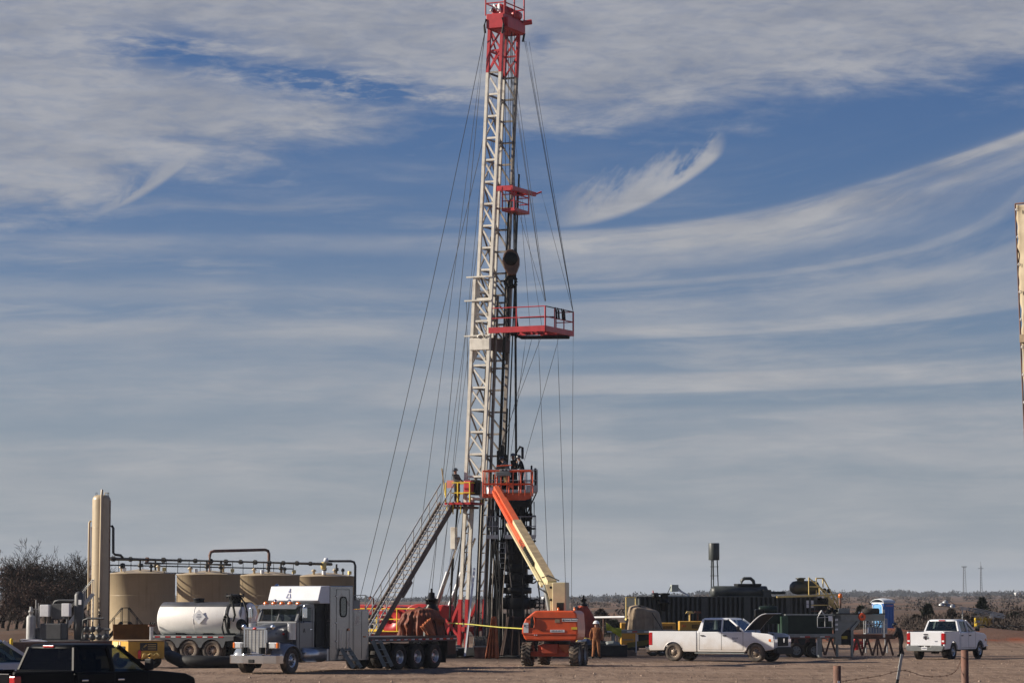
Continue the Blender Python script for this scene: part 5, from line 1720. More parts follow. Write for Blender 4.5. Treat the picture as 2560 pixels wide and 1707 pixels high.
MB().path([(cx(zc0) + .1 + .18 * math.cos(a), -1.34, zc0 + .35 + .14 * math.sin(a)) for a in [i * .4 for i in range(9)]], .045, 6).build('pad_eye', m_mast, jn)

# ladder up the back of the mast
ld = node('ladder', RIG)
for y in (.28, .66):
    rod('ladder_rail', (cx(9) - .30, y, 9), (cx(33) - .30, y, 33), .028, m_mast_grease, ld)
rung = MB().tube((0, .28, 0), (0, .66, 0), .022, 5).mesh('rung', m_mast_grease)
for i in range(76):
    z = 9.3 + i * .31
    o = bpy.data.objects.new('rung', rung)
    scene.collection.objects.link(o)
    o.parent = ld
    o.location = (cx(z) - .30, 0, z)

# crown block
cr_ = node('crown', RIG)
zc = Z_TOP
xc_ = cx(zc)
block('crown_beam', (xc_ + .05, 0, zc + .38), (1.02, 2.55, .78), m_red, cr_, .03)
block('crown_beam', (xc_ + .62, 0, zc + .30), (.25, 2.2, .55), m_red, cr_, .03)
for y in (-.75, -.25, .3):
    MB().lathe([(.10, -.09), (.42, -.09), (.34, 0), (.42, .09), (.10, .09)], 22, Matrix.Translation((xc_ + .1, y, zc + .95)) @ Matrix.Rotation(math.pi / 2, 4, 'X')).build('sheave', m_red, cr_)
MB().lathe([(.001, -.3), (.26, -.28), (.26, .28), (.001, .3)], 18, Matrix.Translation((xc_ + .45, .5, zc + .95)) @ Matrix.Rotation(math.pi / 2, 4, 'X')).build('winch_drum', m_red, cr_)
rod('shaft', (xc_ + .35, -.9, zc + .9), (xc_ + .35, 1.1, zc + .9), .08, m_red, cr_, 10)
rod('boom_pin', (xc_ + .6, 1.1, zc + .62), (xc_ + 1.0, 1.35, zc + .70), .14, m_red, cr_, 10)
for z in (1.35, 2.05):
    for a, b in (((-.5, -1.25), (.6, -1.25)), ((.6, -1.25), (.6, 1.25)), ((.6, 1.25), (-.5, 1.25)), ((-.5, 1.25), (-.5, -1.25))):
        rod('rail', (xc_ + a[0], a[1], zc + z), (xc_ + b[0], b[1], zc + z), .035, m_red, cr_)
for x, y in ((-.5, -1.25), (.6, -1.25), (.6, 0), (.6, 1.25), (-.5, 1.25)):
    rod('rail_post', (xc_ + x, y, zc + .7), (xc_ + x, y, zc + 2.08), .04, m_red, cr_)
MB().path([(xc_ - .35, -.9, zc + .95), (xc_ - .2, -.8, zc + 1.25), (xc_ - .05, -.85, zc + 1.05), (xc_ + .05, -.75, zc + 1.3), (xc_ + .15, -.9, zc + .95)], [.12, .16, .10, .14, .1], 6).build('white_rag', m_plate, cr_)
for y in (-1.28, 1.28):
    pipe('chain', [(xc_ + .5, y, zc + .5), (xc_ + .58, y * 1.03, zc + .1), (xc_ + .5, y * 1.02, zc - .35)], .06, m_black, cr_)
    pipe('chain', [(xc_ - .45, y, zc + .5), (xc_ - .55, y * 1.03, zc + .15), (xc_ - .5, y * 1.02, zc - .25)], .06, m_black, cr_)

# small red rod basket high on the mast
rb_ = node('rod_basket', RIG)
zt2 = zpx(478)
xm = cx(zt2) + .40
beam('arm', (xm, -1.02, zt2), (xm + 1.0, -1.02, zt2), .12, .26, m_red, rb_)
beam('arm', (xm, 1.10, zt2), (xm + 1.0, 1.10, zt2), .12, .26, m_red, rb_)
beam('front_beam', (xm + .95, -1.1, zt2), (xm + .95, 1.9, zt2), .14, .22, m_red, rb_)
beam('front_beam', (xm + .35, -1.1, zt2), (xm + .35, 1.7, zt2), .10, .16, m_red, rb_)
zf = zpx(530)
block('basket_floor', (xm + .62, .15, zf), (.75, 1.9, .16), m_red, rb_)
for x in (xm + .28, xm + .97):
    for y in (-.78, 1.05):
        rod('basket_post', (x, y, zf), (x, y, zt2), .035, m_red, rb_)
for z in (zf + .45, zf + .8):
    for y in (-.78, 1.05):
        rod('basket_rail', (xm + .28, y, z), (xm + .97, y, z), .03, m_red, rb_)
    rod('basket_rail', (xm + .97, -.78, z), (xm + .97, 1.05, z), .03, m_red, rb_)
rod('arm_tip', (xm + .95, 1.9, zt2), (xm + 1.25, 2.1, zt2 + .15), .05, m_red, rb_)

# racking platform
rp = node('racking_platform', RIG)
zf = zpx(833)
X0, X1, Y0, Y1 = cx(zf) + .52, cx(zf) + 3.72, -1.22, 2.40
beam('edge_beam', (X0 - .05, Y0, zf), (X1, Y0, zf), .10, .30, m_red, rp)
beam('edge_beam', (X1, Y0, zf), (X1, Y1, zf), .10, .28, m_red, rp)
beam('edge_beam', (X0 + 1.3, Y1, zf), (X1, Y1, zf), .10, .26, m_red, rp)
beam('edge_beam', (X0, Y0 + 2.4, zf), (X1, Y0 + 2.4, zf), .08, .2, m_red, rp)
for i in range(7):
    y = Y0 + .35 + i * .52
    beam('finger', (X0 + (1.35 if i > 3 else .9), y, zf + .06), (X1 - .05, y, zf + .06), .20, .05, m_red, rp)
pipe('underslung_beam', [(X0 + .75, Y0 + 1.0, zf - .12), (X0 + 1.1, Y0 + 1.6, zf - .28), (X1 - .1, Y1 - .3, zf - .2)], .10, m_greasy, rp, 8)
posts = [(X0, Y0), (X0 + 1.55, Y0), (X1, Y0), (X1, Y0 + 1.2), (X1, Y0 + 2.4), (X1, Y1), (X0 + 2.2, Y1)]
for k2, (x, y) in enumerate(posts):
    rod('rail_post', (x, y, zf), (x, y, zf + 1.18), .045 if k2 in (2, 5) else .032, m_red, rp)
for z in (.62, 1.16):
    rod('rail', (X0, Y0, zf + z), (X1, Y0, zf + z), .03, m_red, rp)
    rod('rail', (X1, Y0, zf + z), (X1, Y1, zf + z), .03, m_red if z < 1 else m_greasy, rp)
    rod('rail', (X0 + 2.2, Y1, zf + z), (X1, Y1, zf + z), .03, m_red, rp)
for i, y in enumerate((Y0 + 1.25, Y0 + 1.55, Y0 + 2.05, Y0 + 2.3)):
    pipe('safety_harness', [(X1, y, zf + 1.2), (X1 + .06, y + .05, zf + .9), (X1 + .05, y + .1, zf + .62), (X1, y + .14, zf + 1.1)], .05, m_rubber, rp)
pipe('tong_hose', [(X0 + 1.5, Y0 + .02, zf + 1.0), (X0 + 1.45, Y0 + .3, zf + .4), (X0 + 1.5, Y0 + .4, zf - .2)], .05, m_greasy, rp)
rod('tong_arm', (X0 + 1.5, Y0 + .5, zf + .65), (X1, Y0 + 1.2, zf + .70), .035, m_greasy, rp)

# pipes, hoses racked against the mast front and inside
for i, (x, y, z0, z1, r, m) in enumerate([(.10, -.2, 0.3, 30.5, .06, m_greasy), (.28, .3, 1.0, 19, .075, m_mast_grease), (.75, -.75, .8, 16.8, .08, m_mast_grease), (.82, .0, 8, 24, .05, m_greasy),
                                           (.72, .45, .6, 16.8, .065, m_greasy), (.95, .85, 6, 25.5, .05, m_greasy), (.30, -.9, .8, 22, .05, m_mast_grease), (.62, -.35, .6, 14, .07, m_mast),
                                           (.88, -.45, .4, 9.5, .09, m_mast_grease), (1.0, -.1, .3, 11.0, .06, m_greasy), (1.05, .45, .3, 13.0, .055, m_greasy)]):
    pipe('standpipe', [(cx(z0) + x, y, z0), (cx(z1) + x - .1, y, z1)], r, m, RIG, 6)

# mast foot: white legs into red pedestal
ft = node('mast_foot', RIG)
for sy in (-1, 1):
    for xo in (-.52, -.12):
        beam('foot_leg', (cx(8.3) + xo, sy * 1.05, 8.3), (cx(3.0) + xo - .02, sy * 1.05, 2.95), .16, .16, m_mast, ft, (1, 0, 0))
        beam('pedestal_leg', (xo + .10, sy * 1.05, 2.95), (xo + .05, sy * 1.05, .45), .18, .18, m_redbright, ft, (1, 0, 0))
    for i in range(5):
        z = 3.4 + i * 1.0
        beam('foot_brace', (cx(z) - .52, sy * 1.05, z), (cx(z + .8) - .12, sy * 1.05, z + .8), .06, .06, m_mast_grease, ft)
        beam('foot_brace', (cx(z) - .52, sy * 1.05, z), (cx(z) - .12, sy * 1.05, z), .06, .06, m_mast_grease, ft)
    beam('foot_strut', (-1.45, sy * 1.0, .6), (-.48, sy * 1.05, 2.7), .16, .14, m_redbright, ft)
    beam('foot_strut', (-1.3, sy * 1.0, 1.9), (-.45, sy * 1.05, .9), .12, .12, m_redbright, ft)
beam('cross_beam', (-.2, -1.2, 1.4), (-.2, 1.2, 1.4), .2, .25, m_redbright, ft)
block('base_skid', (-.3, 0, .22), (2.6, 2.9, .38), m_black, ft)
# raising rams
for sy in (-1, 1):
    rod('ram_cylinder', (-2.2, sy * .8, 2.0), (-1.25, sy * .85, 4.4), .12, m_alu, ft, 12)
    rod('ram_rod', (-1.25, sy * .85, 4.4), (-.55, sy * .95, 6.2), .075, m_chrome, ft, 10)
    rod('ram_foot', (-2.7, sy * .8, .9), (-2.2, sy * .8, 2.0), .16, m_redbright, ft, 10)
block('junction_box', (-.78, -1.1, 6.15), (.28, .3, 1.15), m_mast, ft, .02)
for i, (x, y) in enumerate(((-1.05, -.9), (-1.15, -.6), (-.95, -.3), (-1.2, .2), (-1.0, .6))):
    pipe('hanging_hose', [(cx(8) + x, y, 8.1), (x + .05, y, 4.5), (x - .1 - .1 * i, y, 1.0)], .05, m_rubber, RIG, 6)

# carrier behind: red drum housings on a deck
ca = node('carrier', RIG)
block('deck', (-6.5, .2, 1.15), (9.6, 2.5, .28), m_redbright, ca)
block('deck_edge', (-6.3, -1.12, 1.32), (6.5, .12, .14), m_yellow, ca)
def drum_housing(name, x0, x1, z1, y0, y1, arch_=True):
    n = 12
    pts = [(x0, 1.3)]
    for i in range(n + 1):
        a = math.pi - math.pi * i / n
        pts.append(((x0 + x1) / 2 + (x1 - x0) / 2 * math.cos(a), z1 - (x1 - x0) * .32 + (x1 - x0) * .32 * math.sin(a)))
    pts.append((x1, 1.3))
    MB().prism(pts, y0, y1).build(name, m_redbright, ca, .03)
drum_housing('drum_guard', -3.75, -2.05, 2.72, -.95, -.15)
drum_housing('drum_guard', -5.35, -3.55, 2.62, -1.05, -.2)
drum_housing('drum_guard', -2.3, -1.2, 2.66, -.6, .5)
block('engine_hood', (-7.2, .1, 2.05), (3.0, 2.0, 1.25), m_redbright, ca, .06)
block('engine_hood', (-4.2, .6, 2.1), (4.6, 1.2, 1.1), m_redbright, ca, .06)
block('hood_label', (-8.0, -.93, 2.35), (.7, .02, .26), m_plate, ca)
block('cab', (-9.9, .2, 1.9), (1.5, 2.3, 1.5), m_redbright, ca, .08)
MB().lathe([(.62, -.12), (.66, -.1), (.66, .1), (.62, .12), (.2, .12), (.2, -.12), (.62, -.12)], 28, Matrix.Translation((-4.45, -1.12, 1.85)) @ Matrix.Rotation(math.pi / 2, 4, 'X')).build('brake_drum', m_red, ca)
block('gear_case', (-6.0, -.75, 1.75), (.9, .5, .8), m_greasy, ca, .05)
block('tool_box', (-5.3, -1.05, 1.65), (.35, .3, .5), m_steel, ca, .02)
for x in (-9.6, -8.4, -7.2, -3.0):
    for s in (-1, 1):
        wheel(ca, (x, .2 + s * 1.05, .52), .52, .3, .28, s, m_tyre, m_graygreen, 8, deep=True)
pipe('exhaust', [(-6.3, .3, 2.6), (-6.3, .3, 2.95), (-6.5, .3, 3.05)], .10, m_rust, ca, 10)
for z in (1.9, 2.45):
    rod('walk_rail', (-8.8, -1.35, z), (-1.6, -1.35, z), .035, m_yellow, ca)
for i in range(7):
    x = -8.8 + i * 1.2
    rod('walk_post', (x, -1.35, 1.3), (x, -1.35, 2.47), .035, m_yellow, ca)
block('walk_plate', (-5.2, -1.3, 1.27), (7.4, .35, .05), m_yellow, ca)

# operator platform
op = node('operator_platform', RIG)
zo = zpx(1262)
block('floor', (-.05, -1.45, zo), (1.5, 1.5, .12), m_redbright, op)
block('floor_brace', (-.05, -1.45, zo - .2), (1.2, 1.2, .12), m_rust, op)
for x, y in ((-.75, -2.15), (-.05, -2.15), (.65, -2.15), (-.75, -.75), (.65, -.75)):
    rod('rail_post', (x, y, zo), (x, y, zo + 1.1), .04, m_yellow, op)
for z in (.55, 1.08):
    rod('rail', (-.40, -2.15, zo + z), (.65, -2.15, zo + z), .032, m_yellow, op)
    rod('rail', (.65, -2.15, zo + z), (.65, -.75, zo + z), .032, m_yellow, op)
    rod('rail', (-.75, -.75, zo + z), (.65, -.75, zo + z), .032, m_yellow, op)
for x in (-.70, -.35, .1):
    rod('under_post', (x, -2.1, zo - .55), (x, -2.1, zo), .03, m_yellow, op)
block('control_console', (.38, -1.6, zo + .85), (.45, .6, .7), m_red, op, .05)
block('control_console', (.58, -1.3, zo + .85), (.4, .6, .8), m_black, op, .05)
block('sign', (-.85, -1.3, zo + 1.05), (.5, .04, .4), mat('faded red sign', (.5, .16, .12), .6), op)
beam('floor_strut', (-.1, -1.3, zo - .1), (.2, -1.1, zo - 1.3), .08, .08, m_mast, op)
pipe('gate_post', [(-1.35, -1.0, zo + .5), (-1.55, -1.0, zo + 1.9)], .035, m_paleyellow, op)

# stairs to the operator platform, climbing away to the right
sta = node('stairway', RIG)
rd = RZ.transposed() @ Vector((.5, .866, 0))
wd = RZ.transposed() @ Vector((.866, -.5, 0))
hi = Vector((-.85, -1.75, zo))
lo = hi - rd * 8.5
lo.z = .25
m_st = mat('dusty grey stair steel', (.13, .105, .09), .6, var=.2, dirt=.25, dirt_col=(.07, .052, .042), spec=.25)
for y in (-.42, .42):
    beam('stringer', lo + wd * y, hi + wd * y, .07, .30, m_st, sta)
    for zz, r in ((1.05, .036), (.55, .028)):
        rod('hand_rail', lo + wd * y + Vector((0, 0, zz)), hi + wd * y + Vector((0, 0, zz)), r, m_steel, sta)
    for i in range(11):
        q = lo.lerp(hi, (i + .5) / 11) + wd * y
        rod('rail_post', q, q + Vector((0, 0, 1.05)), .028, m_steel, sta)
tr_ = MB().box((0, 0, 0), (.30, .80, .05)).mesh('tread', mat('worn step plate', (.34, .29, .24), .6, var=.2))
for i in range(34):
    q = lo.lerp(hi, (i + .5) / 34)
    o = bpy.data.objects.new('tread', tr_)
    scene.collection.objects.link(o)
    o.parent = sta
    o.location = q
    o.rotation_euler = (0, 0, math.atan2(rd.y, rd.x))
beam('stair_prop', lo.lerp(hi, .40) + wd * .42 + Vector((0, 0, -.22)), lo.lerp(hi, .50) + wd * .42 + Vector((0, 0, -.22)), .12, .22, m_st, sta)

# guy wires and hoist lines (crown to ground, boards to ground)
def wire(p, q, r=.014, name='guy_wire', sag=0.0):
    p, q = Vector(p), Vector(q)
    pts = []
    for i in range(9):
        u = i / 8
        w = p.lerp(q, u)
        w.z -= sag * 4 * u * (1 - u)
        pts.append(w)
    return MB().path(pts, r, 5).build(name, m_wire, RIG)


cl = Vector((xc_ - .52, -1.3, zc - .2))
cl2 = Vector((xc_ - .52, 1.3, zc - .2))
crr = Vector((xc_ + .6, 1.3, zc - .3))
crn = Vector((xc_ + .6, -1.3, zc - .1))
def gp(px, Y, z=0.0):
    p = on(px, Y)
    return rl_((p.x, Y, z))
wire(cl, gp(868, 172), .017, sag=.9)
wire(cl2, rl_(at(922, 1504, 163)), .017, sag=.7)
wire(cl, rl_(at(1026, 1515, 161)), .013, sag=.3)
wire(cl2, rl_(at(1066, 1520, 160)), .013, sag=.3)
wire(cl, rl_(at(1076, 1515, 160)), .016, sag=.2)
wire(cl2, rl_(at(1092, 1520, 160)), .012, sag=.2)
# near the mast back
wire((cx(27) - .4, -1.0, 27), rl_(at(1098, 1520, 160)), .012)
wire((cx(18) - .9, -1.2, 18.6), rl_(at(1180, 1500, 158)), .018)
wire((cx(10) - .4, -1.0, 9.8), rl_(at(1100, 1518, 160)), .014)
wire((cx(8) - .4, -1.0, 7.4), rl_(at(1110, 1518, 160)), .014)
# crown to racking board
PA, PB = Vector((X1, Y0, zpx(768))), Vector((X1, Y1, zpx(778)))
for o in (0, .12, .42):
    wire(crn + Vector((o * .3, o, 0)), PA + Vector((0, o * .2, .05)), .012)
    wire(crr + Vector((o * .2, o, 0)), PB + Vector((0, 0, .05)), .012)
wire(crr, PB, .014)
wire((xm + 1.25, 2.1, zt2 + .1), PB, .010)
wire((xm + .95, -1.1, zt2), PA, .010)
wire((cx(28) + .4, 1.0, 28), (X0 + 1.8, Y0 + 1.2, zf), .010)
wire((cx(27) + .4, 1.0, 27), (X0 + 2.2, Y0 + 1.9, zf), .010)
# racking board to ground
wire((X1, Y1, zf), rl_(at(1428, 1560, 161)), .012)
wire((X1 - .3, Y0 + 2.2, zf), rl_(at(1417, 1560, 158)), .013, sag=-.2)
wire((X0 + 2.6, Y0 + .4, zf), rl_(at(1375, 1560, 157)), .013, sag=-.2)
wire((X1 - .1, Y0 + .1, zf), rl_(at(1262, 1085, 158)), .012)
wire((X1 - .2, Y0 + 2.4, zf), rl_(at(1311, 1150, 158)), .012)
wire((X0 + 2.2, Y0 + .8, zf), rl_(at(1258, 1120, 158)), .012)
wire((X0 + 1.4, Y0 + 1.6, zf), rl_(at(1262, 1250, 158)), .012)

# ------------------------------------------------------------------ travelling block
WX = 2.20
bz = zpx(660)
blkp = rw((WX - .15, -.1, bz))
tb = thing('travelling_block', 'rusty brown travelling block with black hook hanging in the mast', 'pulley block', blkp, math.atan2(-.42, .905) + R(20))
m_blockrust = mat('oily rust casing', (.10, .045, .025), .45, var=.4, dirt=.5, dirt_col=(.02, .014, .012), dirt_scale=2.0)
MB().prism([(-.36, .45), (-.18, .66), (.10, .70), (.34, .56), (.46, .22), (.46, -.12), (.34, -.45), (.22, -.68), (-.12, -.70), (-.34, -.30), (-.44, .10)], -.26, .26).build('casing', m_blockrust, tb, .05)
for y in (-.285, .285):
    MB().lathe([(.36, 0), (.34, .03), (.001, .035)], 20, Matrix.Translation((.03, y, .18)) @ Matrix.Rotation(math.pi / 2 * (1 if y < 0 else -1), 4, 'X')).build('sheave_cover', m_greasy, tb)
MB().path([(.0 + .30 * math.cos(a), 0, -1.02 + .27 * math.sin(a)) for a in [i * math.pi / 8 for i in range(16)]], .10, 8, closed=True).build('hook', m_greasy, tb)
block('hook_body', (0, 0, -1.02), (.26, .34, .56), m_greasy, tb, .06)
for x in (-.16, .26):
    rod('elevator_link', (x, 0, -1.15), (x + .02, 0, -4.0), .06, m_greasy, tb, 8)
for i, (dx, dy) in enumerate(((-.25, -.15), (-.12, .1), (.0, -.1), (.12, .15), (.25, 0), (.33, -.12))):
    p1_ = RZ.transposed() @ Vector((0, 0, 0))
    top_ = rw((xc_ + .35 + dx * .4, dy * 3, zc + .7))
    m_inv = (Matrix.Translation(blkp) @ Matrix.Rotation(math.atan2(-.42, .905) + R(20), 4, 'Z')).inverted()
    rod('hoist_line', (dx, dy, .5), m_inv @ top_, .017, m_wire, tb, 5)

# ------------------------------------------------------------------ pressure-control stack on the well
wb_ = rw((WX + .15, 0, 0))
ROTZ = math.atan2(-.42, .905)
SB = thing('wellhead_stack', 'tall black wellhead stack of valves and preventers beside the mast', 'wellhead', (wb_.x, wb_.y, 0), 0.0)
PXM = 47.4
def sx(px):
    return (px - 1280) / F_PX * wb_.y - wb_.x
def szp(py):
    return 3 + (1495 - py) / (F_PX / wb_.y)


def ring(name, z0, z1, r, m=m_greasy, n=24, x=0, y=0, parent=None):
    return MB().lathe([(.001, z0), (r * .96, z0), (r, z0 + .03), (r, z1 - .03), (r * .96, z1), (.001, z1)], n, Matrix.Translation((x, y, 0))).build(name, m, parent or SB)


def spool(z0, z1, r, rf):
    ring('spool', z0, z1, r)
    for z in (z0, z1 - .14):
        f_ = ring('flange', z, z + .14, rf)
        for i in range(10):
            a = i * math.pi / 5
            rod('stud', (rf * .85 * math.cos(a), rf * .85 * math.sin(a), z - .06), (rf * .85 * math.cos(a), rf * .85 * math.sin(a), z + .20), .03, m_greasy, f_, 5)


def hand_wheel(parent, c, r, axis='x'):
    pts = []
    for i in range(14):
        a = 2 * math.pi * i / 14
        o = (0, r * math.cos(a), r * math.sin(a)) if axis == 'x' else (r * math.cos(a), 0, r * math.sin(a))
        pts.append(Vector(c) + Vector(o))
    hw = MB().path(pts, .045, 6, closed=True).build('hand_wheel', m_greasy, parent)
    for i in range(4):
        rod('spoke', c, pts[int(i * 3.5)], .018, m_greasy, hw, 5)
    return hw


def gate_valve(z, side, reach, r=.20):
    v = node('gate_valve', SB)
    rod('valve_pipe', (0, -.05, z), (side * (reach - .45), -.05, z), .13, m_greasy, v, 12)
    for x in (.45, .72, reach - .75):
        rod('valve_flange', (side * (x - .05), -.05, z), (side * (x + .05), -.05, z), .24, m_greasy, v, 14)
    MB().lathe([(.001, -.24), (.2, -.2), (.24, 0), (.2, .2), (.001, .24)], 14, Matrix.Translation((side * (reach - .62), -.05, z))).build('valve_body', m_greasy, v)
    rod('valve_stem', (side * (reach - .5), -.05, z), (side * reach, -.05, z), .035, m_greasy, v)
    hand_wheel(v, (side * reach, -.05, z), .27)
    hand_wheel(v, (side * (reach - .42), -.28, z), .22, 'y')


z = .1
spool(.1, 1.4, .38, .62)
spool(1.4, szp(1508) + .1, .42, .66)
zA = szp(1510)
ring('preventer_body', zA - .25, zA + .35, .72)
spool(zA + .35, szp(1478), .34, .6)
ring('annular_body', szp(1483), szp(1468), .78)
ring('annular_cap', szp(1468), szp(1460), .55)
spool(szp(1461), szp(1430), .40, .47)
gate_valve(szp(1508), 1, 1.42)
gate_valve(szp(1508), -1, .95)
gate_valve(szp(1447), 1, 1.25)
gate_valve(szp(1447), -1, 1.30)
ring('quick_union', szp(1430), szp(1410), .55)
zq = szp(1405)
for i, z in enumerate((zq, zq + .55, zq + 1.1, zq + 1.75, zq + 2.4)):
    w_ = 1.05 - .08 * (i % 2)
    rb2 = block('ram_preventer', (0, 0, z), (w_, .7, .42), m_greasy, SB, .05)
    for s in (-1, 1):
        rod('ram_bonnet', (s * w_ * .45, 0, z), (s * (w_ * .5 + .30), 0, z), .16, m_greasy, rb2, 12)
        rod('ram_stem', (s * (w_ * .5 + .2), 0, z), (s * (w_ * .5 + .48), 0, z), .05, m_greasy, rb2, 8)
ring('spool', zq + 2.4, szp(1245), .36)
ring('spool', zq - .3, zq + 2.5, .40)
# right-hand outrigger frame
of = node('outrigger', SB)
for zz in (szp(1388), szp(1420)):
    rod('tube', (.4, -.1, zz), (1.02, -.1, zz), .07, m_greasy, of, 8)
for a, b in (((.98, szp(1380)), (.98, szp(1428))), ((.55, szp(1395)), (.98, szp(1420))), ((.55, szp(1420)), (.98, szp(1398)))):
    beam('strut', (a[0], -.1, a[1]), (b[0], -.1, b[1]), .10, .10, m_greasy, of)
# tall frame of the jack: four posts, cross ties, lower work deck
jf = node('jack_frame', SB)
zt3, zb3 = szp(1240), szp(1425)
for x in (-.62, .72):
    for y in (-.55, .6):
        beam('post', (x, y, zb3 if x < 0 else szp(1345)), (x, y, zt3), .13, .13, m_greasy, jf, (1, 0, 0))
for py in (1262, 1300, 1345, 1385, 1425):
    zz = szp(py)
    for y in (-.55, .6):
        beam('tie', (-.62, y, zz), (.72 if py < 1380 else .0, y, zz), .09, .12, m_greasy, jf)
beam('diagonal', (-.62, -.56, szp(1262)), (-.1, -.56, szp(1330)), .07, .07, m_greasy, jf)
beam('diagonal', (.72, -.56, szp(1262)), (.2, -.56, szp(1335)), .07, .07, m_greasy, jf)
for x in (-.28, .30):
    rod('jack_cylinder', (x, -.35, szp(1400)), (x, -.35, szp(1250)), .15, m_greasy, jf, 12)
    rod('jack_cylinder', (x, .35, szp(1400)), (x, .35, szp(1250)), .15, m_greasy, jf, 12)
block('winch', (.45, -.5, szp(1258)), (.6, .5, .45), m_greasy, jf, .05)
block('control_manifold', (.2, -.72, szp(1262)), (.9, .18, .35), m_greasy, jf, .03)
# ladder
ly = -.66
for x in (sx(1247), sx(1263)):
    rod('ladder_rail', (x, ly, szp(1425)), (x, ly, szp(1355)), .025, m_steel, jf)
for i in range(6):
    zz = szp(1420) + i * .26
    rod('ladder_rung', (sx(1247), ly, zz), (sx(1263), ly, zz), .02, m_steel, jf)
# side cage at left and work deck at right, light steel
sc = node('side_deck', SB)
zd = szp(1343)
for x0, x1 in ((sx(1217), sx(1246)), (sx(1262), sx(1339))):
    block('deck_plate', ((x0 + x1) / 2, -.45, zd), (x1 - x0, .95, .20), m_steel, sc)
    for z_ in (.55, 1.05):
        rod('deck_rail', (x0, -.92, zd + z_), (x1, -.92, zd + z_), .025, m_steel, sc)
        rod('deck_rail', (x1, -.92, zd + z_), (x1, .02, zd + z_), .025, m_steel, sc)
        rod('deck_rail', (x0, -.92, zd + z_), (x0, .02, zd + z_), .025, m_steel, sc)
    for x in (x0, (x0 + x1) / 2, x1):
        for y in (-.92, .0):
            rod('deck_post', (x, y, zd), (x, y, zd + 1.07), .025, m_steel, sc)
block('spool_drum', (sx(1232), -.4, zd + .55), (.42, .5, .55), m_graygreen, sc, .06)
# top work basket, grey rails
tbk = node('work_basket', SB)
zf2 = szp(1229)
xa, xb = sx(1219), sx(1343)
block('basket_floor', ((xa + xb) / 2, .1, zf2), (xb - xa, 1.7, .14), m_steel, tbk)
block('toe_board', (xb - .25, -.76, zf2 + .12), (.55, .04, .34), m_steel, tbk)
for z_ in (.55, 1.1):
    for y in (-.74, .94):
        rod('basket_rail', (xa, y, zf2 + z_), (xb, y, zf2 + z_), .028, m_steel, tbk)
    for x in (xa, xb):
        rod('basket_rail', (x, -.74, zf2 + z_), (x, .94, zf2 + z_), .028, m_steel, tbk)
for x in (xa, xa + .6, 0.1, xb - .55, xb):
    for y in (-.74, .94):
        rod('basket_post', (x, y, zf2), (x, y, zf2 + 1.12), .03, m_steel, tbk)
beam('basket_strut', (xb - .05, 0, zf2 - .1), (.72, 0, zf2 - .75), .07, .07, m_greasy, tbk)
block('equipment_rack', (xb - .10, -.2, zf2 + .62), (.12, .9, 1.15), m_black, tbk, .02)
block('equipment_rack', (xb - .30, -.1, zf2 + .70), (.10, .5, 1.3), m_black, tbk, .02)
ring('tong', zf2 + .05, zf2 + .75, .32, m_greasy, 16, -.62, .1, tbk)
ring('slip_bowl', zf2 + .05, zf2 + .55, .36, m_greasy, 16, 0.05, .1, tbk)
for i, (x, h) in enumerate(((-.95, 1.9), (-.78, 2.2), (-.62, 1.7))):
    block('power_tong', (x, .25, zf2 + .25 + h / 2), (.22, .35, h), m_greasy, tbk, .04)
rod('drill_pipe', (-.03, .1, zf2), (-.10, .1, 24.0), .065, m_greasy, SB, 10)
pipe('stab_valve', [(-.05, .1, zf2 + 2.0), (.18, .05, zf2 + 2.35), (.30, .05, zf2 + 2.3), (.30, .05, zf2 + 1.7)], .07, m_greasy, SB, 8)
# hoses hanging along the stack
rg = random.Random(5)
for i in range(34):
    x = rg.uniform(-1.40, -.40) if i < 26 else rg.uniform(.3, 1.0)
    y = rg.uniform(-.85, .3)
    z1 = zf2 - rg.uniform(0, 1.0)
    x2 = x + rg.uniform(-.25, .3)
    pipe('control_hose', [(x, y, z1), (x + rg.uniform(-.08, .08), y - .05, z1 * .7), (x2, y - .1, z1 * .4), (x2 + rg.uniform(-.1, .1), y - .15, .5)], rg.choice((.022, .03, .038)), m_rubber if i % 6 else m_mast_grease, SB, 5)
# coil of control lines and accumulator at the left
for i in range(6):
    rod('accumulator_bottle', (sx(1226) + (i % 3) * .16, -.3 + (i // 3) * .2, .6), (sx(1226) + (i % 3) * .16, -.3 + (i // 3) * .2, 3.0), .075, m_greasy, SB, 8)
cc = MB()
for i in range(9):
    cc.lathe([(.34, -.03), (.40, 0), (.34, .03), (.28, 0), (.34, -.03)], 20, Matrix.Translation((sx(1188) + i * .075, -.9, .66)) @ Matrix.Rotation(math.pi / 2, 4, 'Y') @ Matrix.Rotation(R(8), 4, 'X'))
tag(cc.build('coiled_line', mat('grey coiled hose', (.10, .10, .098), .6, var=.3), SB), kind='stuff')
ring('anchor_bollard', .05, .6, .22, m_graygreen, 14, sx(1143), -1.5, SB)

# white leaning pole at the mast foot
pp = [at(1186, 1420, 154.5), at(1162, 1646, 152.0)]
lp = MB().path([pp[0], (pp[1].x, pp[1].y, .03)], .055, 8).build('leaning_pole', m_plate)
tag(lp, 'white pole leaning against the foot of the mast', 'pole')


# ------------------------------------------------------------------ tarpaulins
def drape(name, label, fn, nu, nv, m, parent=None, cat='tarpaulin'):
    ob = MB().grid(fn, nu, nv).build(name, m, parent, solid=.015)
    if parent is None:
        tag(ob, label, cat)
    return ob


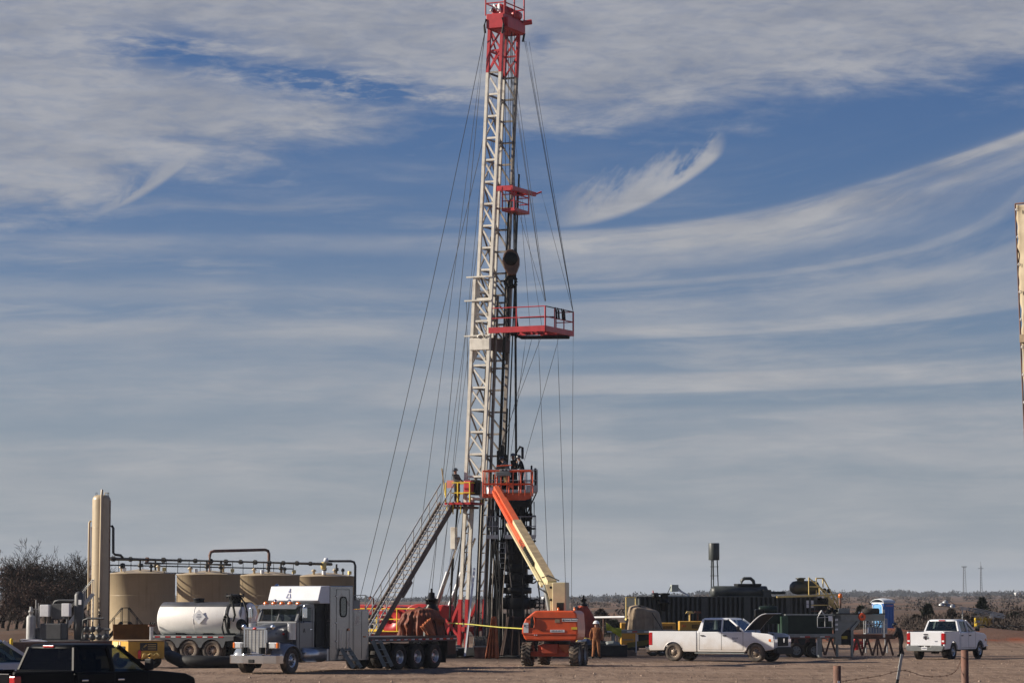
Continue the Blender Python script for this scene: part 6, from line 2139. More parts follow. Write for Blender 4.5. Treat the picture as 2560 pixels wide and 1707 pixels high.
def curtain(x0, x1, Y, z1, folds, amp, depth, seed, lean=0.0, top_gather=1.0):
    def fn(u, v):
        g = top_gather + (1 - top_gather) * (1 - v) if top_gather < 1 else 1
        mid = (x0 + x1) / 2 + lean * v
        x = mid + (u - .5) * (x1 - x0) * g
        f = math.sin(u * folds * 6.283 + seed) + .5 * math.sin(u * folds * 13.1 + seed * 2)
        return (x + .03 * f, Y + amp * f * (1 - .3 * v) + depth * v, z1 * v + .02 + .08 * (vnoise(u * 9, v * 4, seed) - .5))
    return fn


ta = on(1229, 150)
drape('orange_tarp', 'folded orange tarpaulin hanging from the hoses at the stack foot', curtain(on(1212, 150).x, on(1247, 150).x, 150, 2.05, 4, .12, .25, 3, .12, .28), 40, 14, m_tarporange)
drape('dark_tarp', 'dark brown tarpaulin wrapped round the foot of the wellhead stack', curtain(on(1248, 152.5).x, on(1376, 152.5).x, 152.5, 2.05, 6, .10, 1.2, 8, -.1, .62), 60, 14, m_tarpbrown)
# yellow caution tape across the site
tpts = [at(1118, 1556, 152), at(1180, 1560, 150.5), at(1250, 1567, 148), at(1316, 1571, 141)]
ct = MB()
for a, b in zip(tpts[:-1], tpts[1:]):
    ct.bar(a, b, .01, .05, (0, 0, 1))
tag(ct.build('caution_tape', mat('yellow caution tape', (.40, .37, .06), .6)), 'yellow caution tape strung from the rig to the boom lift', 'tape')

# tarp-covered machine on the truck deck, black valve on top
def truck_w(x, y, z):
    m = Matrix.Translation(truck.location) @ Matrix.Rotation(truck.rotation_euler.z, 4, 'Z')
    return m @ Vector((x, y, z))


tm = thing('covered_load', 'rounded load under orange tarpaulin on the truck deck, black valve on top', 'load', truck_w(-11.45, .25, 1.395), truck.rotation_euler.z)
def hump(u, v):
    a = u * 6.283
    low = (1 - v)
    fold = .10 * math.sin(a * 13 + 3 * vnoise(u * 7 % 7, 0, 2)) * low ** 1.4 + .06 * math.sin(a * 29 + 1) * low + .16 * (vnoise(u * 14 % 14, v * 6, 4) - .5) + .05 * math.sin(v * 19 + 4 * u)
    f = 1 + fold
    prof = .12 + .88 * math.sin(min(1, low * 1.25) * math.pi / 2)
    top = 1.18 * math.sin(v * math.pi / 2) ** .8 * (1 + .16 * math.cos(a - .6) * low + .10 * (vnoise(u * 9 % 9, v * 7, 6) - .5))
    return (1.10 * prof * f * math.cos(a), .90 * prof * f * math.sin(a), max(.01, top))
MB().grid(hump, 120, 24).build('tarpaulin', mat('rust orange tarpaulin', (.17, .042, .016), .7, var=.3, dirt=.35, dirt_col=(.05, .018, .011), dirt_scale=2.4), tm)
MB().grid(lambda u, v: (.75 + .75 * u + .1 * math.sin(u * 18) * (1 - v), .85 + .30 * (1 - v) + .07 * math.sin(u * 25), .02 + .75 * v * (1 - .5 * u)), 20, 8).build('tarp_fold', m_tarporange, tm, solid=.015)
MB().lathe([(.001, .9), (.30, .95), (.34, 1.15), (.22, 1.32), (.22, 1.5), (.30, 1.52), (.30, 1.60), (.14, 1.62), (.14, 1.85), (.001, 1.9)], 14, Matrix.Translation((-.45, .2, 0))).build('valve', m_greasy, tm)
rod('valve_handle', (-.85, .2, 1.42), (-.05, .2, 1.42), .07, m_greasy, tm, 8)
for y in (-.85, -.05):
    rod('valve_lug', (y, .2, 1.36), (y, .2, 1.52), .06, m_greasy, tm, 8)
rod('valve_stem', (-.45, .2, 1.85), (-.45, .2, 2.05), .05, m_greasy, tm, 8)

# dark skid behind the stack and clutter round the mast foot
sk9 = thing('accumulator_skid', 'dark accumulator skid with black bottles behind the wellhead stack', 'equipment skid', rw((1.6, 3.2, 0)), ROTZ)
block('frame', (0, 0, .3), (3.2, 1.4, .4), m_black, sk9)
block('tank', (.2, .2, 1.0), (2.6, .9, 1.0), m_greasy, sk9, .05)
for i in range(8):
    rod('bottle', (-1.3 + i * .35, -.45, .5), (-1.3 + i * .35, -.45, 2.2), .13, m_greasy, sk9, 10)
for i in range(5):
    pipe('manifold_hose', [(-1.4 + i * .6, -.6, 1.9), (-1.2 + i * .6, -.9, 1.2), (-1.3 + i * .55, -1.4, .1)], .04, m_rubber, sk9)
rgc = random.Random(21)
ht = thing('hose_tangle', 'tangle of black hoses and cables on the ground at the rig foot', 'hoses', (0, 0, 0))
for i in range(12):
    x, y = rgc.uniform(-3.6, 3.2), rgc.uniform(149.5, 153)
    pts = []
    a = rgc.uniform(-.5, .5)
    for j in range(9):
        x += .38 * math.cos(a)
        y += .38 * math.sin(a)
        a += rgc.uniform(-.6, .6)
        pts.append((x, y, .05 + .05 * rgc.random()))
    pipe('hose', pts, rgc.choice((.035, .05, .06)), m_rubber, ht)
for i, (px, Y, w, h, m, lab) in enumerate(((1138, 153, .9, .5, m_greasy, 'black drip pan left of the mast foot'), (1108, 152, 1.3, .42, m_black, 'low black tool crate at the end of the truck deck'), (1205, 151.5, .7, .6, m_rust, 'rusty block at the foot of the mast'))):
    p = on(px, Y)
    o = MB().prism([(-w / 2, 0), (-w / 2 - .06, h), (w / 2 + .06, h), (w / 2, 0)], -.35, .35).build('tool_crate', m)
    o.location = (p.x, Y, 0)
    tag(o, lab, 'crate')
    block('rim', (0, 0, h - .02), (w + .2, .78, .06), m_graygreen, o)

for x in (-.4, .35):
    pipe('tie_strap', [(x, .98, .02), (x * .95, .86, .55), (x * .8, .5, 1.05), (x * .7, 0, 1.24), (x * .8, -.5, 1.05), (x, -.98, .02)], .022, m_rubber, tm)

# ------------------------------------------------------------------ telescopic boom lift
LP = place(1383, 133.5)
BL = thing('boom_lift', 'orange telescopic boom lift with cream boom raised to the work basket', 'boom lift', LP, R(-12))
LI = (Matrix.Translation(LP) @ Matrix.Rotation(R(-12), 4, 'Z')).inverted()
def L(px, py, Y):
    return LI @ at(px, py, Y)

# chunky tyres with chevron lugs
m_lug = m_tyremud
def lug_wheel(loc, side):
    rad, w, rim = .53, .21, .30
    wn = node('wheel', BL)
    wn.location = loc
    wn.rotation_euler = (0, 0, R(-90) if side > 0 else R(90))
    ax = AXLE_Y
    if 'lug' not in WHEEL_CACHE:
        ty = MB()
        ty.lathe([(rim, -w * .85), (rad * .86, -w), (rad * .95, -w * .8), (rad * .95, w * .8), (rad * .86, w), (rim, w * .85), (rim, -w * .85)], 32, ax)
        for i in range(18):
            for s in (-1, 1):
                a = 2 * math.pi * (i + (.5 if s > 0 else 0)) / 18
                m = ax @ Matrix.Rotation(a, 4, 'Z') @ Matrix.Translation((rad * .965, 0, s * w * .5)) @ Matrix.Rotation(s * R(32), 4, 'X')
                ty.box((0, 0, 0), (.075, .075, w * 1.18), mat=m)
        rm = MB().lathe([(rim, w * .8), (rim * .94, w * .82), (rim * .86, w * .1), (rim * .5, w * .0), (rim * .45, w * .3), (.001, w * .35)], 28, ax)
        WHEEL_CACHE['lug'] = (ty.mesh('tyre', m_lug), rm.mesh('rim', mat('pale grey rim', (.30, .31, .32), .5, metal=.2, dirt=.3)))
    for me in WHEEL_CACHE['lug']:
        ob = bpy.data.objects.new(me.name, me)
        scene.collection.objects.link(ob)
        ob.parent = wn


for y in (-.35, 2.2):
    for s in (-1, 1):
        lug_wheel((s * (1.08 if y < 0 else .86), y, .53), s)
m_chas = mat('orange chassis paint', (.42, .055, .016), .5, var=.2, dirt=.35, dirt_col=(.12, .05, .03))
block('chassis', (0, 1.05, .72), (1.25, 3.0, .45), m_chas, BL, .05)
block('axle_beam', (0, -.35, .56), (1.9, .26, .22), m_chas, BL, .03)
block('axle_beam', (0, 2.2, .56), (1.5, .26, .22), m_chas, BL, .03)
rod('axle_tube', (-1.0, -.35, .53), (1.0, -.35, .53), .09, m_black, BL, 10)
block('gear_box', (-.05, -.45, .78), (.75, .35, .45), m_chas, BL, .05)
MB().add([(.35, -.6, .98), (.95, -.6, .98), (.75, -.6, .60), (.5, -.5, .70)], [(0, 1, 2, 3)]).build('cloth_rag', m_tarporange, BL, solid=.02)
rod('turntable_ring', (0, .9, .95), (0, .9, 1.12), .6, m_black, BL, 24)

# counterweight and hoods, chamfered left end
zb0, zt0 = 1.16, 2.47
prof = [(x_ * .95, z_) for x_, z_ in [(-1.30, zb0 + .10), (-1.42, zb0 + .35), (-1.40, zb0 + .62), (-1.24, zt0 - .35), (-.78, zt0 - .03), (-.65, zt0), (1.22, zt0), (1.38, zt0 - .12), (1.44, zb0 + .45), (1.40, zb0 + .08), (1.30, zb0), (-.5, zb0 - .02), (-1.2, zb0)]]
hd_ = MB().prism(prof, -.85, 1.0).build('hood', m_orange, BL, .07)
hd_.scale = (.93, 1, 1)
MB().path([(-1.20, -.862, zt0 - .34), (-.55, -.862, zt0 - .33), (1.40, -.862, zt0 - .33)], .012, 4).build('hood_seam', m_blackplastic, hd_)
MB().path([(-1.38, -.862, zb0 + .30), (-.55, -.865, zb0 + .28), (1.41, -.865, zb0 + .28)], .012, 4).build('hood_seam', m_chas, hd_)
MB().prism([(-.94, 1.72), (-.92, 2.10), (-.86, 2.22), (-.74, 2.22), (-.74, 1.72)], -.875, -.83).build('hood_vent', m_black, hd_, .01)
MB().path([(-.74, -.88, 1.72), (-.70, -.90, 2.0), (-.74, -.89, 2.2)], .03, 6).build('vent_lip', m_orange, hd_)
st = block('sticker', (-1.14, -.868, 1.72), (.24, .012, .44), m_plate, hd_)
word('rental_name', 'United', .072, m_ink, st, (-1.16, -.879, 1.80), (1, 0, 0), (0, 0, 1), .001)
word('rental_name', 'Rentals', .072, m_ink, st, (-1.16, -.879, 1.71), (1, 0, 0), (0, 0, 1), .001)
MB().lathe([(.04, 0), (.045, .004), (.02, .006)], 14, Matrix.Translation((-1.205, -.876, 1.81)) @ Matrix.Rotation(math.pi / 2, 4, 'X')).build('rental_mark', m_ink, st)
st = block('sticker', (.98, -.862, 2.06), (.74, .012, .12), m_plate, hd_)
word('rental_name', 'United Rentals', .105, m_ink, st, (.72, -.870, 2.03), (1, 0, 0), (0, 0, 1), .001)
MB().lathe([(.04, 0), (.045, .004), (.02, .006)], 14, Matrix.Translation((.66, -.870, 2.06)) @ Matrix.Rotation(math.pi / 2, 4, 'X')).build('rental_mark', m_ink, st)
st = block('sticker', (.38, -.862, 1.58), (.70, .012, .11), m_plate, hd_)
word('rental_phone', '1-800-UR-RENTS', .082, m_ink, st, (.06, -.870, 1.555), (1, 0, 0), (0, 0, 1), .001)
block('warning_label', (1.20, -.862, 1.70), (.28, .012, .11), m_yellow, hd_)
block('grey_label', (.38, -.862, 2.02), (.24, .012, .15), m_tarptan, hd_)
word('unit_number', '10286831', .12, mat('dark red ink', (.20, .02, .01), .5), hd_, (-.42, -.862, 1.56), (1, 0, 0), (0, 0, 1), .001)
for x in (-.72, -.62):
    block('hood_latch', (x, -.862, 1.40), (.05, .012, .05), m_plate, hd_)
for x, m in ((.18, m_lamporange), (.92, m_lamporange)):
    MB().lathe([(.06, zt0), (.055, zt0 + .13), (.001, zt0 + .15)], 10, Matrix.Translation((x, .3, 0))).build('beacon', m, BL)

# upright and boom
xu = L(1401, 1495, 134.3).x
up_ = block('upright', (xu + .04, .75, 2.95), (.60, .9, 1.55), m_cream, BL, .03)
block('upright_slot', (xu + .10, .29, 2.62), (.32, .03, .40), m_black, up_)
MB().prism([(xu - .62, 3.62), (xu - .25, 3.72), (xu - .25, 2.3), (xu - .38, 2.3), (xu - .40, 2.9)], .45, 1.05).build('pivot_plate', m_cream, BL, .02)
rod('lift_cylinder', (xu - .42, .55, 2.35), (xu - .72, .9, 3.6), .10, m_graygreen, BL, 12)
for z in (2.95, 3.5):
    rod('pin', (xu - .35, .43, z), (xu - .35, .47, z), .06, m_black, BL, 10)

S = L(1378, 1462, 134.5)
E = L(1240, 1222, 151.0)
bd = (E - S).normalized()
upv = Vector((0, 0, 1))
side = bd.cross(upv).normalized()
nup = side.cross(bd).normalized()
def bq(u, a=0.0, b=0.0):
    return S + (E - S) * u + side * a + nup * b


def boom_piece(name, u0, u1, w, h, m, top=None):
    ob = MB().bar(bq(u0), bq(u1), w, h, nup).build(name, m, BL, .02)
    if top:
        MB().bar(bq(u0, .0, h / 2 + .006), bq(u1, .0, h / 2 + .006), w * .98, .012, nup).build('boom_top', top, ob)
        MB().bar(bq(u0, w / 2 + .006, .02), bq(u1, w / 2 + .006, .02), .012, h * .86, nup).build('boom_side', top, ob)
    return ob


base = boom_piece('base_boom', -.01, .60, .40, .50, m_cream, m_creamdirty)
boom_piece('fly_boom', .60, .86, .31, .39, m_orange, m_orangedirty)
boom_piece('tip_boom', .86, 1.0, .25, .32, m_orangedirty, m_orangedirty)
tray = MB().bar(bq(.02, -.34, -.16), bq(.64, -.34, -.16), .14, .10, nup).build('cable_tray', m_cream, BL)
for i in range(14):
    MB().bar(bq(.20 + i * .017, -.27, -.02), bq(.206 + i * .017, -.27, -.02), .10, .22, nup).build('cable_link', m_black, BL)
tube_o = MB().bar(bq(.36, -.26, .02), bq(.97, -.22, .0), .10, .14, nup).build('power_track', m_orange, BL)
MB().bar(bq(.40, -.30, -.10), bq(.95, -.26, -.08), .05, .06, nup).build('power_track', m_orangedirty, BL)
word('boom_name', 'JLG LIFT', .30, m_grayink, base, bq(.30, -.208, -.13), -bd, nup, .002)
pipe('hose_loop', [bq(.03, -.3, .0), bq(.02, -.55, .1), bq(.0, -.6, -.1), Vector((xu - .5, .5, 3.2))], .03, m_rubber, BL)
pipe('hose_loop', [bq(.05, -.28, .1), bq(.02, -.1, .35), Vector((xu, .5, 3.8))], .03, m_rubber, BL)

# the orange basket at the boom tip
WB = thing('lift_basket', 'orange railed work basket at the tip of the raised boom', 'work basket', at(1270, 1240, 152.6), R(-6))
bw, bdp = 2.46, .95
WI = (Matrix.Translation(WB.location) @ Matrix.Rotation(R(-6), 4, 'Z')).inverted()
block('floor_left', (-bw / 2 + .38, 0, .02), (.82, bdp, .20), m_orangedirty, WB, .01)
block('floor', (.35, 0, .08), (1.75, bdp, .14), m_orangedirty, WB, .01)
MB().prism([(-.35, -.12), (-.35, .10), (1.22, .10), (1.22, -.12), (.9, -.22), (-.1, -.22)], -bdp / 2 - .01, -bdp / 2 + .05).build('kick_plate', m_orange, WB)
for z in (.62, 1.28):
    for y in (-bdp / 2, bdp / 2):
        rod('rail', (-bw / 2, y, z), (bw / 2, y, z), .035, m_orange, WB)
    for x in (-bw / 2, bw / 2):
        rod('rail', (x, -bdp / 2, z), (x, bdp / 2, z), .035, m_orange, WB)
for i in range(9):
    x = -bw / 2 + bw * i / 8
    for y in (-bdp / 2, bdp / 2):
        if y > 0 and i % 2:
            continue
        rod('rail_post', (x, y, 0.0), (x, y, 1.30), .030, m_orange, WB)
rod('top_rail', (-.55, -bdp / 2, 1.52), (.25, -bdp / 2, 1.56), .03, m_orange, WB)
cn = block('control_console', (-.20, -bdp / 2 - .08, 1.12), (.72, .28, .22), m_graygreen, WB, .03)
block('console_display', (-.12, -bdp / 2 - .10, 1.30), (.48, .2, .14), m_graygreen, cn, .02)
for i in range(5):
    block('switch', (-.28 + i * .09, -bdp / 2 - .21, 1.31), (.04, .02, .07), m_ink if i % 2 else m_plate, cn)
MB().lathe([(.11, 0), (.12, .26), (.001, .26)], 14, Matrix.Translation((-.05, -bdp / 2 + .1, .70))).build('cup', m_paleyellow, WB)
MB().lathe([(.19, 0), (.22, .33), (.20, .33), (.001, .31)], 18, Matrix.Translation((-.85, -.25, .12))).build('bucket', m_plate, WB)
MB().prism([(.1, .55), (.32, .62), (.26, .35)], -.5, -.46).build('rotator_plate', m_orange, WB)
beam('rotator', (-.3, -.3, .1), WI @ (Matrix.Translation(LP) @ Matrix.Rotation(R(-12), 4, 'Z') @ E), .3, .3, m_orangedirty, WB)

# ------------------------------------------------------------------ people
def person(label, loc, rz, joints, cloth, hat=m_hatwhite, height=1.80, hat_brim=True, boots=m_ink, gloves=None, vest=None):
    """one skinned body; joints override the default standing skeleton (metres for a 1.8 m figure, facing +x)"""
    J = dict(pelvis=(0, 0, .95), waist=(0, 0, 1.10), chest=(.0, 0, 1.32), neck=(0, 0, 1.50), head=(.03, 0, 1.60), crown=(.035, 0, 1.74),
             shl=(0, .19, 1.42), ell=(-.02, .25, 1.15), wrl=(.06, .25, .92), hal=(.09, .24, .83),
             shr=(0, -.19, 1.42), elr=(-.02, -.25, 1.15), wrr=(.06, -.25, .92), har=(.09, -.24, .83),
             hpl=(0, .10, .90), knl=(.02, .12, .50), anl=(-.02, .13, .09), tol=(.15, .14, .04),
             hpr=(0, -.10, .90), knr=(.02, -.12, .50), anr=(-.02, -.13, .09), tor=(.15, -.14, .04))
    J.update(joints)
    RAD = dict(pelvis=(.165, .14), waist=(.16, .13), chest=(.19, .145), neck=(.065, .065), head=(.095, .085), crown=(.085, .075),
               shl=(.085, .085), ell=(.065, .065), wrl=(.05, .05), hal=(.045, .03), hpl=(.115, .115), knl=(.085, .085), anl=(.07, .065), tol=(.05, .045))
    names = list(J)
    idx = {n: i for i, n in enumerate(names)}
    ed = [('pelvis', 'waist'), ('waist', 'chest'), ('chest', 'neck'), ('neck', 'head'), ('head', 'crown')]
    for s in 'lr':
        ed += [('chest', 'sh' + s), ('sh' + s, 'el' + s), ('el' + s, 'wr' + s), ('wr' + s, 'ha' + s), ('pelvis', 'hp' + s), ('hp' + s, 'kn' + s), ('kn' + s, 'an' + s), ('an' + s, 'to' + s)]
    k_ = height / 1.8
    me = bpy.data.meshes.new('body')
    me.from_pydata([tuple(Vector(J[n]) * k_) for n in names], [(idx[a], idx[b]) for a, b in ed], [])
    t = thing('person', label, 'person', loc, rz)
    # clothes / skin told apart by distance from the head and hands
    m = bpy.data.materials.new('work clothes and skin')
    m.use_nodes = True
    tr = m.node_tree
    k = NT(tr)
    bs = tr.nodes['Principled BSDF']
    tc = k.n('ShaderNodeTexCoord').outputs['Object']
    n1 = k.noise(tc, 7.0, 5.0, .6)
    c = k.mix(k.ss(n1, .3, .7), tuple(x * .72 for x in cloth[0]) + (1,), tuple(min(1, x * 1.2) for x in cloth[0]) + (1,))
    sp = k.n('ShaderNodeSeparateXYZ')
    tr.links.new(tc, sp.inputs[0])
    c2 = k.mix(k.ss(n1, .3, .7), tuple(x * .72 for x in cloth[1]) + (1,), tuple(min(1, x * 1.2) for x in cloth[1]) + (1,))
    c = k.mix(k.ss(sp.outputs[2], J['pelvis'][2] * k_ - .02, J['pelvis'][2] * k_ + .0), c2, c)
    c = k.mix(k.ss(sp.outputs[2], .13, .10), c, (.025, .02, .016, 1))

    def near(jn, r):
        d = k.n('ShaderNodeVectorMath', operation='DISTANCE')
        tr.links.new(tc, d.inputs[0])
        d.inputs[1].default_value = tuple(Vector(J[jn]) * k_)
        return k.ss(d.outputs['Value'], r + .01, r)
    hm = k.m('MAXIMUM', near('head', .115), near('crown', .12))
    c = k.mix(hm, c, (.36, .20, .14, 1))
    hands = k.m('MAXIMUM', near('hal', .085), near('har', .085))
    c = k.mix(hands, c, tuple(gloves or (.36, .20, .14)) + (1,))
    tr.links.new(c, bs.inputs['Base Color'])
    bs.inputs['Roughness'].default_value = .85
    bs.inputs['Specular IOR Level'].default_value = .2
    bp_ = k.n('ShaderNodeBump')
    bp_.inputs['Strength'].default_value = .5
    bp_.inputs['Distance'].default_value = .04
    tr.links.new(k.noise(tc, 9.0, 4.0), bp_.inputs['Height'])
    tr.links.new(bp_.outputs[0], bs.inputs['Normal'])
    me.materials.append(m)
    body = bpy.data.objects.new('body', me)
    scene.collection.objects.link(body)
    body.parent = t
    md = body.modifiers.new('skin', 'SKIN')
    md.use_smooth_shade = True
    sv = me.skin_vertices[0].data
    for n in names:
        r = RAD.get(n) or RAD[n[:-1] + 'l']
        sv[idx[n]].radius = (r[0] * k_, r[1] * k_)
        sv[idx[n]].use_root = (n == 'pelvis')
    sd = body.modifiers.new('sub', 'SUBSURF')
    sd.levels = sd.render_levels = 2
    hv = (Vector(J['crown']) - Vector(J['head'])).normalized()
    qm = Matrix.Translation(Vector(J['crown']) * k_ - hv * .03 * k_) @ hv.to_track_quat('Z', 'Y').to_matrix().to_4x4()
    h = MB().lathe([(.001, .135), (.05, .13), (.10, .10), (.128, .05), (.134, 0), (.165 if hat_brim else .14, -.015), (.165 if hat_brim else .14, -.022), (.12, -.01)], 20, qm @ Matrix.Scale(1.12, 4, (1, 0, 0)))
    hh = h.build('hard_hat', hat, t)
    # nose and ears, small relief on the head
    f = MB()
    hc = Vector(J['head']) * k_
    f.add([hc + Vector((.085, .015, -.01)), hc + Vector((.085, -.015, -.01)), hc + Vector((.085, 0, .035)), hc + Vector((.118, 0, -.012))], [(0, 3, 2), (1, 2, 3), (0, 1, 3)])
    f.build('nose', m_skin, t)
    for s in (-1, 1):
        MB().lathe([(.001, -.008), (.022, 0), (.001, .008)], 8, Matrix.Translation(hc + Vector((.0, s * .088, .01))) @ Matrix.Rotation(math.pi / 2, 4, 'X') @ Matrix.Scale(1.5, 4, (0, 1, 0))).build('ear', m_skin, t)
    # fingers
    for s in 'lr':
        a, b = Vector(J['wr' + s]) * k_, Vector(J['ha' + s]) * k_
        d = (b - a).normalized()
        sd2 = d.cross(Vector((0, 0, 1)) if abs(d.z) < .9 else Vector((1, 0, 0))).normalized()
        for i, ln in enumerate((.07, .085, .08, .06)):
            o = b + sd2 * ((i - 1.5) * .019)
            pipe('finger', [o, o + d * ln * .5, o + d * ln * .85 + Vector((.02, 0, -.01))], [.010, .009, .007], m_skin if not gloves else m_ink, body, 5)
        pipe('thumb', [a.lerp(b, .5) + sd2 * .035, b + sd2 * .05, b + sd2 * .045 + d * .035], [.012, .010, .008], m_skin if not gloves else m_ink, body, 5)
    return t


BROWN = ((.22, .085, .035), (.27, .115, .05))
DARK = ((.020, .020, .022), (.016, .016, .018))
GREY = ((.075, .072, .068), (.03, .03, .03))
GREYLT = ((.15, .15, .14), (.06, .06, .06))
# man in brown coveralls seen from behind, just right of the lift
person('worker in brown coveralls and white hard hat, seen from behind', place(1490, 149), R(75),
       dict(anl=(-.05, .15, .09), tol=(.10, .20, .04), anr=(.04, -.14, .09), tor=(.20, -.18, .04), ell=(.02, .29, 1.16), wrl=(.06, .28, .93), hal=(.08, .27, .84), elr=(.02, -.29, 1.16), wrr=(.08, -.27, .95), har=(.12, -.25, .87)),
       BROWN, m_hatwhite, 1.84, gloves=(.05, .04, .03))
# man in black by the right pickup, head bent, facing left and reaching
person('man in black jacket bending over beside the rear-facing white pickup', place(2252, 157), R(150),
       dict(waist=(.04, 0, 1.10), chest=(.14, 0, 1.30), neck=(.24, 0, 1.44), head=(.33, 0, 1.50), crown=(.37, 0, 1.63), shl=(.13, .2, 1.38), shr=(.13, -.2, 1.38), ell=(.22, .27, 1.12), wrl=(.40, .18, 1.00), hal=(.47, .15, .97),
            elr=(.20, -.27, 1.12), wrr=(.38, -.18, .98), har=(.45, -.15, .95), anl=(-.18, .15, .09), tol=(-.02, .17, .04), knl=(-.04, .14, .50), anr=(.12, -.13, .09), tor=(.29, -.15, .04), knr=(.10, -.12, .50)),
       DARK, m_hatdark, 1.85)
# operator on the platform, leaning back
p = rw((-.42, -1.5, zo + .06))
person('rig operator in grey coveralls standing on the yellow-railed platform', p, ROTZ + R(-10),
       dict(pelvis=(0, 0, .95), chest=(-.06, 0, 1.31), neck=(-.10, 0, 1.48), head=(-.10, 0, 1.58), crown=(-.11, 0, 1.71), shl=(-.06, .19, 1.41), shr=(-.06, -.19, 1.41),
            ell=(.04, .26, 1.16), wrl=(.30, .2, 1.10), hal=(.40, .18, 1.10), elr=(.06, -.26, 1.16), wrr=(.32, -.2, 1.10), har=(.42, -.18, 1.10)), GREY, m_hatdark, 1.82)
# three hands in the work basket
zfl = zf2 + .07
def sp(px, dy):
    return Vector((wb_.x + sx(px), wb_.y + dy, zfl))
person('crewman in grey with shoulder straps bending forward in the work basket', sp(1271, -.45), R(165),
       dict(waist=(.06, 0, 1.12), chest=(.18, 0, 1.30), neck=(.26, 0, 1.46), head=(.33, 0, 1.53), crown=(.37, 0, 1.66), shl=(.17, .2, 1.38), shr=(.17, -.2, 1.38), ell=(.36, .28, 1.22), wrl=(.58, .2, 1.15), hal=(.66, .18, 1.14),
            elr=(.36, -.28, 1.22), wrr=(.58, -.2, 1.15), har=(.66, -.18, 1.14)), GREYLT, m_hatdark, 1.80)
person('crewman standing upright in the middle of the work basket', sp(1284, .35), R(200), dict(), DARK, mat('steel blue hard hat', (.12, .16, .20), .3), 1.92)
person('crewman in black at the right of the work basket, hand to his chin', sp(1305, .0), R(180),
       dict(chest=(.05, 0, 1.32), neck=(.10, 0, 1.49), head=(.16, 0, 1.58), crown=(.18, 0, 1.71), shl=(.05, .19, 1.41), shr=(.05, -.19, 1.41), ell=(.18, .26, 1.18), wrl=(.26, .12, 1.36), hal=(.25, .06, 1.45), elr=(.16, -.26, 1.14), wrr=(.30, -.10, 1.16), har=(.34, -.04, 1.18)),
       DARK, m_hatdark, 1.84)

# ------------------------------------------------------------------ right side: ribbed frac tank
m_yel2 = m_paleyellow
FT0, FT1 = at(1592, 1492, 176), at(2040, 1490, 179)
fdir = Vector((FT1.x - FT0.x, FT1.y - FT0.y, 0))
FL = fdir.length
FT = thing('frac_tank', 'long black ribbed steel tank with yellow stairs, behind the pickups', 'storage tank', (FT0.x, FT0.y, 0), math.atan2(fdir.y, fdir.x))
FH = 3.08
MB().span((0, 0.02, .75), (FL, 2.4, FH - .03)).build('tank_wall', mat('shaded recess panel', (.008, .010, .010), .5, var=.3), FT)  # wall nearly black: recess shade between the ribs is in the colour
rib_m = MB().prism([(-.10, 0), (-.055, -.18), (.055, -.18), (.10, 0)], .70, FH, axes='xy').mesh('rib', m_tankgreen)
n = 38
for i in range(n):
    o = bpy.data.objects.new('rib', rib_m)
    scene.collection.objects.link(o)
    o.parent = FT
    o.location = (.15 + i * (FL - .3) / (n - 1), 0, 0)
block('top_rail', (FL / 2, -.04, FH), (FL + .1, .18, .06), m_tankgreen, FT)
for i in range(4):
    block('wide_post', (FL * (i + .6) / 4.3, -.10, (FH + .7) / 2 + .02), (.26, .18, FH - .72), m_tankgreen, FT)
block('skid', (FL / 2, 1.2, .45), (FL, 2.2, .5), m_black, FT)
block('notice', (FL - .45, -.13, FH - .42), (.62, .03, .44), m_plate, FT)
block('notice_split', (FL - .45, -.15, FH - .42), (.62, .01, .02), m_grayink, FT)
pipe('side_pipe', [(FL - .05, -.2, .9), (FL - .05, -.2, FH - .1), (FL - .18, -.1, FH + .05)], .05, m_tankgreen, FT, 8)
# muffler vessel on top
mv = node('roof_vessel', FT)
x0, x1 = 4.95, 8.3
zc5, r5 = FH + .30, .42
MB().lathe([(.001, x0 - .12), (.25, x0 - .09), (r5, x0 + .05), (r5, x1), (.001, x1 + .02)], 28, Matrix.Translation((0, .7, zc5)) @ LX @ Matrix.Scale(.85, 4, (1, 0, 0))).build('shell', m_tankgreen, mv)
block('saddle_deck', ((x0 + x1) / 2 + .2, .7, FH + .02), (x1 - x0, .9, .12), m_tankgreen, mv)
block('top_box', (7.2, .8, zc5 + .42), (1.5, .7, .14), m_black, mv, .02)
MB().path([(6.75, .7, zc5 + .3), (6.78, .7, zc5 + .66), (6.95, .7, zc5 + .80), (7.35, .7, zc5 + .80), (7.52, .7, zc5 + .66), (7.58, .7, zc5 + .40)], .10, 10).build('loop_pipe', m_tankgreen, mv)
rod('outlet', (x1, .6, zc5 - .05), (x1 + 1.2, .6, zc5 - .05), .09, m_tankgreen, mv, 10)
block('box_end', (x1 - .1, .35, zc5 - .12), (.5, .4, .5), m_tankgreen, mv, .02)
# exhaust tower: drum on three legs
ex = node('vent_tower', FT)
ti = (Matrix.Translation(FT.location) @ Matrix.Rotation(FT.rotation_euler.z, 4, 'Z')).inverted()
vb = ti @ at(1785, 1400, 179.5)
vt = ti @ at(1784.5, 1357, 179.5)
MB().lathe([(.001, vb.z), (.32, vb.z + .01), (.33, vb.z + .04), (.33, vt.z - .02), (.32, vt.z), (.001, vt.z)], 28, Matrix.Translation((vb.x, vb.y, 0))).build('drum', m_tankgreen, ex)
for dx, dy in ((-.19, -.1), (0, .16), (.17, -.1)):
    rod('leg', (vb.x + dx, vb.y + dy, vb.z), (vb.x + dx * 1.3 + .02, vb.y + dy, FH - .05), .035, m_tankgreen, ex, 6)
rod('inner_pipe', (vb.x - .06, vb.y, vb.z), (vb.x - .05, vb.y, vb.z - 1.15), .05, m_tankgreen, ex, 8)
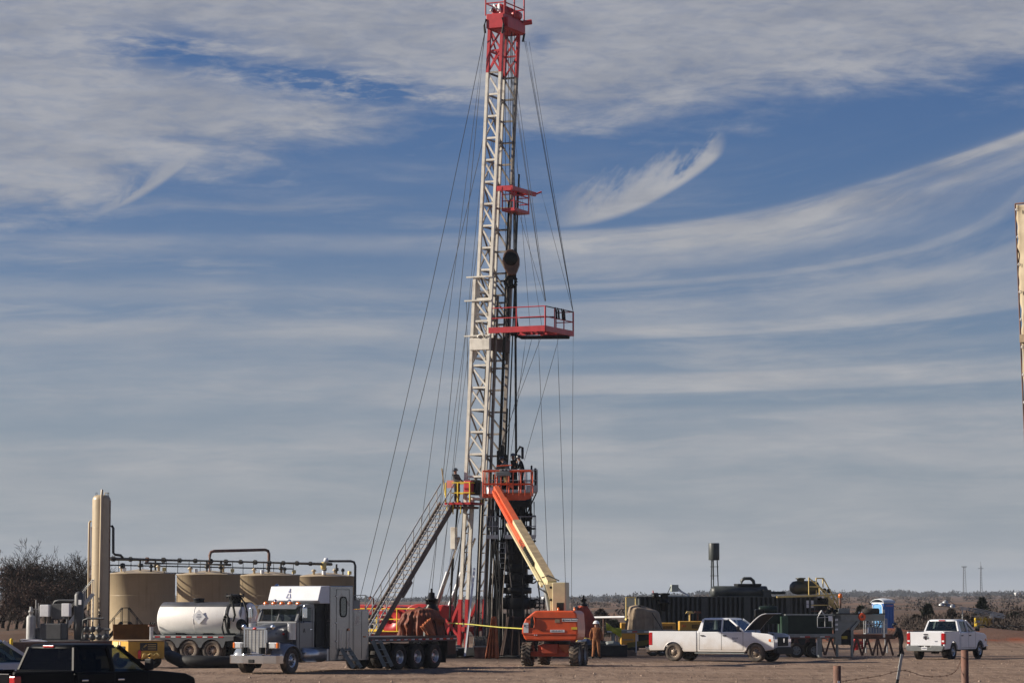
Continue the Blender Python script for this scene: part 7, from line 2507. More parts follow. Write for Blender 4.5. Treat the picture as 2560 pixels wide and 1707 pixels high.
for zz in (vb.z - .38, vb.z - .92):
    rod('cross_arm', (vb.x - .28, vb.y - .1, zz), (vb.x + .26, vb.y - .1, zz), .018, m_tankgreen, ex, 5)
    rod('cross_arm', (vb.x, vb.y - .25, zz), (vb.x, vb.y + .25, zz), .018, m_tankgreen, ex, 5)
# left end: yellow ladder rails and black valve assembly, folded lamp
le = node('end_ladder', FT)
for x in (-.72, -.14):
    rod('ladder_rail', (x, -.2, FH - 1.25), (x, -.2, FH - .02), .035, m_yel2, le)
for z in (FH - .02, FH - .62):
    rod('ladder_rung', (-.72, -.2, z), (-.14, -.2, z), .032, m_yel2, le)
block('ladder_step', (-.42, -.2, FH - 1.3), (.66, .4, .12), m_yel2, le, .02)
block('ladder_foot', (-.42, -.1, FH - 2.1), (.5, .3, 1.5), m_black, le)
fv = node('fill_valve', FT)
MB().lathe([(.001, -.85), (.24, -.8), (.24, -.4), (.34, -.38), (.34, -.28), (.22, -.26), (.22, .1), (.34, .12), (.34, .22), (.001, .24)], 16, Matrix.Translation((1.55, -.45, FH))).build('body', m_greasy, fv)
MB().lathe([(.001, -.2), (.2, -.15), (.2, .15), (.001, .2)], 12, Matrix.Translation((1.0, -.45, FH + .05)) @ LX).build('actuator', m_greasy, fv)
rod('actuator_tag', (.9, -.45, FH + .1), (.85, -.45, FH + .38), .03, m_orange, fv)
fl_ = node('folded_lamp', FT)
beam('lamp_arm', (1.9, .3, FH + .05), (3.4, .3, FH + .02), .12, .10, m_steel, fl_)
beam('lamp_arm', (2.3, .3, FH + .62), (3.3, .3, FH + .08), .10, .10, m_plate, fl_)
MB().box((2.42, .28, FH + .52), (.45, .3, .42), 0).build('lamp_head', mat('pale green grey', (.36, .40, .36), .5), fl_, .04)
rod('lamp_strut', (1.95, .3, FH + .1), (2.2, .3, FH + .62), .025, m_black, fl_)
rod('lamp_strut', (2.65, .3, FH + .55), (3.05, .3, FH + .2), .025, m_black, fl_)
# right end: platform, receiver and yellow stairs
rs = node('yellow_stairs', FT)
xs0 = FL - .05
zp_ = FH + .12
beam('platform_edge', (xs0 - 2.55, -.3, zp_ - .12), (xs0 + .9, -.3, zp_), .08, .10, m_yel2, rs)
for x, h in ((xs0 - .52, 1.02), (xs0 + .15, 1.0)):
    rod('rail_post', (x, -.3, zp_ - .05), (x, -.3, zp_ + h - (.0 if x < xs0 else .45)), .03, m_yel2, rs)
def sl_(name, a, b):
    rod(name, a, b, .040, m_yel2, rs)
sl_('hand_rail', (xs0 - .52, -.3, zp_ + 1.02), (xs0 + .72, -.3, zp_ + .06))
sl_('hand_rail', (xs0 - .52, -.3, zp_ + .50), (xs0 + .10, -.3, zp_ + .48))
sl_('hand_rail', (xs0 - .52, -.3, zp_ + 1.02), (xs0 - .18, .5, zp_ + 1.0))
sl_('rail_post', (xs0 - .18, .5, zp_), (xs0 - .18, .5, zp_ + 1.0))
for s_, xo in ((0, .15), (.6, .62)):
    sl_('hand_rail', (xs0 + xo, .2 + s_, zp_ + 1.0), (xs0 + xo + .45, .2 + s_, zp_ + 1.0)) if s_ == 0 else None
    sl_('hand_rail', (xs0 + xo + (.45 if s_ == 0 else 0), .2 + s_, zp_ + (1.0 if s_ == 0 else .4)), (xs0 + 1.62, .2 + s_, zp_ - .75 + (.1 if s_ else 0)))
sl_('rail_post', (xs0 + .15, .2, zp_), (xs0 + .15, .2, zp_ + 1.0))
sl_('rail_post', (xs0 + .58, .2, zp_ + .45), (xs0 + .58, .2, zp_ + 1.0))
sl_('rail_post', (xs0 + .74, -.3, zp_ - 1.45), (xs0 + .74, -.3, zp_ + .06))
sl_('hand_rail', (xs0 + .85, .0, zp_ + .02), (xs0 + 1.42, .0, zp_ + .02))
for x in (xs0 + .86, xs0 + 1.15, xs0 + 1.42):
    sl_('rail_post', (x, .0, zp_ - .55), (x, .0, zp_ + .02))
for y in (.0, .55):
    beam('stringer', (xs0 + .80, y, zp_ - .1), (xs0 + 1.75, y, zp_ - 1.15), .05, .14, m_yel2, rs)
for i in range(6):
    block('tread', (xs0 + .88 + i * .155, .28, zp_ - .22 - i * .17), (.18, .55, .03), m_yel2, rs)
block('landing', (xs0 + .0, -.2, zp_ - 1.62), (1.5, .7, .16), m_yel2, rs)
block('yellow_case', (xs0 + .25, -.3, zp_ - 1.35), (.75, .4, .36), m_yel2, rs, .03)
beam('landing_prop', (xs0 - .1, -.3, zp_ - 1.7), (xs0 - .45, -.3, zp_ - 2.15), .10, .10, m_yel2, rs)
for z in (-.6, -.95):
    beam('shelf', (xs0 - .35, -.25, zp_ + z), (xs0 + .74, -.25, zp_ + z), .05, .06, m_yel2 if z > -.7 else m_rust, rs)
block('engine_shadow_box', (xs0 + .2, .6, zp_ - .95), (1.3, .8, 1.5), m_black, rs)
pipe('bent_duct', [(xs0 - .5, .2, zp_ - .25), (xs0 + .4, .2, zp_ - .22), (xs0 + .62, .2, zp_ - .35), (xs0 + .7, .2, zp_ - .7)], .12, m_greasy, rs, 10)
rc = node('receiver', FT)
m_rec = mat('stained olive vessel', (.045, .05, .035), .35, var=.4, dirt=.4, dirt_col=(.12, .07, .045), dirt_scale=2.0)
MB().lathe([(.001, -.95), (.22, -.9), (.36, -.75), (.41, -.5), (.41, .6), (.34, .8), (.18, .9), (.001, .92)], 24, Matrix.Translation((xs0 - .45, .55, zp_ + .44)) @ LX).build('shell', m_rec, rc)
MB().lathe([(.22, 0), (.22, .16), (.30, .17), (.30, .24), (.001, .26)], 14, Matrix.Translation((xs0 - .75, .45, zp_ + .78))).build('manway', m_rec, rc)
for x in (xs0 + .7, xs0 + 1.0):
    MB().lathe([(.001, -.14), (.12, -.1), (.12, .1), (.001, .14)], 10, Matrix.Translation((x, .3, zp_ + .35 - (x - xs0) * .1))).build('valve', m_greasy, rc)

# ------------------------------------------------------------------ flat trailer with tan-tarped load
t1 = place(1600, 157)
TR1 = thing('flat_trailer', 'grey flat trailer with a tan tarpaulin-covered load on it', 'trailer', t1, R(-4))
PX1 = F_PX / 157.0
def tx(px):
    return (px - 1600) / PX1
zd1 = 3 - (1573 - 1495) / PX1
block('deck', (tx(1605), .9, zd1 - .10), (tx(1680) - tx(1520), 2.3, .16), m_graygreen, TR1, .01)
for px in (1530, 1580, 1622, 1652):
    block('reflector_strip', (tx(px) + .15, -.262, zd1 - .10), (.26, .01, .07), m_lampred, TR1)
    block('reflector_strip', (tx(px) - .12, -.262, zd1 - .10), (.26, .01, .07), m_tapewhite, TR1)
for px in (1533,):
    rod('jack_leg', (tx(px), -.05, .05), (tx(px), -.05, zd1 - .15), .10, m_graygreen, TR1, 10)
    rod('jack_screw', (tx(px) + .20, -.05, .12), (tx(px) + .20, -.05, zd1 - .15), .04, m_steel, TR1, 8)
    block('jack_foot', (tx(px) + .08, -.05, .05), (.45, .35, .06), m_graygreen, TR1)
rod('prop', (tx(1590), .0, .05), (tx(1590), .0, zd1 - .2), .035, m_plate, TR1, 6)
rod('prop', (tx(1656), .1, .05), (tx(1656), .1, zd1 - .2), .03, m_plate, TR1, 6)
beam('yellow_strut', (tx(1545), -.1, .65), (tx(1555), -.1, zd1 - .2), .12, .06, m_yellow, TR1)
beam('yellow_frame', (tx(1568), .1, .55), (tx(1650), .1, .80), .12, .26, mat('dark mustard paint', (.16, .13, .012), .6), TR1)
block('under_box', (tx(1640), .8, .75), (1.9, 1.2, .7), m_black, TR1)
block('tool_frame', (tx(1570), .0, zd1 - .52), (.55, .06, .05), m_graygreen, TR1)
block('tool_frame', (tx(1594), .0, zd1 - .42), (.05, .06, .35), m_plate, TR1)
for px in (1655, 1632):
    for y in (.15, 1.7):
        wheel(TR1, (tx(px), y, .38), .38, .24, .22, -1 if y < 1 else 1, m_tyre, m_graygreen, 6)
for i in range(3):
    block('timber', (tx(1540), -.3 + i * .25, .22 + .002 * i), (1.9, .2, .16), m_wood, TR1)
block('timber', (tx(1520) + .25, -.35, .10), (.9, .25, .12), m_wood, TR1)
block('timber', (tx(1573), -.35, .10), (.75, .25, .16), m_wood, TR1)
block('brush_mat', (tx(1565), .25, .36), (1.3, .35, .18), m_black, TR1)
# sheeted load
LD = thing('sheeted_load', 'tan tarpaulin-sheeted load with a peaked corner on the flat trailer', 'load', t1 + Vector((0, 0, zd1)), R(-4))
zpk = 3 - (1514 - 1495) / PX1 - zd1
def sheet_fn(u, v):
    a = u * 6.283
    bx = tx(1608) + (tx(1642) - tx(1578)) * .52 * math.cos(a) * (1 + .32 * (1 - v))
    by = .9 + .85 * math.sin(a) * (1 + .15 * (1 - v))
    f = .06 * math.sin(a * 11 + 1) * (1 - v) + .04 * math.sin(a * 23) * (1 - v)
    k2 = (1 - max(0, v - .8) / .2) if v > .8 else 1
    k2 = .15 + .85 * k2
    px_ = tx(1594) * (1 - k2) + bx * k2
    return (px_ + f, .9 + (by - .9) * k2 + f, zpk * (1 - (1 - v) ** 1.5) * (1 + .10 * math.cos(a - 2.9)) * (.93 + .14 * vnoise(u * 8 % 8, v * 4, 5)))
MB().grid(sheet_fn, 64, 16).build('tarpaulin', m_tarptan, LD)
rod('tie_rope', (tx(1630), -.1, zpk * .7), (tx(1656), -.2, 0), .02, m_rubber, LD)
# person-size junk heap between lift and trailer
jk = MB()
rgj = random.Random(12)
JK = thing('scrap_pile', 'heap of hoses, buckets and rags beside the worker in brown', 'pile', place(1514, 154.5))
for i, m in enumerate((m_black, m_tarporange, m_graygreen, m_black, mat('faded denim blue', (.06, .09, .16), .8), m_black, m_yellow)):
    x, z = rgj.uniform(-1.2, 1.0), rgj.uniform(.2, .8)
    MB().lathe([(.001, -.22), (.2, -.18), (.3, 0), (.22, .15), (.001, .24)], 9, Matrix.Translation((x, rgj.uniform(-.3, .3), z)) @ Matrix.Rotation(rgj.uniform(0, 3), 4, 'X') @ Matrix.Scale(1.7, 4, (1, 0, 0)), False).build('bundle', m, JK)
MB().box((0, 0, .3), (2.2, .5, .6)).build('crate', m_black, JK, .04)
yv = MB().grid(lambda u, v: (.05 + u * .75, -.1 + .1 * math.sin(u * 9), 1.35 + .35 * v - .3 * u + .06 * math.sin(v * 9 + u * 5)), 10, 6).build('yellow_jacket', mat('hi-vis yellow cloth', (.42, .45, .04), .8), JK, solid=.05)

# red tarped unit right of the boom lift
RT = thing('red_tarped_unit', 'unit under a red tarpaulin with a black valve on top, behind the boom lift', 'load', place(1452, 158))
PX2 = F_PX / 158.0
def rt_fn(u, v):
    a = u * 6.283
    k2 = 1 - .82 * v ** 1.6
    f = .06 * math.sin(a * 10) * (1 - v)
    return (1.15 * k2 * math.cos(a) * (1 + .1 * (1 - v)) + .12 * v + f, 1.0 * k2 * math.sin(a) + f, 2.62 * v ** .8)
MB().grid(rt_fn, 48, 12).build('tarpaulin', mat('red orange tarpaulin', (.36, .05, .018), .7, var=.3, dirt=.3, dirt_col=(.12, .025, .015)), RT)
MB().lathe([(.20, 2.5), (.22, 2.66), (.12, 2.7), (.12, 2.86), (.17, 2.87), (.17, 2.95), (.05, 2.97), (.05, 3.15), (.001, 3.16)], 12, Matrix.Translation((.14, 0, 0))).build('valve', m_greasy, RT)
MB().lathe([(.001, -.12), (.12, -.08), (.12, .1), (.001, .14)], 10, Matrix.Translation((-.28, -.1, 2.45))).build('knob', m_graygreen, RT)
# long white pipe lying on stands behind the worker
wp = thing('white_pipe', 'long white pipe on stands behind the worker in brown', 'pipe', (0, 0, 0))
pa, pb = at(1470, 1543, 185), at(1600, 1541, 183)
rod('pipe', pa, pb, .07, m_plate, wp, 10)
for q in (pa.lerp(pb, .3), pa.lerp(pb, .75)):
    rod('stand', (q.x, q.y, gz(q)), q, .05, m_rust, wp)

# yellow generators behind the pickup
for px0, px1, py0, Yg, lab in ((1552, 1690, 1556, 166, 'yellow generator half hidden behind the tan-sheeted load'), (1698, 1800, 1552, 163, 'yellow generator with two stub exhausts behind the hood-up pickup')):
    ga, gb_ = on(px0, Yg), on(px1, Yg)
    G = thing('generator', lab, 'generator', ((ga.x + gb_.x) / 2, Yg, 0))
    w = gb_.x - ga.x
    zt6 = at(px0, py0, Yg).z
    MB().span((-w / 2, 0, .45), (w / 2, 1.3, zt6)).build('housing', m_catyellow, G, .04)
    block('grille_recess', (w * .12, -.01, zt6 - .28), (w * .62, .03, .22), m_black, G)
    for i in range(5):
        block('grille_slat', (w * .12, -.03, zt6 - .36 + i * .045), (w * .60, .02, .016), m_catyellow, G)
    block('bracket', (-w * .38, -.02, zt6 - .25), (.16, .03, .10), m_lamporange, G)
    if px0 > 1600:
        for x in (-.32, .12):
            rod('stub_exhaust', (x - .2, .4, zt6), (x - .2, .4, zt6 + .40), .045, m_paleyellow if x < 0 else m_rust, G, 8)
            MB().prism([(x - .42, zt6 + .42), (x + .02, zt6 + .42), (x - .06, zt6 + .54), (x - .34, zt6 + .54)], .25, .55).build('rain_cap', m_paleyellow if x < 0 else m_rust, G)
    for x in (-w * .3, w * .3):
        for y in (.2, 1.1):
            wheel(G, (x, y, .34), .34, .2, .18, -1 if y < .5 else 1, m_tyre, m_graygreen, 5)

# ------------------------------------------------------------------ grey gooseneck trailer with green unit
t2 = place(2080, 152)
GN = thing('gooseneck_trailer', 'grey gooseneck trailer carrying a dark green power unit', 'trailer', t2, R(3))
PX3 = F_PX / 152.0
def gx(px):
    return (px - 2080) / PX3
def gzz(py):
    return 3 - (py - 1495) / PX3
block('deck', ((gx(1950) + gx(2085)) / 2, .9, gzz(1587)), (gx(2085) - gx(1950), 2.3, .17), m_graygreen, GN, .01)
for px in (2008, 2058):
    block('reflector_strip', (gx(px) - .10, -.262, gzz(1590)), (.24, .01, .055), m_tapewhite, GN)
    block('reflector_strip', (gx(px) + .16, -.262, gzz(1590)), (.26, .01, .055), m_lampred, GN)
MB().prism([(gx(2060), gzz(1592)), (gx(2064), gzz(1600)), (gx(2070), gzz(1600)), (gx(2072), gzz(1590))], -.26, -.2).build('lamp_bracket', m_graygreen, GN)
rod('side_lamp', (gx(2066), -.30, gzz(1596)), (gx(2066), -.26, gzz(1596)), .05, m_lamporange, GN, 10)
PU = block('power_unit', ((gx(1969) + gx(2080)) / 2, .75, (gzz(1583) + gzz(1537)) / 2), (gx(2080) - gx(1969), 1.7, gzz(1537) - gzz(1583)), m_green, GN, .02)
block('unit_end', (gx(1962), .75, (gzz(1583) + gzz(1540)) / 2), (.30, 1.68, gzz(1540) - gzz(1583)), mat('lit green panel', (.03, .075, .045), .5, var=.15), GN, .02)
block('unit_lid', ((gx(1965) + gx(2082)) / 2, .75, gzz(1536)), (gx(2082) - gx(1965), 1.76, .06), m_graygreen, GN)
mf = MB().lathe([(.001, -.48), (.16, -.46), (.20, -.4), (.20, .42), (.16, .46), (.001, .48)], 18, Matrix.Translation((gx(1926), 1.0, gzz(1524))) @ LX).build('muffler', m_green, GN)
for i in range(3):
    rod('muffler_pipe', (gx(1920) + i * .2, 1.0, gzz(1524)), (gx(1920) + i * .2, 1.0, gzz(1510)), .05, m_green, mf, 8)
block('muffler_mount', (gx(1930), 1.0, gzz(1545)), (1.3, .5, .55), m_green, GN, .03)
block('pump_block', (gx(1905), 1.0, gzz(1532)), (.5, .5, .4), m_greasy, GN, .06)
# gooseneck: mast plate, arm, diagonal web, coupler box
block('neck_post', ((gx(2088) + gx(2103)) / 2, .4, (gzz(1536) + gzz(1610)) / 2), (.32, .5, gzz(1536) - gzz(1610)), m_graygreen, GN, .01)
for px in (2092,):
    for py in (1548, 1560, 1572):
        block('neck_sticker', (gx(px), .145, gzz(py)), (.14, .01, .10), m_plate, GN)
block('neck_arm', ((gx(2088) + gx(2212)) / 2, .4, gzz(1543)), (gx(2212) - gx(2088), .5, gzz(1535) - gzz(1551)), m_graygreen, GN, .01)
block('neck_top', ((gx(2084) + gx(2215)) / 2, .4, gzz(1533.5)), (gx(2215) - gx(2084), .6, .05), m_black, GN)
MB().prism([(gx(2098), gzz(1551)), (gx(2145), gzz(1551)), (gx(2118), gzz(1572)), (gx(2102), gzz(1588)), (gx(2098), gzz(1588))], .2, .6).build('neck_web', m_graygreen, GN)
MB().prism([(gx(2145), gzz(1551)), (gx(2152), gzz(1551)), (gx(2134), gzz(1574)), (gx(2134), gzz(1612)), (gx(2128), gzz(1612)), (gx(2128), gzz(1570))], .1, .7).build('neck_rib', m_graygreen, GN)
block('hydraulic_bay', (gx(2115), .55, gzz(1592)), (.62, .6, .75), m_black, GN, .02)
block('yellow_valve', (gx(2112), .22, gzz(1592)), (.30, .08, .16), mat('dull yellow valve', (.35, .27, .03), .6), GN, .03)
for px in (2094, 2131):
    rod('landing_leg', (gx(px), .3, .03), (gx(px), .3, gzz(1600)), .07, m_graygreen, GN, 8)
block('leg_pad', (gx(2100), .3, .03), (1.2, .5, .05), m_wood, GN)
rod('landing_leg', (gx(2047), -.1, .04), (gx(2047), -.1, gzz(1592)), .13, m_graygreen, GN, 10)
block('leg_inner', (gx(2041), -.1, .5), (.06, .08, .8), m_plate, GN)
MB().lathe([(.16, -.06), (.20, 0), (.16, .06), (.05, .05), (.05, -.05), (.16, -.06)], 20, Matrix.Translation((gx(2156), .13, gzz(1541))) @ Matrix.Rotation(math.pi / 2, 4, 'X')).build('orange_disc', m_orange, GN)
rod('beacon_post', (gx(2105), .5, gzz(1533)), (gx(2105), .5, gzz(1493)), .05, m_rust, GN, 8)
MB().lathe([(.08, -.02), (.11, .0), (.10, .16), (.05, .2), (.001, .2)], 12, Matrix.Translation((gx(2105), .5, gzz(1493)))).build('beacon', m_lamporange, GN)
block('tool_box', (gx(2112), .5, gzz(1527)), (.60, .5, .28), m_graygreen, GN, .02)
for i in range(7):
    rgx = random.Random(40 + i)
    MB().lathe([(.001, -.12), (.1, -.09), (.1, .09), (.001, .12)], 9, Matrix.Translation((gx(2075 + i * 7.5), .45, gzz(1528 - 4 * (i % 2)))) @ Matrix.Rotation(i, 4, 'X')).build('fitting', m_greasy, GN)
for i, (px, h) in enumerate(((2075, .35), (2088, .55), (2096, .25))):
    pipe('hose', [(gx(px) - .2, .4, gzz(1533)), (gx(px), .35, gzz(1533) + h), (gx(px) + .25, .4, gzz(1533) + .05)], .04, m_rubber, GN)
pipe('upright_pipe', [(gx(2075), .5, gzz(1540)), (gx(2073), .5, gzz(1500)), (gx(2070), .5, gzz(1492))], .05, m_greasy, GN)
# spare tyre on the neck
MB().lathe([(.22, -.13), (.40, -.15), (.46, -.08), (.46, .08), (.40, .15), (.22, .13), (.22, -.13)], 30, Matrix.Translation((gx(2180), .45, gzz(1527)))).build('spare_tyre', m_tyre, GN)
for px in (2150, 2157):
    block('clip', (gx(px), .3, gzz(1531)), (.06, .06, .12), m_plate, GN)
# cage at the front of the unit
cg = node('hose_cage', GN)
xa_, xb_ = gx(2041), gx(2078)
for p_, q_ in (((xa_, gzz(1567)), (xb_, gzz(1567))), ((xa_, gzz(1567)), (xa_, gzz(1543))), ((xb_, gzz(1567)), (xb_, gzz(1541))), ((xa_, gzz(1543)), (xb_, gzz(1541))), ((xa_, gzz(1543)), (xa_ + .22, gzz(1525))),
               ((xa_ + .22, gzz(1525)), (xa_ + .40, gzz(1541))), (((xa_ + xb_) / 2, gzz(1567)), ((xa_ + xb_) / 2, gzz(1542)))):
    for y in (-.28, -.05):
        rod('cage_bar', (p_[0], y, p_[1]), (q_[0], y, q_[1]), .022, m_steel, cg)
block('cage_notice', (gx(2073), -.30, gzz(1545)), (.20, .01, .25), m_plate, cg)
block('cage_panel', ((xa_ + xb_) / 2, -.02, gzz(1556)), (xb_ - xa_ - .05, .01, .42), m_graygreen, cg)
pipe('cage_hose', [(xa_ + .1, -.15, gzz(1563)), (xa_ + .3, -.2, gzz(1552)), (xb_ - .2, -.15, gzz(1560))], .04, m_rubber, cg)
# coupler end: chain, post
block('coupler_post', (gx(2213), .4, (gzz(1523) + gzz(1592)) / 2), (.09, .12, gzz(1523) - gzz(1592)), m_steel, GN)
for k3 in range(2):
    pipe('air_hose', [(gx(2170), .2, gzz(1550)), (gx(2180), .1, gzz(1562 + 4 * k3)), (gx(2195), .15, gzz(1566 + 3 * k3)), (gx(2208), .3, gzz(1549))], .022, m_rubber, GN)
for i in range(2):
    for y in (.1, 1.8):
        wheel(GN, (gx(1990) + i * .95, y, .38), .38, .24, .22, -1 if y < 1 else 1, m_tyre, m_graygreen, 6)

# pipe racks on V legs
for k4, (pxa, pxb, Yr, lab) in enumerate(((2128, 2232, 157, 'rusty pipe rack on V-shaped legs left of the man in black'), (1975, 2090, 158, 'rusty pipe rack on V-shaped legs under the gooseneck trailer'))):
    ra, rb3 = on(pxa, Yr), on(pxb, Yr)
    K = thing('pipe_rack', lab, 'pipe rack', (ra.x, Yr, 0), 0, 'V-legged pipe racks')
    Lr = rb3.x - ra.x
    zr_ = 3 - (1592 - 1495) / (F_PX / Yr)
    block('beam', (Lr / 2, 0, zr_), (Lr + .2, .22, .14), m_rust, K)
    if k4 == 0:
        rod('racked_pipe', (-.3, .12, zr_ + .13), (Lr + .4, .12, zr_ + .13), .06, m_rust, K, 8)
    nleg = 4
    for i in range(nleg):
        x = Lr * (i + .5) / nleg
        for s in (-1, 1):
            beam('leg', (x, 0, zr_), (x + s * Lr / nleg * .48, .0, .03), .09, .10, m_rust, K)
    rod('mid_leg', (Lr * .62, 0, zr_), (Lr * .62, 0, .03), .05, m_rust, K)

# wire basket cage by the toilet, red valves
CB = thing('rail_cage', 'grey steel railed cage in front of the blue portable toilet', 'cage', place(2190, 166))
PX5 = F_PX / 166.0
wcb = (2216 - 2163) / PX5
zb5 = 3 - (1582 - 1495) / PX5
zt5 = 3 - (1546 - 1495) / PX5
for z in (zb5, (zb5 + zt5) / 2 + .1, zt5):
    for y in (0, .8):
        rod('rail', (-wcb / 2, y, z), (wcb / 2, y, z), .028, m_steel, CB)
for i in range(9):
    x = -wcb / 2 + wcb * i / 8
    for y in (0, .8):
        rod('bar', (x, y, zb5), (x, y, zt5), .018 if i % 2 else .026, m_steel, CB)
block('floor', (0, .4, zb5), (wcb, .8, .05), m_steel, CB)
for x in (-wcb / 2, wcb / 2):
    for y in (0, .8):
        rod('foot', (x, y, 0), (x, y, zb5), .04, m_steel, CB)
block('load', (.1, .4, zb5 + .18), (1.0, .5, .3), mat('grey blue crate', (.12, .16, .25), .6), CB)
for px, Yv, s, lab in ((2139, 176, .72, 'red valve tree standing by the pipe rack'), (2156, 178, .5, 'smaller red valve beside the red valve tree')):
    V_ = thing('red_valve', lab, 'valve', place(px, Yv), 0, 'red valves by the pipe rack')
    MB().lathe([(.20, 0), (.20, .3), (.32, .32), (.32, .42), (.18, .45), (.18, .75), (.30, .77), (.30, .87), (.12, .9), (.12, 1.2), (.001, 1.22)], 14, Matrix.Scale(s, 4)).build('body', m_redbright, V_)
    rod('arm', (-.55 * s, 0, .62 * s), (.75 * s, 0, .62 * s), .12 * s, m_redbright, V_, 10)
    for x in (-.5, .7):
        rod('arm_flange', (x * s, 0, .62 * s), ((x + .1) * s, 0, .62 * s), .2 * s, m_redbright, V_, 12)
    for zz in (1.2,):
        MB().path([(.2 * s * math.cos(a), .2 * s * math.sin(a), 1.25 * s) for a in [i * .524 for i in range(12)]], .02, 5, closed=True).build('hand_wheel', m_redbright, V_)

# ------------------------------------------------------------------ blue portable toilet
tb0 = on(2207, 212)
PT = thing('portable_toilet', 'bright blue portable toilet with a white domed roof', 'portable toilet', (tb0.x, 212, gz(tb0)), R(42))
m_blue = mat('blue plastic', (.035, .16, .50), .45, var=.08)
m_bluelight = mat('light blue door plastic', (.12, .38, .72), .45, var=.06)
m_roofw = mat('translucent white roof', (.66, .70, .74), .5, var=.06)
H0 = at(2207, 1507, 212).z - gz(tb0)
block('base_skid', (0, 0, .08), (1.18, 1.18, .16), mat('grey skid', (.12, .13, .15), .6), PT, .02)
MB().span((-.55, -.55, .16), (.55, .55, H0)).build('cabin', m_blue, PT, .03)
# door on the -x face (lit, left), vents on -y face
door = block('door', (-.56, 0, .16 + (H0 - .2) / 2), (.04, .84, H0 - .28), m_bluelight, PT, .03)
block('door_panel', (-.585, .0, H0 * .32), (.02, .55, H0 * .42), m_bluelight, door, .02)
block('door_panel', (-.585, .0, H0 * .74), (.02, .55, H0 * .28), m_bluelight, door, .02)
MB().path([(-.59, -.18, H0 * .72), (-.595, 0, H0 * .66), (-.59, .18, H0 * .72)], .02, 5).build('door_mark', m_grayink, door)
fr = MB().path([(-.575, -.46, .2), (-.575, -.46, H0 - .25), (-.575, -.36, H0 - .06), (-.575, 0, H0 + .0), (-.575, .36, H0 - .06), (-.575, .46, H0 - .25), (-.575, .46, .2)], .04, 6).build('door_frame', m_roofw, PT)
for i in range(3):
    block('corner_rib', (-.2 + i * .3, -.565, H0 * .5), (.06, .03, H0 - .3), m_blue, PT, .01)
block('side_print', (.05, -.57, H0 - .18), (.75, .02, .10), mat('pink print', (.5, .25, .35), .6), PT)
def roof_fn(u, v):
    x = (u * 2 - 1) * .62
    y = (v * 2 - 1) * .64
    return (x, y, H0 + .02 + .30 * math.cos(y / .64 * math.pi / 2) ** .6 * (1 - .15 * (x / .62) ** 2) + .012 * math.sin(u * 40))
MB().grid(roof_fn, 24, 14).build('roof', m_roofw, PT, solid=.03)
MB().span((-.58, -.58, H0 - .03), (.58, .58, H0 + .05)).build('roof_rim', m_roofw, PT, .02)

# ------------------------------------------------------------------ light tower folded down
LT = thing('light_tower', 'yellow light tower trailer with its lamp mast folded down', 'light tower', place(2460, 203), R(0))
PX6 = F_PX / 203.0
gzl = gz(on(2460, 203))
def lx(px):
    return (px - 2460) / PX6
def lz(py):
    return 3 - (py - 1495) / PX6 - gzl
MB().span((lx(2438), -.4, lz(1575)), (lx(2466), .6, lz(1543))).build('housing', mat('bright yellow housing', (.60, .40, .02), .5, var=.1), LT, .04)
MB().span((lx(2466) + .01, -.38, lz(1575)), (lx(2478), .6, lz(1545))).build('housing_end', m_catyellow, LT, .04)
block('skid', (lx(2458), .1, lz(1580)), (1.3, .9, .2), m_black, LT)
for s in (-.3, .5):
    wheel(LT, (lx(2458), s, .3), .3, .18, .17, -1 if s < 0 else 1, m_tyre, m_graygreen, 5)
block('label', (lx(2443), -.41, lz(1552)), (.2, .02, .14), m_plate, LT)
M0, M1 = Vector((lx(2352), 0, lz(1508))), Vector((lx(2512), 0, lz(1540)))
for w, u0, u1, m in ((.12, .30, 1.0, m_steel), (.20, .42, .80, m_graygreen), (.28, .52, .98, m_steel)):
    a, b = M0.lerp(M1, u0), M0.lerp(M1, u1)
    for dz in (-w / 2, w / 2):
        beam('mast_tube', a + Vector((0, 0, dz)), b + Vector((0, 0, dz)), .06, .06, m, LT)
    nbr = 6
    for i in range(nbr):
        q1, q2 = a.lerp(b, i / nbr), a.lerp(b, (i + 1) / nbr)
        beam('mast_lattice', q1 + Vector((0, 0, -w / 2 if i % 2 else w / 2)), q2 + Vector((0, 0, w / 2 if i % 2 else -w / 2)), .04, .04, m, LT)
rod('mast_support', (lx(2481), 0, lz(1530)), (lx(2481), 0, .0), .06, m_steel, LT, 8)
rod('mast_support', (lx(2406), 0, lz(1520)), (lx(2406), 0, .0), .045, m_steel, LT, 8)
rod('tie_bar', (lx(2425), 0, lz(1539)), (lx(2478), 0, lz(1538)), .03, m_steel, LT)
block('mast_winch', (lx(2478), -.05, lz(1540)), (.28, .2, .3), m_steel, LT, .03)
for i, (px, py) in enumerate(((2354, 1511), (2364, 1505), (2380, 1515), (2370, 1513))):
    hd2 = MB().lathe([(.06, .16), (.12, .12), (.20, 0), (.24, -.10), (.22, -.11), (.001, -.05)], 16, Matrix.Translation((lx(px), -.25 + .2 * (i % 2), lz(py))) @ Matrix.Rotation(R(18), 4, 'Y')).build('lamp_head', m_steel, LT)
    rod('lamp_stem', (lx(px), -.25 + .2 * (i % 2), lz(py) + .1), (lx(px) + .3, 0, lz(py) + .02), .03, m_black, LT)
pipe('cable', [(lx(2360), 0, lz(1502)), (lx(2372), 0, lz(1499)), (lx(2386), 0, lz(1510)), (lx(2405), 0, lz(1512))], .02, m_rubber, LT)

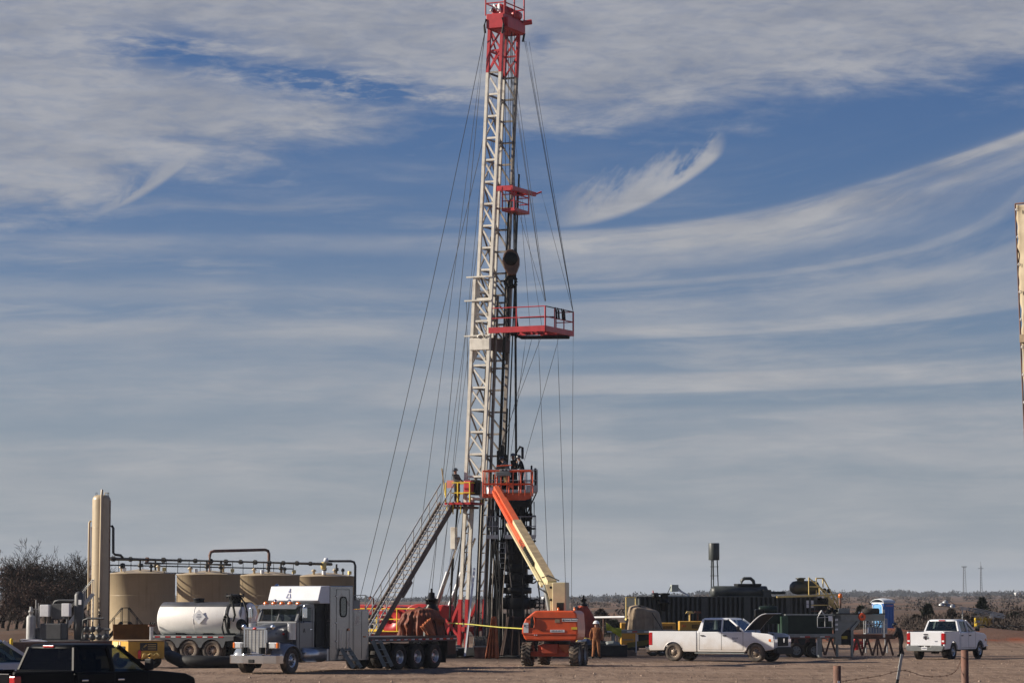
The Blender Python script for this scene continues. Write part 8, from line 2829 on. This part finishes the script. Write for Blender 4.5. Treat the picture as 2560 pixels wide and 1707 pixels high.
# far pipes and clutter on the red margin
dm = random.Random(8)
for i, (px, Y, lab) in enumerate(((2438, 199, 'loop of black hose on the red earth left of the light tower'), (2520, 198, 'loop of black hose on the red earth at the right edge'), (2486, 200, 'loop of black hose on the red earth under the light mast'))):
    p = on(px, Y)
    pts = [(p.x + (k5 - 4) * .22, Y + .2 * math.sin(k5 * 1.7 + i), gz(p) + .10 + .22 * abs(math.sin(k5 * .8 + i))) for k5 in range(10)]
    tag(MB().path(pts, .05, 6).build('hose_loop', m_rubber), lab, 'hose', 'hose loops on the red margin')

# two far radio masts
m_mastfar = mat('dark mast steel', (.05, .05, .055), .6)
for px, pyt, Yt, lab, top in ((2411, 1416, 2450, 'far guyed radio mast with a flat top frame', 0), (2453, 1414, 2450, 'far radio mast with a whip on its top, rightmost', 1)):
    p = on(px, Yt)
    zg, zt7 = ground_z(p.x, Yt), at(px, pyt, Yt).z
    t = thing('radio_mast', lab, 'radio mast', (p.x, Yt, zg), 0, 'far radio masts')
    h = zt7 - zg
    w0, w1 = (1.9, .9) if not top else (1.2, .5)
    for a in (0, 2.09, 4.19):
        rod('leg', (w0 * math.cos(a), w0 * math.sin(a), 0), (w1 * math.cos(a), w1 * math.sin(a), h), .16, m_mastfar, t, 4)
    for i in range(12):
        u0, u1 = i / 12, (i + 1) / 12
        ra_, rb_2 = w0 + (w1 - w0) * u0, w0 + (w1 - w0) * u1
        beam('brace', (ra_, 0, h * u0), (-rb_2 * .5, rb_2 * .8, h * u1), .14, .14, m_mastfar, t)
        beam('brace', (-ra_ * .5, ra_ * .8, h * u0), (rb_2, 0, h * u1), .14, .14, m_mastfar, t)
    if top:
        rod('whip', (0, 0, h), (0, 0, h + 3.5), .15, m_mastfar, t, 4)
        rod('cross_arm', (-2.3, 0, h - 2.0), (2.3, 0, h - 2.0), .22, m_mastfar, t, 4)
    else:
        rod('cross_arm', (-2.2, 0, h), (2.2, 0, h), .3, m_mastfar, t, 4)
# pale farm buildings far off
for px, py, Yt, lab in ((2546, 1485, 2600, 'tiny pale farm building on the far ridge at right'), (1368, 1508, 1800, 'tiny white farm building far behind the boom lift')):
    p = on(px, Yt)
    H = thing('farm_building', lab, 'building', (p.x, Yt, ground_z(p.x, Yt)), .3, 'far farm buildings')
    block('wall', (0, 0, 1.6), (6, 5, 3.2), m_plate, H)
    MB().prism([(-3.3, 3.2), (0, 4.8), (3.3, 3.2)], -2.7, 2.7).build('roof', m_steel, H)
    block('door', (0, -2.52, 1.1), (1.2, .05, 2.1), m_grayink, H)

# ------------------------------------------------------------------ foreground fence
for px, pyt, Yf, lab in ((2091, 1663, 40, 'rusty pipe fence post with a white strip, left of the leaning post'), (2410, 1624, 42, 'taller rusty pipe fence post at the right')):
    p = on(px, Yf)
    zt8 = at(px, pyt, Yf).z
    F = thing('fence_post', lab, 'fence post', (p.x, Yf, gz(p) - .1), 0, 'rusty pipe fence posts')
    MB().lathe([(.052, 0), (.052, zt8 - gz(p) + .1), (.044, zt8 - gz(p) + .1), (.044, zt8 - gz(p) - .1), (.001, zt8 - gz(p) - .1)], 20).build('pipe', m_rust, F)
    if px < 2200:
        block('white_strip', (.014, -.056, zt8 - gz(p) - .28), (.03, .012, .36), m_plate, F)
    else:
        pipe('wire_tie', [(.05 * math.cos(a), .056 * math.sin(a) * 1.0, zt8 - gz(p) - .02 - .03 * math.cos(a)) for a in [i * .5 for i in range(13)]], .004, m_wire, F)
tp0, tp1 = at(2255, 1634, 41), at(2243, 1720, 41)
gpt = Vector((tp1.x + (tp1.x - tp0.x) * 3.0, 41, 0))
gpt.z = gz(gpt) - .1
TPo = thing('steel_fence_stake', 'thin leaning steel fence stake with a pale tip', 'fence post', (0, 0, 0))
beam('stake', gpt, tp0.lerp(gpt, .22), .035, .035, mat('dark green stake', (.03, .035, .03), .6, var=.3), TPo)
beam('stake_tip', tp0.lerp(gpt, .22), tp0, .035, .035, mat('pale stake tip', (.34, .36, .36), .6), TPo)
Wr = thing('barbed_wire', 'sagging strand of barbed wire between the fence posts', 'wire', (0, 0, 0))
wps = [at(2098, 1704, 40), at(2140, 1697, 40.2), at(2200, 1688, 40.6), at(2250, 1675, 41), at(2275, 1678, 41.1), at(2310, 1689, 41.4), at(2350, 1690, 41.7), at(2380, 1683, 41.9), at(2395, 1668, 42), at(2404, 1642, 42)]
sm = []
for i in range(len(wps) - 1):
    a, b = wps[i], wps[i + 1]
    a0_ = wps[i - 1] if i else a
    b0_ = wps[i + 2] if i + 2 < len(wps) else b
    for j in range(4):
        u = j / 4
        sm.append(.5 * ((2 * a) + (b - a0_) * u + (2 * a0_ - 5 * a + 4 * b - b0_) * u * u + (-a0_ + 3 * a - 3 * b + b0_) * u ** 3))
sm.append(wps[-1])
MB().path(sm, .004, 5).build('strand', m_rust, Wr)
bb = MB()
for i in range(2, len(sm) - 1, 2):
    bb.bar(sm[i] + Vector((-.01, 0, -.018)), sm[i] + Vector((.01, 0, .018)), .004)
    bb.bar(sm[i] + Vector((.012, 0, -.016)), sm[i] + Vector((-.012, 0, .016)), .004)
tag(bb.build('barbs', m_rust, Wr), kind='stuff')
pipe('strand', [at(2098, 1706, 40), at(2060, 1712, 39.5), at(1990, 1722, 39)], .004, m_rust, Wr, 5)

# ------------------------------------------------------------------ beige canvas sheet on a leaning frame, right edge
YC = 60.0
c_top, c_mid, c_low = at(2538, 510, YC), at(2551, 852, YC), at(2561, 1080, YC)
CV = thing('canvas_screen', 'tall beige canvas sheet laced to a leaning pipe frame at the right edge', 'canvas screen', (0, 0, 0))
dn = (c_low - c_top).normalized()
foot = c_top + dn * ((c_top.z - gz(Vector((5.3, YC, 0)))) / -dn.z)
ln = (foot - c_top).length
rod('frame_post', foot, c_top, .016, m_rust, CV, 8)
foot2 = foot + Vector((2.0, -1.6, 0))
top2 = c_top + Vector((2.0, -1.6, 0))
rod('frame_post', (foot2.x, foot2.y, gz(foot2)), top2, .035, m_rust, CV, 8)
rod('frame_rail', c_top, top2, .016, m_rust, CV, 8)
sp_m = (c_mid - c_top).length / ln
def canv(v0, v1):
    def fn(u, v):
        vv = v0 + (v1 - v0) * v
        e = c_top.lerp(foot, vv)
        o = Vector((2.0, -1.6, 0)) * (u * .98) + Vector((.006, 0, -.03))
        fold = .05 * math.sin(u * 26 + v * 5) * (1 - abs(2 * v - 1) * .3) + .04 * math.sin(u * 11 - v * 9) + .05 * math.sin(v * 21) * math.exp(-u * 8)
        ed = .016 * math.sin(v * 30) ** 2 * math.exp(-u * 14)
        return e + o + Vector((ed, fold - .06, 0))
    return fn
MB().grid(canv(.0, sp_m - .006), 46, 50).build('canvas', m_canvas, CV, solid=.008)
MB().grid(canv(sp_m, .80), 46, 50).build('canvas', m_canvas, CV, solid=.008)
beam('frame_bar', c_mid + Vector((-.02, -.08, .04)), c_mid + Vector((2.0, -1.68, .04)), .05, .16, m_tarptan, CV)
for i in range(15):
    q = c_top.lerp(foot, .012 + i * .052)
    MB().path([(q.x + .028 * math.cos(a) + .02, q.y - .09, q.z + .028 * math.sin(a)) for a in [k6 * 1.05 for k6 in range(6)]], .010, 5, closed=True).build('tie_ring', m_plate, CV)

# ------------------------------------------------------------------ the air between here and the ridge
def build_haze():
    m = bpy.data.materials.new('pale air')
    m.use_nodes = True
    t = m.node_tree
    t.nodes.clear()
    k = NT(t)
    out = k.n('ShaderNodeOutputMaterial')
    pv = k.n('ShaderNodeVolumePrincipled')
    pv.inputs['Color'].default_value = (0.72, 0.80, 0.92, 1)
    pv.inputs['Density'].default_value = 0.00009
    pv.inputs['Anisotropy'].default_value = 0.1
    t.links.new(pv.outputs[0], out.inputs['Volume'])
    mb = MB()
    mb.span((-3600, -150, -60), (3600, 9500, 60))
    tag(mb.build('haze', m), kind='stuff')


build_haze()
